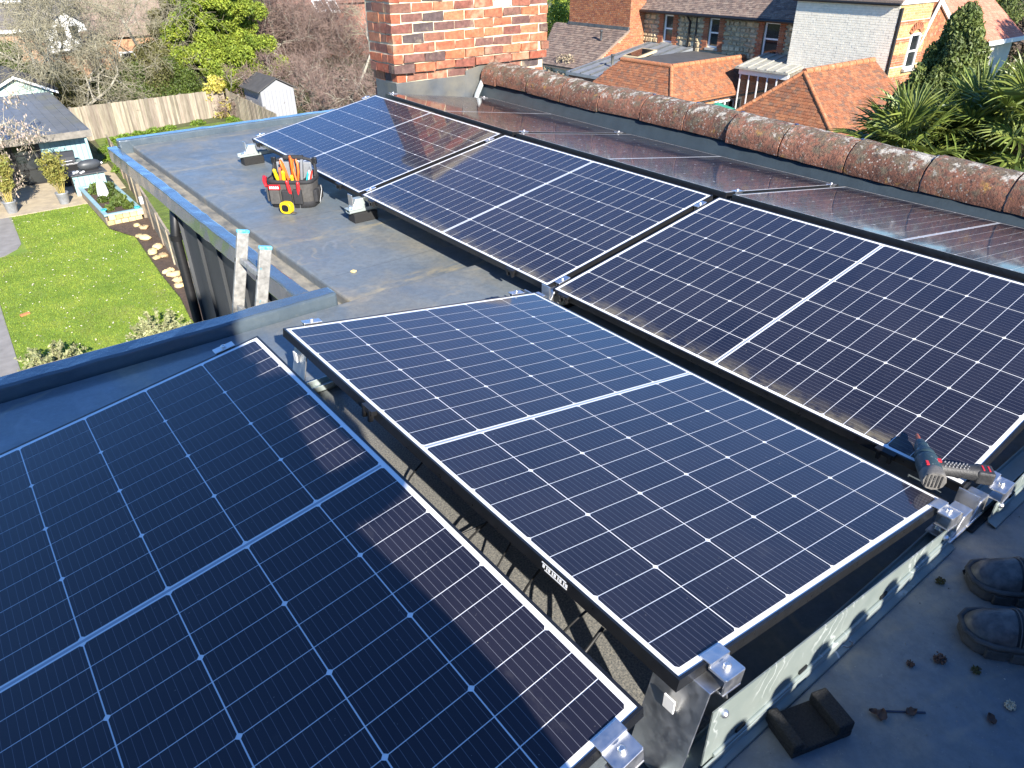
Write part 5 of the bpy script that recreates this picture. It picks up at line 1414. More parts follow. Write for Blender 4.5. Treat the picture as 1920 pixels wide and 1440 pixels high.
for j in range(6): MB().box((-0.56 + j * 0.187, -0.33, 0), (-0.56 + j * 0.187 + 0.178, -0.30, 0.78)).build('board', M_BLUEW, r)
MB().box((-0.68, -0.42, 0.782), (0.66, 0.42, 0.83)).build('worktop', pmat('slate_top', (0.06, 0.062, 0.066), 0.5, var=0.3, scale=5), r, bevel=0.01)
for j, (x, y) in enumerate([(-0.45, -0.2), (-0.40, 0.05), (-0.33, -0.1), (-0.28, 0.02), (-0.2, -0.25), (-0.1, -0.12)]):
    m = MB(); m.lathe([(0.02, 0), (0.055, 0.012), (0.06, 0.03), (0.035, 0.05), (0.01, 0.055)], 8); o = m.build('pebble', M_WHITEPAINT, loc=(3.42 + x, 29.75 + y, GZ + 0.83))
    tag(o, '%s pale pebble from the left on the dark counter top' % ORD[j], 'pebble', 'pale pebbles on the counter')
t = thing('covered_grill', 'dark grey oval covered grill lying on the counter', 'grill', (3.62, 29.85, GZ + 0.83), (0, 0, 0.1))
MB().lathe([(0.02, -0.42), (0.13, -0.36), (0.185, -0.2), (0.20, 0.0), (0.185, 0.2), (0.12, 0.34), (0.05, 0.40)], 16, Matrix.Translation((0, 0, 0.20)) @ Matrix.Rotation(math.pi / 2, 4, 'Y')).build('hood', pmat('charcoal_shell', (0.055, 0.06, 0.065), 0.45, var=0.2, scale=9), t)
MB().lathe([(0.05, 0), (0.06, 0.05)], 10, Matrix.Translation((0.40, 0, 0.19)) @ Matrix.Rotation(math.pi / 2, 4, 'Y')).build('knob', M_ALU, t)
MB().box((-0.25, -0.1, 0), (0.25, 0.1, 0.06)).build('stand', M_BLACK, t)
r = thing('barbecue', 'black hooded gas barbecue standing before the blue boards', 'barbecue', (2.95, 31.3, GZ))
MB().box((-0.42, -0.26, 0.1), (0.42, 0.26, 0.86)).build('cabinet', M_BLACK, r, bevel=0.02)
MB().box((-0.66, -0.30, 0.862), (0.66, 0.28, 0.92)).build('shelf', pmat('grey_steel', (0.33, 0.33, 0.33), 0.4, metal=0.6), r, bevel=0.01)
m = MB(); m.prism([(-0.43, -0.28, 0.925), (-0.43, 0.28, 0.925), (-0.36, 0.26, 1.22), (-0.36, 0.05, 1.34), (-0.36, -0.10, 1.34), (-0.40, -0.24, 1.15)], (0.82, 0, 0)); m.build('hood', pmat('black_enamel', (0.03, 0.031, 0.033), 0.35), r, bevel=0.02)
MB().tube([(-0.28, -0.33, 1.02), (0.28, -0.33, 1.02)], 0.016, 8).build('hood_handle', M_ALU, r)
for j in range(4): MB().lathe([(0.03, 0), (0.026, 0.04)], 10, Matrix.Translation((-0.3 + j * 0.2, -0.30, 0.89)) @ Matrix.Rotation(math.pi / 2, 4, 'X')).build('knob', M_ALU, r)
for x in (-0.34, 0.34):
    MB().lathe([(0.06, -0.02), (0.06, 0.02)], 12, Matrix.Translation((x, -0.2, 0.06)) @ Matrix.Rotation(math.pi / 2, 4, 'Y')).build('wheel', M_BLACK, r)

# pots with bamboo
def bamboo(label, x, y, h, seed):
    random.seed(seed)
    r = thing('potted_bamboo', label, 'potted plant', (x, y, GZ + 0.04), group='bamboo in grey pots on the patio')
    MB().lathe([(0.16, 0), (0.21, 0.36), (0.225, 0.38), (0.225, 0.42), (0.195, 0.42), (0.19, 0.36)], 18).build('pot', pmat('zinc_pot', (0.30, 0.31, 0.32), 0.5, metal=0.3, var=0.3, scale=9), r)
    st = MB(); cs = []
    for i in range(22):
        a = random.random() * 6.28; q = 0.12 * random.random(); l_ = h * random.uniform(0.7, 1.05); o_ = random.uniform(0.05, 0.35)
        b0 = Vector((q * math.cos(a), q * math.sin(a), 0.36)); tp = b0 + Vector((o_ * math.cos(a), o_ * math.sin(a), l_))
        st.tube([b0, b0.lerp(tp, 0.5) + Vector((0, 0, 0.05)), tp], [0.009, 0.007, 0.003], 4, cap=False)
        for t in (0.45, 0.62, 0.8, 1.0): cs.append(tuple(b0.lerp(tp, t)))
    st.build('canes', pmat('bamboo_cane', (0.45, 0.36, 0.10), 0.5), r)
    inst('crown', quads_mesh('crown', leaf_cloud(cs, [(0.16, 0.16, 0.15)] * len(cs), [26] * len(cs), 0.055, 0.2), 4, M_BAMBOO), r)
bamboo('bamboo in a round grey pot in front of the glazed doors', 2.30, 28.75, 1.35, 3)
bamboo('bamboo in a grey pot at the left edge of the patio', 0.62, 28.75, 1.45, 4)
bamboo('slim leafless cane plant in a pot at the far left edge', -0.35, 28.9, 1.2, 5)

# magnolia with buds at the left edge
random.seed(21)
r = thing('magnolia', 'magnolia tree full of pale buds at the left edge before the garden room', 'tree', (-0.05, 30.4, GZ))
m = MB(); tw = MB(); branchy(m, (0, 0, 0), (0.05, 0, 1), 2.3, 0.09, 4, -0.03, 0.95, tw, 5, 6); 
m.build('trunk', M_BARK, r); tw.build('twigs', M_TWIG, r)['kind'] = 'stuff'
tips = np.array([q for q in tw.v]); tips = tips[rng.choice(len(tips), min(3600, len(tips)), replace=False)]
bv = []
for q in tips:
    s = 0.045 * rng.uniform(0.7, 1.3); a = rng.uniform(0, 3.14)
    for aa in (a, a + 1.57):
        dx, dy = math.cos(aa) * s * 0.4, math.sin(aa) * s * 0.4
        bv += [q, q + np.array([dx, dy, s]), q + np.array([0, 0, 2.2 * s]), q + np.array([-dx, -dy, s])]
inst('buds', quads_mesh('buds', bv, 4, M_BUD), r)['kind'] = 'stuff'

# soil border stones, hose, small shrubs and a stray brick
stones = [(258, 427), (272, 432), (262, 447), (273, 452), (297, 469), (288, 478), (308, 485), (296, 488), (322, 511), (314, 515), (327, 521), (337, 531), (339, 541)]
for i, (px, py) in enumerate(stones):
    q = gnd(px, py); random.seed(100 + i); s = random.uniform(0.10, 0.17)
    m = MB(); m.lathe([(s * 0.5, 0), (s * 0.95, s * 0.25), (s, s * 0.5), (s * 0.7, s * 0.8), (s * 0.25, s * 0.9)], 9)
    m.v = [(x * 1.25 + random.gauss(0, s * 0.12), y + random.gauss(0, s * 0.12), z + random.gauss(0, s * 0.06)) for x, y, z in m.v]
    o = m.build('border_stone', M_STONEY, loc=(q[0], q[1], GZ + 0.05), rot=(0, 0, random.random() * 3))
    tag(o, '%s rounded yellow stone on the soil border, counting down from the raised bed' % ORD[i], 'stone', 'yellow stones on the soil border')
hp2 = [gnd(*q) for q in ((272, 405), (282, 428), (296, 448), (312, 466), (318, 486), (338, 510))]
o = MB().tube([(q[0] + 0.1, q[1], GZ + 0.12 + 0.25 * (i < 3) * (1 - i / 3)) for i, q in enumerate(hp2)], 0.02, 6).build('garden_hose', M_WHITEPAINT)
tag(o, 'white hose trailing along the soil border under the fence', 'hose')
def shrub(label, px, py, s, seed, mat=M_SILVER):
    random.seed(seed); q = gnd(px, py)
    r = thing('shrub', label, 'shrub', (q[0], q[1], GZ)); st = MB(); cs = []
    for i in range(60):
        a = random.random() * 6.28; el_ = random.uniform(0.35, 1.2); l_ = s * random.uniform(0.5, 1.0)
        e_ = Vector((math.cos(a) * math.cos(el_), math.sin(a) * math.cos(el_), math.sin(el_))) * l_
        st.tube([(0, 0, 0), e_ * 0.5 + Vector((0, 0, 0.04)), e_], [0.012, 0.008, 0.003], 3, cap=False)
        for t in (0.5, 0.65, 0.8, 0.92, 1.0): cs.append(tuple(e_ * t))
    st.build('stems', M_TWIG, r)
    inst('crown', quads_mesh('crown', leaf_cloud(cs, [(s * 0.07,) * 3] * len(cs), [9] * len(cs), s * 0.055, 0.6), 4, mat), r)
shrub('silvery green shrub above the near kerb at the lower left of the lawn', 108, 702, 0.85, 31)
shrub('silvery shrub on the lawn edge next to the downpipe', 303, 640, 0.80, 32)
o = MB().box((-0.11, -0.05, 0), (0.11, 0.05, 0.065)).build('brick', pmat('stray_brick', (0.55, 0.20, 0.08), 0.9, var=0.3, scale=20), loc=tuple(gnd(48, 592)), rot=(0, 0, 0.3), bevel=0.006)
o.name = 'loose_brick'; tag(o, 'single orange brick lying on the lawn', 'brick')
# green plants along the foot of the back fence
for i, (px, py) in enumerate([(215, 268), (235, 262), (262, 256), (290, 250), (318, 245), (372, 235), (436, 228), (200, 285), (212, 300), (228, 322)]):
    q = gnd(px, py); random.seed(50 + i)
    crown_thing('weed_clump', '%s low green leafy clump along the back fence, counting from the garden room' % ORD[i] if i < 7 else '%s patch of bright weeds behind the lawn fence, counting from the far end' % ORD[i - 7], (q[0], q[1], GZ), [((0, 0, 0.10), (0.42, 0.35, 0.20), 420)], 0.06, pmat('bright_weeds', (0.20, 0.30, 0.03), 0.6, col2=(0.10, 0.17, 0.02), scale=2, island=True, transl=0.3), 0.2, 0.02, 'leafy clumps by the back fence' if i < 7 else 'weeds behind the lawn fence', cat='plant')
# ------------------------------------------------------------------ trees behind the garden
def at(px, py, dist):
    q = far(px, py, dist); return (float(q[0]), float(q[1]), GZ)
def top_h(px, py, dist): return float(far(px, py, dist)[2]) - GZ
bare_tree('large pale leafless tree with drooping twigs behind the garden room', at(150, 120, 47), 8.6, (0.12, 0.0, 0), 5, 0.09, 0.95, 5, 11, 0.20)
bare_tree('leafless tree leaning over the board fence, casting branch shadows on it', at(225, 170, 49.0), 6.2, (0.1, -0.1, 0), 5, 0.09, 1.0, 4, 12, 0.11)
bare_tree('thin leafless tree in front of the slate roofed house', at(75, 100, 51), 7.4, (-0.05, 0, 0), 5, 0.06, 0.95, 4, 13, 0.14)
bare_tree('leafless tree between the large pale tree and the conifer', at(265, 100, 52), 8.6, (0.05, 0, 0), 5, 0.05, 0.95, 4, 14, 0.16)
bare_tree('pale birch with white limbs left of the chimney', at(640, 140, 42), 7.4, (0.25, -0.1, 0), 5, 0.02, 0.8, 3, 15, 0.12)
bare_tree('leafless tree behind the grey shed', at(540, 90, 54), 8.0, (-0.05, 0, 0), 5, 0.02, 0.9, 5, 16, 0.12, M_TWIGB)
for i, (px, py, d, h, lb) in enumerate([(600, 130, 53, 5.4, 'dense brown leafless shrub left of the chimney'), (655, 115, 54, 6.0, 'dense reddish brown shrub against the chimney edge'), (560, 140, 56, 5.0, 'tangled brown shrub right of the conifer'), (520, 150, 58, 4.2, 'low brown brush behind the fence corner')]):
    bare_tree(lb, at(px, py, d), h, (0, 0, 0), 4, -0.02, 0.7, 5, 60 + i, 0.04, M_TWIGB, 'dense brown shrubs left of the chimney', 'bare_shrub', multi=7)
bare_tree('bare grey tree rising between garden room and slate house', at(120, 140, 45.5), 6.4, (0.05, 0, 0), 5, 0.08, 0.95, 4, 17, 0.11)
for i, (px, py, d, h, lb) in enumerate([(640, 200, 41, 2.4, 'low tangled brown brush beside the chimney foot'), (598, 196, 44, 2.6, 'low brown brush right of the grey shed'), (470, 185, 45, 2.6, 'low brown brush left of the grey shed'), (560, 200, 47, 3.0, 'brown brush behind the grey shed'), (690, 200, 40, 3.0, 'brown brush touching the chimney edge')]):
    bare_tree(lb, at(px, py, d), h, (0, 0, 0), 4, -0.02, 0.8, 4, 80 + i, 0.03, M_TWIGB, 'low brown brush left of the chimney', 'bare_shrub', multi=6)
random.seed(77)
def conifer(name, label, base, h, w, mat, n=46, size=0.16, dens=300, group=None):
    bl = []
    for i in range(n):
        z = random.random(); a = random.random() * 6.28; rad = w * (1 - z) ** 0.6 * (0.08 + 0.92 * random.random()) + 0.1
        s = 0.35 + 0.55 * (1 - z)
        bl.append(((rad * math.cos(a), rad * math.sin(a), h * (0.06 + 0.92 * z)), (s * 0.9, s * 0.9, s * 0.75), dens))
    return crown_thing(name, label, base, bl, size, mat, h * 0.9, 0.18, group)
conifer('conifer_tree', 'tall bright yellow-green conifer at the top left centre', at(418, 120, 50), 11.2, 3.9, M_CONIFER, 270, 0.075, 1250)
conifer('conifer_tree', 'smaller green conifer leaning against the tall bright one', at(352, 130, 54), 7.5, 2.2, M_OLIVE, 70, 0.07, 800)
for i, (px, py, d, rx, h, mt, lb) in enumerate([
    (205, 185, 46.6, 1.3, 2.3, M_HEDGE, 'dark green laurel bush behind the left end of the board fence'),
    (255, 175, 46.4, 1.4, 2.5, M_HEDGE, 'green bush hanging over the middle of the board fence'),
    (330, 165, 46.8, 1.5, 2.6, M_HEDGE, 'dense green bush over the right half of the board fence'),
    (290, 150, 48, 2.3, 3.4, M_OLIVE, 'olive green shrub behind the board fence'),
    (120, 170, 46.5, 1.7, 2.8, M_OLIVE, 'olive shrub beside the mint shed'),
    (20, 110, 52, 2.2, 3.2, M_HEDGE, 'green bush at the far left edge'),
    (380, 90, 62, 3.2, 5.0, M_OLIVE, 'olive green tree mass behind the bright conifer'),
    (300, 40, 70, 4.0, 6.0, M_OLIVE, 'pale olive trees at the top behind the bare trees'),
    (470, 60, 66, 3.0, 5.4, M_HEDGE, 'dark green tree right of the bright conifer'),
    (230, 80, 60, 2.6, 3.6, M_OLIVE, 'olive bush below the white gable'),
    (520, 30, 78, 3.4, 6.5, M_OLIVE, 'far olive tree beside the brown tiled roof')]):
    random.seed(200 + i)
    crown_thing('bush' if h < 4 else 'broadleaf_tree', lb, at(px, py, d), [(c, (r_[0] * 1.7,) * 3, int(330 * rx)) for c, r_ in bushy(46, rx, rx, h)], 0.055 if h < 3.0 else 0.065, mt, h * 0.6, 0.1, None, cat='bush' if h < 4 else 'tree')
random.seed(5)
crown_thing('flowering_shrub', 'yellow flowering shrub beside the end of the board fence', at(405, 168, 45.5), [(c, (0.35, 0.35, 0.3), 90) for c, r_ in bushy(16, 1.3, 0.7, 1.9)], 0.09, M_YELLOW_L, 1.2, 0.04, cat='shrub')
r = thing('lean_to', 'low dark roofed lean-to with red brick front above the yellow shrub', 'outbuilding', at(410, 150, 48))
MB().box((-1.3, 0, 0), (1.3, 2, 1.35)).build('wall', pmat('lean_brick', (0.38, 0.13, 0.08), 0.9, var=0.3, scale=9), r)
MB().prism([(-1.5, -0.25, 1.3), (1.5, -0.25, 1.3), (1.5, 2.2, 2.0), (-1.5, 2.2, 2.0)], (0, 0, 0.08)).build('roof', M_FELT, r)

# ------------------------------------------------------------------ generic coverings
def cover(poly, w, h, gap, depth, nrm_hint, stagger=0.5, lap=0.0, tilt=0.0, jit=0.004, proud=0.0):
    """tiles or bricks laid in courses over a planar polygon; returns one MB"""
    P = [np.array(q, float) for q in poly]
    n = np.zeros(3)
    for i in range(len(P)): n += np.cross(P[i] - P[0], P[(i + 1) % len(P)] - P[0])
    n /= np.linalg.norm(n)
    if n @ np.array(nrm_hint) < 0: n = -n
    u = np.cross((0, 0, 1.0), n); u /= np.linalg.norm(u); v = np.cross(n, u)
    o = P[0]; Q = np.array([((q - o) @ u, (q - o) @ v) for q in P])
    def inside(a, b):
        c = False; j = len(Q) - 1
        for i in range(len(Q)):
            if (Q[i][1] > b) != (Q[j][1] > b) and a < (Q[j][0] - Q[i][0]) * (b - Q[i][1]) / (Q[j][1] - Q[i][1]) + Q[i][0]: c = not c
            j = i
        return c
    m = MB(); lo, hi = Q.min(0), Q.max(0); b = lo[1]; row = 0
    while b < hi[1]:
        a = lo[0] - (stagger * w if row % 2 else 0)
        while a < hi[0]:
            if inside(min(max(a + w / 2, lo[0] + 1e-3), hi[0] - 1e-3), b + h / 2) or (inside(a + w * 0.2, b + h / 2) and inside(a + w * 0.8, b + h / 2)):
                g = gap / 2; d0 = proud; top = depth + random.uniform(-jit, jit)
                pts = []
                al, ah = max(a + g, lo[0]), min(a + w - g, hi[0])
                if ah - al < 0.02: a += w; continue
                for (aa, bb, lift) in ((al, b + g - lap, tilt), (ah, b + g - lap, tilt), (ah, b + h - g, 0), (al, b + h - g, 0)):
                    pts.append((aa, bb, lift))
                vs = [o + u * aa + v * bb + n * (d0 + l_ * 0.3) for aa, bb, l_ in pts] + [o + u * aa + v * bb + n * (d0 + top + l_) for aa, bb, l_ in pts]
                m.add(vs, [(4, 5, 6, 7), (0, 1, 5, 4), (1, 2, 6, 5), (2, 3, 7, 6), (3, 0, 4, 7)])
            a += w
        b += h; row += 1
    return m
M_TILE_O = brick_mat('orange_clay_tiles', [(0.28, 0.098, 0.040), (0.20, 0.076, 0.036), (0.32, 0.128, 0.055), (0.24, 0.092, 0.043), (0.16, 0.080, 0.048)], mortar=(0.24, 0.18, 0.12), smear=0.5, island=True)
M_TILE_R = brick_mat('rosy_clay_tiles', [(0.50, 0.19, 0.12), (0.45, 0.16, 0.10), (0.54, 0.22, 0.14)], mortar=(0.5, 0.3, 0.2), smear=0.2, island=True)
M_TILE_B = brick_mat('brown_tiles', [(0.14, 0.10, 0.08), (0.19, 0.13, 0.10), (0.23, 0.17, 0.13), (0.12, 0.085, 0.07)], mortar=(0.34, 0.30, 0.24), smear=0.35, island=True)
M_BRICK_O = brick_mat('orange_brick', [(0.35, 0.125, 0.052), (0.29, 0.095, 0.043), (0.39, 0.155, 0.065), (0.25, 0.082, 0.042)], smear=0.25, island=True)
M_BRICK_Y = brick_mat('buff_brick', [(0.40, 0.27, 0.11), (0.36, 0.22, 0.09), (0.43, 0.30, 0.13)], smear=0.3, island=True)
M_BRICK_W = pmat('white_painted_brick', (0.82, 0.76, 0.62), 0.75, col2=(0.70, 0.64, 0.52), scale=5, bmp=0.3, bscale=60, bdist=0.004, island=False)
M_RUBBLE = brick_mat('rubble_stone', [(0.44, 0.34, 0.19), (0.54, 0.42, 0.25), (0.35, 0.27, 0.16), (0.58, 0.48, 0.31), (0.38, 0.29, 0.18)], mortar=(0.50, 0.41, 0.27), smear=0.3, island=True)
M_CREAM = pmat('cream_render', (0.68, 0.63, 0.50), 0.8, var=0.1, scale=2)
M_GREYLINT = pmat('grey_lintel', (0.36, 0.34, 0.30), 0.85, var=0.2, scale=6)
def window(parent, X, y0, y1, z0, z1, sash='cross', face='x', depth=0.10, lintel=True):
    """window in a wall facing -x at X (or facing -y at Y=X)"""
    px, py, pz = parent.location
    def B(m, a0, a1, b0, b1, d0, d1):
        if face == 'x': m.box((X + d0 - px, a0 - py, b0 - pz), (X + d1 - px, a1 - py, b1 - pz))
        else: m.box((a0 - px, X + d0 - py, b0 - pz), (a1 - px, X + d1 - py, b1 - pz))
        return m
    f = 0.07
    m = MB()
    B(m, y0, y0 + f, z0, z1, depth - 0.03, depth + 0.04); B(m, y1 - f, y1, z0, z1, depth - 0.03, depth + 0.04)
    B(m, y0 + f, y1 - f, z0, z0 + f, depth - 0.028, depth + 0.04); B(m, y0 + f, y1 - f, z1 - f, z1, depth - 0.028, depth + 0.04)
    if sash == 'cross': B(m, y0 + f, y1 - f, (z0 + z1) / 2 - 0.03, (z0 + z1) / 2 + 0.03, depth - 0.025, depth + 0.03)
    if sash == 'double': B(m, (y0 + y1) / 2 - 0.03, (y0 + y1) / 2 + 0.03, z0 + f, z1 - f, depth - 0.025, depth + 0.03)
    w = m.build('window', M_WHITEPAINT, parent)
    B(MB(), y0 + f, y1 - f, z0 + f, z1 - f, depth + 0.005, depth + 0.012).build('pane', M_GLASS, w)
    B(MB(), y0 - 0.06, y1 + 0.06, z0 - 0.09, z0 - 0.005, -0.07, depth).build('sill', M_GREYLINT, w)
    if lintel: B(MB(), y0 - 0.10, y1 + 0.10, z1 + 0.002, z1 + 0.17, -0.025, depth).build('lintel', M_GREYLINT, w)
    return w
def wall_x(parent, name, X, y0, y1, z0, z1, holes, mat, th=0.3):
    """wall facing -x with openings, as one mesh"""
    px, py, pz = parent.location
    ysx = sorted({y0, y1, *[h[0] for h in holes], *[h[1] for h in holes]}); zsx = sorted({z0, z1, *[h[2] for h in holes], *[h[3] for h in holes]})
    m = MB()
    for i in range(len(ysx) - 1):
        for j in range(len(zsx) - 1):
            cy, cz_ = (ysx[i] + ysx[i + 1]) / 2, (zsx[j] + zsx[j + 1]) / 2
            if any(h[0] < cy < h[1] and h[2] < cz_ < h[3] for h in holes): continue
            m.box((X - px, ysx[i] - py, zsx[j] - pz), (X + th - px, ysx[i + 1] - py, zsx[j + 1] - pz))
    return m.build(name, mat, parent)
def shift(m, parent):
    px, py, pz = parent.location
    m.v = [(x - px, y - py, z - pz) for x, y, z in m.v]; return m
def stuffpart(m, name, mat, parent):
    o = shift(m, parent).build(name, mat, parent); o['kind'] = 'stuff'; return o

# ------------------------------------------------------------------ stone terrace house
XF = 27.0
yl = float(onx(1207, 40, XF)[1]); yr = 13.2
ze = float(onx(1350, 24, XF)[2])
wins = []
for (a, b2, c, d) in ((1238, 27, 1268, 80), (1322, 33, 1354, 90), (1424, 41, 1466, 106)):
    cx_, cy_ = (a + c) / 2, (b2 + d) / 2
    y1_, y0_ = float(onx(a + 6, cy_, XF)[1]), float(onx(c - 6, cy_, XF)[1])
    wins.append((y0_, y1_, float(onx(cx_, d, XF)[2]), float(onx(cx_, b2, XF)[2])))
r = thing('terrace_house', 'stone rubble house with red brick window surrounds and brown tiled roof', 'house', (XF, yl, GZ))
wall_x(r, 'wall', XF, yr, yl, GZ, ze, [w for w in wins], pmat('rubble_core', (0.36, 0.31, 0.22), 0.9, var=0.3, scale=5))
for w in wins: window(r, XF, *w, sash='cross')
# rubble stones as real lumps, brick jambs beside the windows
def clear(y, z, pad=0.34): return all(not (w[0] - pad < y < w[1] + pad and w[2] - 0.25 < z < w[3] + 0.25) for w in wins)
m = MB(); random.seed(9); z = ze - 4.0
while z < ze - 0.1:
    y = yr; hh = random.uniform(0.14, 0.24)
    while y < yl:
        ww = random.uniform(0.16, 0.42)
        if clear(y + ww / 2, z + hh / 2):
            g = 0.02; vs = []
            for d, k in ((0.0, 0.0), (-0.045, 0.03)):
                for a, b2 in ((0, 0), (1, 0), (1, 1), (0, 1)):
                    vs.append((XF + d - (0.02 if d else 0), y + g + a * (ww - 2 * g) + (k if a == 0 else -k) + random.gauss(0, 0.012), z + g + b2 * (hh - 2 * g) + (k if b2 == 0 else -k) + random.gauss(0, 0.012)))
            m.add(vs, [(7, 6, 5, 4), (0, 1, 5, 4), (1, 2, 6, 5), (2, 3, 7, 6), (3, 0, 4, 7)])
        y += ww
    z += hh
stuffpart(m, 'rubble_stones', M_RUBBLE, r)
for w in wins:
    for s in (0, 1):
        m = MB(); z = w[2] - 0.12; j = 0
        while z < w[3] + 0.1:
            wd = 0.24 if j % 2 else 0.32
            ya, yb = (w[0] - wd, w[0]) if s == 0 else (w[1], w[1] + wd)
            m.box((XF - 0.04, ya, z), (XF + 0.02, yb, z + 0.068)); z += 0.08; j += 1
        stuffpart(m, 'brick_jamb', M_BRICK_O, r)
roofp = [(XF - 0.35, yr, ze - 0.05), (XF - 0.35, yl + 0.25, ze - 0.05), (XF + 3.6, yl + 0.25, ze + 2.9), (XF + 3.6, yr, ze + 2.9)]
MB().prism([(a - r.location[0], b2 - r.location[1], c - r.location[2]) for a, b2, c in roofp], (0, 0, -0.12)).build('roof', M_TILE_B, r)
stuffpart(cover(roofp, 0.165, 0.105, 0.006, 0.012, (-1, 0, 1), lap=0.03, tilt=0.012), 'roof_tiles', M_TILE_B, r)
MB().tube([(XF - 0.42 - XF, yr - yl, ze - 0.12 - GZ), (XF - 0.42 - XF, 0.3, ze - 0.12 - GZ)], 0.06, 8).build('gutter', M_BLACK, r)
ydp = float(onx(1297, 40, XF)[1])
MB().tube([(-0.40, ydp - yl, ze - 0.12 - GZ), (-0.10, ydp - yl, ze - 0.42 - GZ), (-0.10, ydp - yl, 0)], 0.05, 8).build('downpipe', M_BLACK, r)
MB().tube([(-0.08, ydp - yl - 0.35, ze - 0.2 - GZ), (-0.08, ydp - yl - 0.35, 0.2)], 0.035, 8).build('waste_pipe', M_BLACK, r)

# ------------------------------------------------------------------ brick wing with catslide roof
XW = 26.0
ya_ = float(onx(1182, 30, XW)[1]); yb_ = float(onx(1068, 30, XW)[1])
zt = float(onx(1127, 50, XW)[2])
r = thing('brick_wing', 'red brick house wing with a brown catslide tiled roof beside the chimney', 'house', (XW, ya_, GZ))
MB().box((0, 0, 0), (XF - XW - 0.02, yb_ - ya_, ze + 3.0 - GZ)).build('wall', pmat('wing_mortar', (0.40, 0.28, 0.18), 0.9, var=0.2, scale=6), r)
stuffpart(cover([(XW, ya_, zt - 0.4), (XW, yb_, zt - 0.4), (XW, yb_, ze + 1.6), (XW, ya_, ze + 1.6)], 0.225, 0.08, 0.012, 0.012, (-1, 0, 0)), 'front_bricks', M_BRICK_O, r)
stuffpart(cover([(XW, ya_, -5.2), (XF - 0.03, ya_, -5.2), (XF - 0.03, ya_, ze + 1.6), (XW, ya_, ze + 1.6)], 0.225, 0.08, 0.012, 0.012, (0, -1, 0)), 'side_bricks', M_BRICK_O, r)
xlo = 23.3; q1 = onx(1035, 122, xlo); q2 = onx(1104, 133, xlo)
zl_ = float((q1[2] + q2[2]) / 2); ylo_b = float(q1[1]) + 1.2; ylo_a = float(q2[1])
cat = [(xlo, ylo_b, zl_), (xlo, ya_ - 0.02, zl_), (XW + 0.02, ya_ - 0.02, zt), (XW + 0.02, yb_ + 1.0, zt)]
MB().prism([(a - XW, b2 - ya_, c - GZ) for a, b2, c in cat], (0, 0, -0.10)).build('catslide_roof', M_TILE_B, r)
stuffpart(cover(cat, 0.20, 0.16, 0.006, 0.014, (-1, 0, 1), lap=0.03, tilt=0.018), 'roof_tiles', M_TILE_B, r)
MB().box((xlo + 0.25 - XW, 0.05, 0), (-0.02, yb_ - ya_, zl_ - 0.1 - GZ)).build('lower_wall', M_CREAM, r)
MB().prism([(xlo + 0.15 - XW, 0, zl_ - 0.15 - GZ - 1.0), (0.0, 0, zl_ - GZ - 1.2), (0.0, 0, zt - GZ - 0.1), (xlo + 0.15 - XW, 0, zl_ - GZ - 0.06)], (0, 0.05, 0)).build('side_wall', pmat('wing_mortar2', (0.46, 0.28, 0.16), 0.9), r)
stuffpart(cover([(xlo + 0.15, ya_ - 0.0, zl_ - 1.1), (XW, ya_ - 0.0, zl_ - 1.1), (XW, ya_ - 0.0, zt - 0.12), (xlo + 0.15, ya_ - 0.0, zl_ - 0.08)], 0.225, 0.08, 0.012, 0.012, (0, -1, 0)), 'verge_bricks', M_BRICK_O, r)
MB().box((-0.10, 0, zt - 0.03 - GZ), (0.0, yb_ - ya_, zt + 0.10 - GZ)).build('lead_flashing', M_LEAD, r)
v = cat[1]; MB().lathe([(0.05, 0), (0.05, 0.35), (0.08, 0.36), (0.08, 0.42)], 10, Matrix.Translation((-0.9, 0.9, (zt + zl_) / 2 + 0.3 - GZ))).build('vent_pipe', M_LEAD, r)
random.seed(40)
crown_thing('climber', 'dry pale climber on the lower edge of the catslide roof', (23.6, ya_ + 1.6, zl_ - 0.5), [(c, (0.3, 0.4, 0.25), 120) for c, r_ in bushy(12, 0.5, 1.4, 0.9)], 0.06, pmat('dry_climber', (0.36, 0.29, 0.19), 0.9, col2=(0.18, 0.14, 0.09), scale=3, island=True), 0.3, 0.03, cat='plant')

# ------------------------------------------------------------------ grey flat-seamed roof with skylight
lo1, lo2 = onz(1140, 147, -3.60), onz(1098, 134, -3.60); hi1, hi2 = onz(1283, 92, -2.78), onz(1200, 83, -2.78)
r = thing('lead_roofed_extension', 'low extension with grey lead roof and small skylight', 'extension', (float(lo1[0]), float(lo1[1]), GZ))
rp = [tuple(lo2), tuple(lo1), (float(hi1[0]), float(lo1[1]), -2.78), (float(hi2[0]), float(lo2[1]), -2.78)]
rp = [(lo1[0], lo2[1] + 0.6, -3.6), (lo1[0], lo1[1] - 0.2, -3.6), (XF, lo1[1] - 0.2, -2.78), (XF, lo2[1] + 0.6, -2.78)]
o = MB().prism([(a - r.location[0], b2 - r.location[1], c - GZ) for a, b2, c in rp], (0, 0, -0.12)).build('roof', pmat('pale_lead_sheet', (0.27, 0.29, 0.31), 0.5, metal=0.25, var=0.25, scale=4), r)
for k in range(5):
    t = (k + 0.1) / 4.6; yy_ = rp[1][1] + (rp[0][1] - rp[1][1]) * t - r.location[1]
    MB().tube([(0.0, yy_, -3.57 - GZ), (XF - r.location[0], yy_, -2.75 - GZ)], 0.03, 6).build('lead_roll', M_LEAD, o)
MB().prism([(2.2, 0.5, -3.13 - GZ), (2.2, 1.4, -3.13 - GZ), (3.4, 1.4, -2.91 - GZ), (3.4, 0.5, -2.91 - GZ)], (0, 0, 0.09)).build('skylight', pmat('timber_frame', (0.50, 0.40, 0.24), 0.6), r)
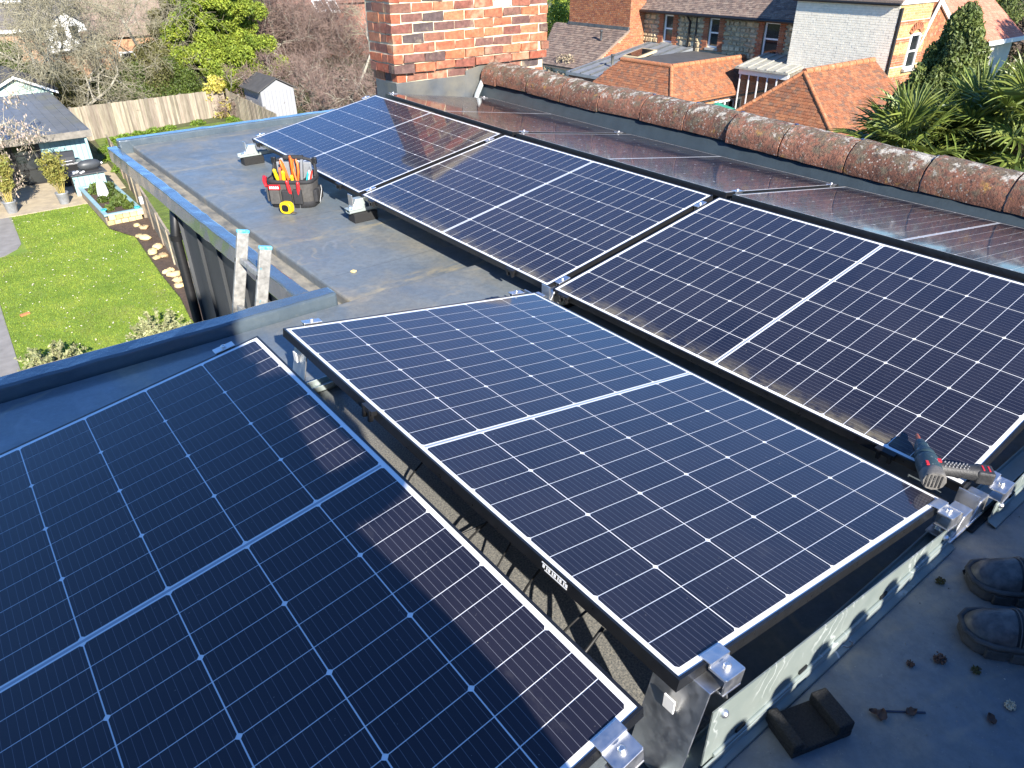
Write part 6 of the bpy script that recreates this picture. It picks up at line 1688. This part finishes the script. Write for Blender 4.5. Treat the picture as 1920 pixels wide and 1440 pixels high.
MB().prism([(2.32, 0.60, -3.02 - GZ), (2.32, 1.30, -3.02 - GZ), (3.28, 1.30, -2.84 - GZ), (3.28, 0.60, -2.84 - GZ)], (0, 0, 0.02)).build('skylight_pane', M_GLASS, r)
MB().lathe([(0.06, 0), (0.06, 0.35), (0.09, 0.36), (0.09, 0.42)], 10, Matrix.Translation((1.3, 1.1, -3.3 - GZ))).build('vent_pipe', M_LEAD, r)
MB().box((0.15, -0.1, 0), (XF - r.location[0] - 0.02, rp[0][1] - r.location[1], -3.72 - GZ)).build('wall', pmat('shadow_brick', (0.22, 0.11, 0.08), 0.9, var=0.2, scale=6), r)

# ------------------------------------------------------------------ hipped orange roof extension
EZ, TZ = -4.0, -2.9
def hp3(px, py, z): return np.array(onz(px, py, z))
e1, e2, e3 = hp3(1127, 160, EZ), hp3(1258, 195, EZ), hp3(1390, 165, EZ)
xe, yn, yf_ = float(e2[0]), float(e2[1]), float(e1[1])
tx, tn = xe + 1.02, yn + 1.02
r = thing('hipped_extension', 'extension with bright orange hipped tile roof and flat centre', 'extension', (xe, yn, GZ))
A = lambda p: tuple(np.array(p, float) - np.array((xe, yn, GZ)))
E_ = [(xe, yn, EZ), (xe, yf_, EZ), (tx, yf_ - 1.0, TZ), (tx, tn, TZ)]
F_ = [(xe, yn, EZ), (tx, tn, TZ), (XF - 0.05, tn, TZ), (XF - 0.05, yn, EZ)]
for P_, hint, nm in ((E_, (-1, 0, 1), 'roof'), (F_, (0, -1, 1), 'roof')):
    MB().prism([A(q) for q in P_], (0, 0, -0.10)).build(nm, M_TILE_O, r)
    stuffpart(cover(P_, 0.165, 0.10, 0.006, 0.012, hint, lap=0.03, tilt=0.012), 'roof_tiles', M_TILE_O, r)
MB().box((tx - xe, tn - yn, TZ - 0.06 - GZ), (XF - 0.06 - xe, yf_ - 1.0 - yn, TZ - 0.02 - GZ)).build('flat_top', M_FELT, r)
def ridge_run(a, b, n, name='ridge_tile', rad=0.10):
    a, b = np.array(a, float), np.array(b, float)
    for i in range(n):
        p0, p1 = a + (b - a) * i / n, a + (b - a) * (i + 0.96) / n
        MB().tube([A(p0), A(p1)], [rad, rad * 0.94], 8).build(name, M_BRICK_O, r)
ridge_run((tx, tn, TZ), (tx, yf_ - 1.0, TZ), 12); ridge_run((tx, tn, TZ), (XF - 0.1, tn, TZ), 14); ridge_run((xe, yn, EZ), (tx, tn, TZ), 6, 'hip_tile', 0.08)
MB().box((0.35, 0.35, 0), (XF - xe - 0.06, yf_ - yn - 0.3, EZ - 0.08 - GZ)).build('wall', pmat('ext_brick', (0.48, 0.24, 0.12), 0.9, col2=(0.40, 0.17, 0.08), scale=9), r)
MB().box((0.1, 0.22, EZ - 0.22 - GZ), (XF - xe - 0.06, 0.34, EZ - 0.06 - GZ)).build('fascia', M_WHITEPAINT, r)
wx = float(ony(1340, 186, yn + 0.35)[0]); wx2 = float(ony(1376, 180, yn + 0.35)[0])
window(r, yn + 0.28, wx, wx2, EZ - 1.5, EZ - 0.30, 'double', 'y', 0.03, lintel=False)
# glazed lean-to in the shaded corner and parasol
r = thing('conservatory', 'white framed glazed lean-to with dirty grey roof in the shaded corner', 'conservatory', (25.3, float(onx(1440, 160, 25.3)[1]), GZ))
cy0 = r.location[1]
MB().prism([(-0.2, -0.9, 3.9), (1.68, -0.9, 4.25), (1.68, 1.5, 4.25), (-0.2, 1.5, 3.9)], (0, 0, 0.07)).build('roof', pmat('dirty_polycarbonate', (0.40, 0.39, 0.33), 0.6, col2=(0.25, 0.24, 0.19), scale=5), r)
for j in range(6):
    MB().box((-0.03, -0.8 + j * 0.42, 0), (0.03, -0.75 + j * 0.42, 3.85)).build('mullion', M_WHITEPAINT, r)
    MB().prism([(-0.2, -0.8 + j * 0.42, 3.98), (-0.2, -0.74 + j * 0.42, 3.98), (1.68, -0.74 + j * 0.42, 4.33), (1.68, -0.8 + j * 0.42, 4.33)], (0, 0, 0.03)).build('glazing_bar', M_GREYLINT, r)
MB().box((-0.01, -0.8, 0.05), (0.01, 1.35, 3.8)).build('pane', M_GLASS, r)
MB().box((-0.04, -0.82, 3.7), (0.04, 1.4, 3.88)).build('head_rail', M_WHITEPAINT, r)
p_ = onx(1345, 203, 23.0)
r = thing('parasol', 'dark green garden parasol peeping just above the ridge tiles', 'parasol', (float(p_[0]), float(p_[1]), GZ))
hz = float(p_[2]) - GZ
vs = [(0, 0, hz + 0.22)]; 
for k in range(8): vs.append((1.05 * math.cos(k * math.pi / 4), 1.05 * math.sin(k * math.pi / 4), hz - 0.14))
for k in range(8): vs.append((1.05 * math.cos(k * math.pi / 4), 1.05 * math.sin(k * math.pi / 4), hz - 0.30))
fs = [(0, 1 + k, 1 + (k + 1) % 8) for k in range(8)] + [(1 + k, 9 + k, 9 + (k + 1) % 8, 1 + (k + 1) % 8) for k in range(8)]
MB().add(vs, fs).build('canopy', pmat('green_canvas', (0.03, 0.24, 0.16), 0.8, var=0.15, scale=3), r)
MB().tube([(0, 0, 0), (0, 0, hz + 0.25)], 0.03, 8).build('pole', M_ALU, r)

# ------------------------------------------------------------------ white painted house with buff brick end
XP = 26.0
wl = float(onx(1482, 80, XP)[1]); wr = float(onx(1672, 80, XP)[1]); zw = float(onx(1600, 4, XP)[2])
r = thing('white_brick_house', 'house with white painted brick side and striped buff brick end wall', 'house', (XP, wr, GZ))
MB().box((0, 0, 0), (2.32, wl - wr, zw - GZ)).build('wall', pmat('white_joint', (0.68, 0.62, 0.50), 0.85, var=0.12, scale=5), r)
stuffpart(cover([(XP, wr, -5.2), (XP, wl, -5.2), (XP, wl, zw), (XP, wr, zw)], 0.225, 0.078, 0.010, 0.008, (-1, 0, 0), jit=0.003), 'painted_bricks', M_BRICK_W, r)
# end wall: buff brick with orange bands
for z0, z1, mt in ((-5.823, -2.967, M_BRICK_O), (-2.967, -2.615, M_BRICK_Y), (-2.615, -2.252, M_BRICK_O), (-2.252, -1.89, M_BRICK_Y), (-1.89, -1.703, M_BRICK_O), (-1.703, -1.341, M_BRICK_Y), (-1.341, -1.165, M_BRICK_O), (-1.165, zw, M_BRICK_Y)):
    stuffpart(cover([(XP + 0.02, wr, z0), (XP + 2.3, wr, z0), (XP + 2.3, wr, z1), (XP + 0.02, wr, z1)], 0.225, 0.08, 0.010, 0.012, (0, -1, 0)), 'band_bricks', mt, r)
wa, wb = ony(1701, 118, wr), ony(1714, 62, wr)
zb0, zb1 = float(ony(1698, 128, wr)[2]), float(ony(1715, 62, wr)[2])
wxc = float(ony(1708, 95, wr)[0])
window(r, wr - 0.06, wxc - 0.35, wxc + 0.35, zb0, zb1, 'cross', 'y', 0.03, lintel=False)
m = MB()
for k in range(9):
    a = math.pi * (0.15 + 0.7 * k / 8); m.cbox((wxc + 0.42 * math.cos(a) - XP, -0.03, zb1 - 0.12 + 0.36 * math.sin(a) - GZ), (0.085, 0.06, 0.22), (0, math.pi / 2 - a, 0))
m.build('brick_arch', M_BRICK_O, r)
MB().tube([(0.02, -0.08, zw - 0.1 - GZ), (0.02, -0.08, 0)], 0.05, 8).build('downpipe', M_BLACK, r)
MB().box((-0.06, -0.08, zw - GZ), (2.4, wl - wr + 0.1, zw + 0.08 - GZ)).build('eaves_board', M_WHITEPAINT, r)
rp = [(XP - 0.12, wr - 0.10, zw + 0.02), (XP - 0.12, wl + 0.1, zw + 0.02), (XP + 2.5, wl + 0.1, zw + 1.9), (XP + 2.5, wr - 0.10, zw + 1.9)]
MB().prism([(a - XP, b2 - wr, c - GZ) for a, b2, c in rp], (0, 0, 0.1)).build('roof', M_TILE_B, r)
MB().tube([(-0.14, -0.05, zw - 0.0 - GZ), (-0.14, wl - wr + 0.1, zw - 0.0 - GZ)], 0.045, 8).build('gutter', M_BLACK, r)

# ------------------------------------------------------------------ lower orange roof in front of the white wall
RZ, QZ = -2.39, -3.98
ap = onz(1508, 135, RZ); co = onz(1565, 262, QZ); yR = float(ap[1]); xa_ = float(ap[0])
xE, yE = float(co[0]), float(co[1]); yB = 2 * yR - yE
r = thing('tiled_outbuilding', 'low outbuilding with mottled orange hipped roof in front of the white wall', 'outbuilding', (xE, yE, GZ))
A = lambda p: tuple(np.array(p, float) - np.array((xE, yE, GZ)))
H1 = [(xE, yE, QZ), (xE, yB, QZ), (xa_, yR, RZ)]
H2 = [(xE, yE, QZ), (xa_, yR, RZ), (XP - 0.02, yR, RZ), (XP - 0.02, yE, QZ)]
H3 = [(xE, yB, QZ), (XP - 0.02, yB, QZ), (XP - 0.02, yR, RZ), (xa_, yR, RZ)]
for P_, hint in ((H1, (-1, 0, 1)), (H2, (0, -1, 1)), (H3, (0, 1, 1))):
    MB().prism([A(q) for q in P_], (0, 0, -0.10)).build('roof', M_TILE_O, r)
    if P_ is not H3: stuffpart(cover(P_, 0.165, 0.10, 0.006, 0.012, hint, lap=0.03, tilt=0.012), 'roof_tiles', M_TILE_O, r)
ridge_run((xa_, yR, RZ + 0.01), (XP - 0.05, yR, RZ + 0.01), 10); ridge_run((xE, yE, QZ), (xa_, yR, RZ), 8, 'hip_tile', 0.07); ridge_run((xE, yB, QZ), (xa_, yR, RZ), 8, 'hip_tile', 0.07)
MB().box((0.25, 0.25, 0), (XP - xE - 0.03, yB - yE - 0.25, QZ - 0.12 - GZ)).build('wall', pmat('outb_brick', (0.42, 0.18, 0.10), 0.9, var=0.3, scale=9), r)

# ------------------------------------------------------------------ cream house with rosy roof on the right
Y3 = 11.7
g0 = ony(1842, 76, Y3); g1 = ony(1903, 64, Y3)
r = thing('cream_house', 'cream rendered house with rosy red tiled roof behind the yew', 'house', (float(g0[0]), Y3, GZ))
ez3 = float((g0[2] + g1[2]) / 2); wdt = float(g1[0] - g0[0])
MB().box((-3.4, 0, 0), (wdt, 2.8, ez3 - GZ)).build('wall', M_CREAM, r)
rp = [(g0[0] - 4.4, Y3 - 0.3, ez3 - 0.05), (g1[0] + 0.3, Y3 - 0.3, ez3 - 0.05), (g1[0] + 0.3, Y3 + 3.2, ez3 + 2.7), (g0[0] - 4.4, Y3 + 3.2, ez3 + 2.7)]
MB().prism([(a - r.location[0], b2 - Y3, c - GZ) for a, b2, c in rp], (0, 0, -0.12)).build('roof', M_TILE_R, r)
stuffpart(cover(rp, 0.20, 0.13, 0.006, 0.012, (0, -1, 1), lap=0.03, tilt=0.012), 'roof_tiles', M_TILE_R, r)
MB().box((-4.4, -0.36, ez3 - 0.2 - GZ), (wdt + 0.3, -0.28, ez3 - 0.03 - GZ)).build('fascia', M_WHITEPAINT, r)
# tile-hung gable between the two
ga, gb, gt = ony(1737, 72, Y3 - 0.5), ony(1775, 60, Y3 - 0.5), ony(1757, 14, Y3 - 0.5)
tri = [(float(ga[0]) - 0.4, Y3 - 0.5, float(ga[2]) - 0.8), (float(gb[0]) + 0.8, Y3 - 0.5, float(ga[2]) - 0.8), (float(gb[0]) + 0.8, Y3 - 0.5, float(gb[2])), (float(gt[0]), Y3 - 0.5, float(gt[2]) + 0.25), (float(ga[0]) - 0.4, Y3 - 0.5, float(ga[2]))]
MB().prism([(a - r.location[0], b2 - Y3, c - GZ) for a, b2, c in tri], (0, 0.48, 0)).build('gable', M_BRICK_O, r)
stuffpart(cover(tri, 0.17, 0.11, 0.006, 0.012, (0, -1, 0), lap=0.02, tilt=0.012), 'hung_tiles', M_BRICK_O, r)
for s, e in ((0, float(ga[0]) - 0.6), (1, float(gb[0]) + 1.0)):
    zt_ = float(gt[2]) + 0.30; zb_ = float(ga[2]) - 0.05
    MB().prism([(float(gt[0]) - r.location[0], -0.62, zt_ - GZ), (e - r.location[0], -0.62, zb_ - GZ), (e - r.location[0], -0.62, zb_ - 0.18 - GZ), (float(gt[0]) - r.location[0], -0.62, zt_ - 0.18 - GZ)], (0, 0.06, 0)).build('barge_board', M_WHITEPAINT, r)

# ------------------------------------------------------------------ yew, palm and planting on the right
random.seed(61)
yb = far(1782, 150, 21.0)
Hy = top_h(1795, 12, 21.0)
bl = []
for i in range(210):
    z = random.random() ** 1.25; a = random.random() * 6.28
    rad = 2.0 * (1 - z) ** 0.75 * math.sqrt(random.random()) + 0.05
    s = 0.30 + 0.25 * (1 - z)
    bl.append(((rad * math.cos(a), rad * math.sin(a), Hy * (0.30 + 0.66 * z)), (s * 0.55, s * 0.55, s * 1.35), 1000))
crown_thing('yew_tree', 'dark green upright yew tree in front of the cream house', (float(yb[0]), float(yb[1]), GZ), bl, 0.045, M_YEW, Hy * 0.8, 0.2, up=1.1)
def fan_mesh(seed, n=34, R=0.50):
    random.seed(seed); m = MB()
    for k in range(n):
        a = math.radians(-150 + 300 * k / (n - 1)); l_ = R * (0.78 + 0.22 * math.cos(a * 0.7)) * random.uniform(0.92, 1.06)
        dx, dy = math.cos(a), math.sin(a); px_, py_ = -dy, dx; w = 0.017
        dro = random.uniform(0.05, 0.16) + (0.25 if random.random() < 0.18 else 0)
        ring = []
        for t, ww in ((0.04, 0.25), (0.35, 0.9), (0.62, 1.0), (0.85, 0.55), (1.0, 0.05)):
            z = 0.10 * t - dro * t ** 3; c = (dx * l_ * t, dy * l_ * t, z)
            ring.append([(c[0] + px_ * w * ww, c[1] + py_ * w * ww, c[2] + 0.012 * ww), c, (c[0] - px_ * w * ww, c[1] - py_ * w * ww, c[2] + 0.012 * ww)])
        vs = [q for rg in ring for q in rg]; fs = []
        for i in range(4):
            b0 = i * 3; fs += [(b0, b0 + 1, b0 + 4, b0 + 3), (b0 + 1, b0 + 2, b0 + 5, b0 + 4)]
        m.add(vs, fs)
    me = m.mesh('fan', M_PALM); return me
FANS = [fan_mesh(300 + i) for i in range(4)]
M_PETI = pmat('palm_stalk', (0.20, 0.24, 0.06), 0.5)
def palm(label, base, h, nf, seed, spread=1.25):
    random.seed(seed)
    r = thing('fan_palm', label, 'palm tree', tuple(base), group='fan palms beyond the ridge')
    MB().tube([(0, 0, 0), (0.05, 0, h * 0.5), (0, 0, h)], [0.16, 0.14, 0.12], 10).build('trunk', pmat('palm_fibre', (0.16, 0.11, 0.07), 0.95, var=0.4, scale=20, bmp=0.8, bscale=50, bdist=0.03), r)
    for i in range(nf):
        a = i * 2.399 + random.uniform(-0.2, 0.2); u = i / nf
        el_ = math.radians(78 - 110 * u ** 0.85)
        L_ = spread * random.uniform(0.65, 1.0)
        d = Vector((math.cos(a) * math.cos(el_), math.sin(a) * math.cos(el_), math.sin(el_)))
        p0 = Vector((0, 0, h - 0.05)); p2 = p0 + d * L_; p2.z -= 0.10 * L_ * (0.3 + u); p1 = p0 + d * L_ * 0.55
        pt = MB().tube([p0, p1, p2], [0.016, 0.012, 0.009], 5).build('stalk', M_PETI, r)
        out = (p2 - p1).normalized()
        side = out.cross(Vector((0, 0, 1))).normalized(); upv = side.cross(out).normalized()
        tl_ = random.uniform(-0.5, 0.2)
        Rm = Matrix((out, -side, upv)).transposed().to_4x4() @ Matrix.Rotation(tl_ * -0.6, 4, 'Y') @ Matrix.Rotation(random.uniform(-0.5, 0.5), 4, 'X')
        o = bpy.data.objects.new('frond', random.choice(FANS)); link(o, r)
        o.matrix_local = Matrix.Translation(p2) @ Rm @ Matrix.Scale(random.uniform(0.85, 1.15), 4)
    return r
q = far(1800, 285, 12.2); palm('large fan palm filling the right edge beyond the ridge tiles', (float(q[0]), float(q[1]), GZ), float(q[2]) - GZ, 48, 5, 0.85)
q = far(1692, 290, 11.4); palm('lower fan palm with a big round frond at its left', (float(q[0]), float(q[1]), GZ), float(q[2]) - GZ, 34, 6, 0.62)
q = far(1915, 265, 11.8); palm('tall fan palm cut off by the right edge', (float(q[0]), float(q[1]), GZ), float(q[2]) - GZ, 38, 8, 0.85)
random.seed(90)
q = far(1890, 330, 10.5); crown_thing('garden_bush', 'bright green bush under the palms at the right edge', (float(q[0]), float(q[1]), GZ), [(c, (0.45,) * 3, 260) for c, r_ in bushy(16, 1.0, 1.0, float(q[2]) - GZ)], 0.08, M_HEDGE, 2.0, 0.05, cat='bush')
for i, (px, py, d, rx, h, mt, lb) in enumerate([
    (1895, 40, 62, 4.5, 7.0, M_YEW, 'dark tree at the top right corner'), (1850, 20, 75, 5.0, 7.5, M_YEW, 'dark tree behind the rosy roof'),
    (1905, 140, 38, 1.8, 3.4, M_YEW, 'dark hedge at the right edge below the lawn'), (1050, 20, 46, 1.1, 6.4, M_CONIFER, 'yellow green bush between chimney and brick wing'),
    (1046, 40, 43, 0.9, 5.2, M_CONIFER, 'lower yellow green shrub right of the chimney')]):
    random.seed(400 + i)
    crown_thing('bush' if h < 5 else 'broadleaf_tree', lb, at(px, py, d), [(c, (r_[0] * 1.8,) * 3, int(340 * rx)) for c, r_ in bushy(30, rx, rx, h)], 0.07, mt, h * 0.6, 0.1, None, cat='bush' if h < 5 else 'tree')
sheet('side_garden', [(30, -12), (80, -12), (80, 9.5), (36, 9.5), (31, 2)], 0.03, M_LAWN)
sheet('path', [(30, 2.5), (80, 16), (80, 17.5), (30, 4.0)], 0.04, M_PATH)

# ------------------------------------------------------------------ houses at the far left and behind the shrubs
YH = 62.0
el0 = ony(0, 56, YH); el1 = ony(150, 47, YH)
r = thing('slate_house', 'grey slate roofed house with a white gabled dormer at the top left corner', 'house', (float(el0[0]), YH, GZ))
he = float(el0[2]) - GZ
MB().box((-8, 0, 0), (9.5, 7, he)).build('wall', pmat('far_orange_brick', (0.40, 0.25, 0.15), 0.9, col2=(0.32, 0.18, 0.11), scale=5), r)
M_SLATE = brick_mat('grey_slates', [(0.115, 0.105, 0.10), (0.14, 0.125, 0.115), (0.10, 0.092, 0.09)], mortar=(0.2, 0.19, 0.16), smear=0.2, island=True)
rp = [(el0[0] - 8.3, YH - 0.35, he + GZ - 0.05), (el0[0] + 9.8, YH - 0.35, he + GZ - 0.05), (el0[0] + 9.8, YH + 4.6, he + GZ + 4.0), (el0[0] - 8.3, YH + 4.6, he + GZ + 4.0)]
MB().prism([(a - el0[0], b2 - YH, c - GZ) for a, b2, c in rp], (0, 0, -0.15)).build('roof', M_SLATE, r)
stuffpart(cover(rp, 0.30, 0.24, 0.008, 0.012, (0, -1, 1), lap=0.05, tilt=0.012), 'roof_slates', M_SLATE, r)
MB().box((-8.3, -0.4, he - 0.22), (9.8, -0.34, he - 0.02)).build('fascia', M_WHITEPAINT, r)
sk = ony(26, 18, YH + 2.2); xs_ = float(sk[0] - el0[0])
nz_ = 4.05 / 4.95
MB().prism([(xs_ - 0.75, 1.2, he + 1.45), (xs_ + 0.55, 1.2, he + 1.45), (xs_ + 0.55, 2.7, he + 2.68), (xs_ - 0.75, 2.7, he + 2.68)], (0, -0.1, 0.12)).build('rooflight', M_WHITEPAINT, r)
MB().prism([(xs_ - 0.63, 1.25, he + 1.60), (xs_ + 0.43, 1.25, he + 1.60), (xs_ + 0.43, 2.5, he + 2.62), (xs_ - 0.63, 2.5, he + 2.62)], (0, -0.06, 0.07)).build('rooflight_pane', pmat('sky_glass', (0.25, 0.32, 0.36), 0.08), r)
gp = ony(115, 20, YH - 0.6); gw = ony(88, 42, YH - 0.6); gx_ = float(gp[0] - el0[0]); gzp = float(gp[2]) - GZ
hwid = 1.5
MB().prism([(gx_ - hwid, -0.6, he - 1.6), (gx_ + hwid, -0.6, he - 1.6), (gx_ + hwid, -0.6, gzp - 1.1), (gx_, -0.6, gzp), (gx_ - hwid, -0.6, gzp - 1.1)], (0, 3.0, 0)).build('dormer_gable', M_WHITEPAINT, r)
for s in (-1, 1): MB().prism([(gx_, -0.9, gzp + 0.02), (gx_ + s * (hwid + 0.4), -0.9, gzp - 1.32), (gx_ + s * (hwid + 0.4), 4.2, gzp - 1.32), (gx_, 4.2, gzp + 0.02)], (0, 0, 0.12)).build('dormer_roof', M_SLATE, r)
for s in (-0.75, 0.1):
    w_ = MB().box((gx_ + s, -0.64, he - 0.9), (gx_ + s + 0.65, -0.605, he + 0.1)).build('window', M_WHITEPAINT, r)
    MB().box((gx_ + s + 0.07, -0.655, he - 0.83), (gx_ + s + 0.58, -0.645, he + 0.03)).build('pane', M_GLASS, w_)
ch = MB().box((4.2, 2.8, he + 2.2), (5.0, 3.5, he + 4.6)).build('chimney', M_BRICK_O, r)
YB = 60.0
b0 = ony(545, 48, YB); b1 = ony(690, 30, YB)
r = thing('tiled_house', 'brown tiled house roof with two rooflights behind the bare shrubs', 'house', (float(b0[0]), YB, GZ))
he = 4.3; wd = float(b1[0] - b0[0]) + 3
MB().box((-1.0, 0, 0), (wd, 7, he)).build('wall', pmat('far_red_brick', (0.36, 0.15, 0.10), 0.9, var=0.3, scale=5), r)
rp = [(b0[0] - 1.3, YB - 0.35, he + GZ - 0.05), (b0[0] + wd, YB - 0.35, he + GZ - 0.05), (b0[0] + wd, YB + 4.6, he + GZ + 4.2), (b0[0] - 1.3, YB + 4.6, he + GZ + 4.2)]
M_TILE_RB = brick_mat('red_brown_tiles', [(0.24, 0.115, 0.085), (0.20, 0.095, 0.07), (0.27, 0.13, 0.095)], smear=0.1, island=True)
MB().prism([(a - b0[0], b2 - YB, c - GZ) for a, b2, c in rp], (0, 0, -0.15)).build('roof', M_TILE_RB, r)
stuffpart(cover(rp, 0.26, 0.20, 0.008, 0.012, (0, -1, 1), lap=0.04, tilt=0.012), 'roof_tiles', M_TILE_RB, r)
for px in (598, 624):
    # where the ray meets the roof slope
    d = ray(px, 13); sl_ = 4.25 / 4.95; k0 = (he + GZ - 0.05 + sl_ * (EYE[1] - (YB - 0.35)) - EYE[2]) / (d[2] - sl_ * d[1]); hit = EYE + d * k0
    x_, y_, z_ = hit[0] - b0[0], hit[1] - YB, hit[2] - GZ
    o = MB().prism([(x_ - 0.42, y_ - 0.45, z_ - 0.45 * sl_), (x_ + 0.42, y_ - 0.45, z_ - 0.45 * sl_), (x_ + 0.42, y_ + 0.45, z_ + 0.45 * sl_), (x_ - 0.42, y_ + 0.45, z_ + 0.45 * sl_)], (0, -0.07, 0.09)).build('rooflight', M_WHITEPAINT, r)
    MB().prism([(x_ - 0.32, y_ - 0.42, z_ - 0.35 * sl_ + 0.06), (x_ + 0.32, y_ - 0.42, z_ - 0.35 * sl_ + 0.06), (x_ + 0.32, y_ + 0.27, z_ + 0.35 * sl_ + 0.06), (x_ - 0.32, y_ + 0.27, z_ + 0.35 * sl_ + 0.06)], (0, -0.05, 0.06)).build('pane', M_GLASS, o)
gq = ony(550, 40, YB - 1.0)
r = thing('conservatory', 'white framed porch left of the brown tiled roof', 'conservatory', (float(gq[0]), YB - 1.2, GZ))
hq = float(gq[2]) - GZ
for j in range(4): MB().box((-0.75 + j * 0.46, 0, 0), (-0.65 + j * 0.46, 0.1, hq - 0.3 + 0.3 * (j in (1, 2)))).build('mullion', M_WHITEPAINT, r)
MB().box((-0.75, 0.02, 0), (0.75, 0.08, hq - 0.4)).build('pane', M_GLASS, r)
for s in (-1, 1): MB().prism([(0, -0.1, hq + 0.15), (s * 1.0, -0.1, hq - 0.5), (s * 1.0, 1.2, hq - 0.5), (0, 1.2, hq + 0.15)], (0, 0, 0.1)).build('roof', M_WHITEPAINT, r)
rb = onz(690, 5, GZ + 5)
r = thing('brick_house', 'orange brick house glimpsed through the bare trees on the left', 'house', at(265, 125, 56))
MB().box((-2.2, 0, 0), (2.2, 5, 3.4)).build('wall', pmat('glimpsed_brick', (0.42, 0.25, 0.14), 0.9, col2=(0.33, 0.17, 0.10), scale=5), r)
MB().prism([(-2.5, -0.3, 3.35), (2.5, -0.3, 3.35), (2.5, 2.6, 5.4), (-2.5, 2.6, 5.4)], (0, 0, 0.1)).build('roof', M_TILE_B, r)
for x in (-1.1, 0.3):
    w_ = MB().box((x, -0.05, 1.2), (x + 0.9, -0.002, 2.5)).build('window', M_WHITEPAINT, r); MB().box((x + 0.1, -0.07, 1.3), (x + 0.8, -0.052, 2.4)).build('pane', M_GLASS, w_)

# tall bare trees beyond the right edge, seen only as brown reflections in the back row of panels
for i, (x, y, h) in enumerate([(34, -3, 11), (36, -13, 12), (45, 4, 12), (30, -22, 11), (44, -28, 13), (58, 18, 13)]):
    random.seed(500 + i)
    crown_thing('bare_tree', '%s tall brown bare tree beyond the right edge, counting from the palms' % ORD[i], (x, y, GZ), [(c, (1.3, 1.3, 1.2), 420) for c, r_ in bushy(34, 3.6, 3.6, h, 1.5)], 0.16, pmat('brown_twig_mass', (0.20, 0.15, 0.11), 0.9, col2=(0.11, 0.085, 0.06), scale=0.8, island=True), h * 0.6, 0.25, 'bare trees beyond the right edge')
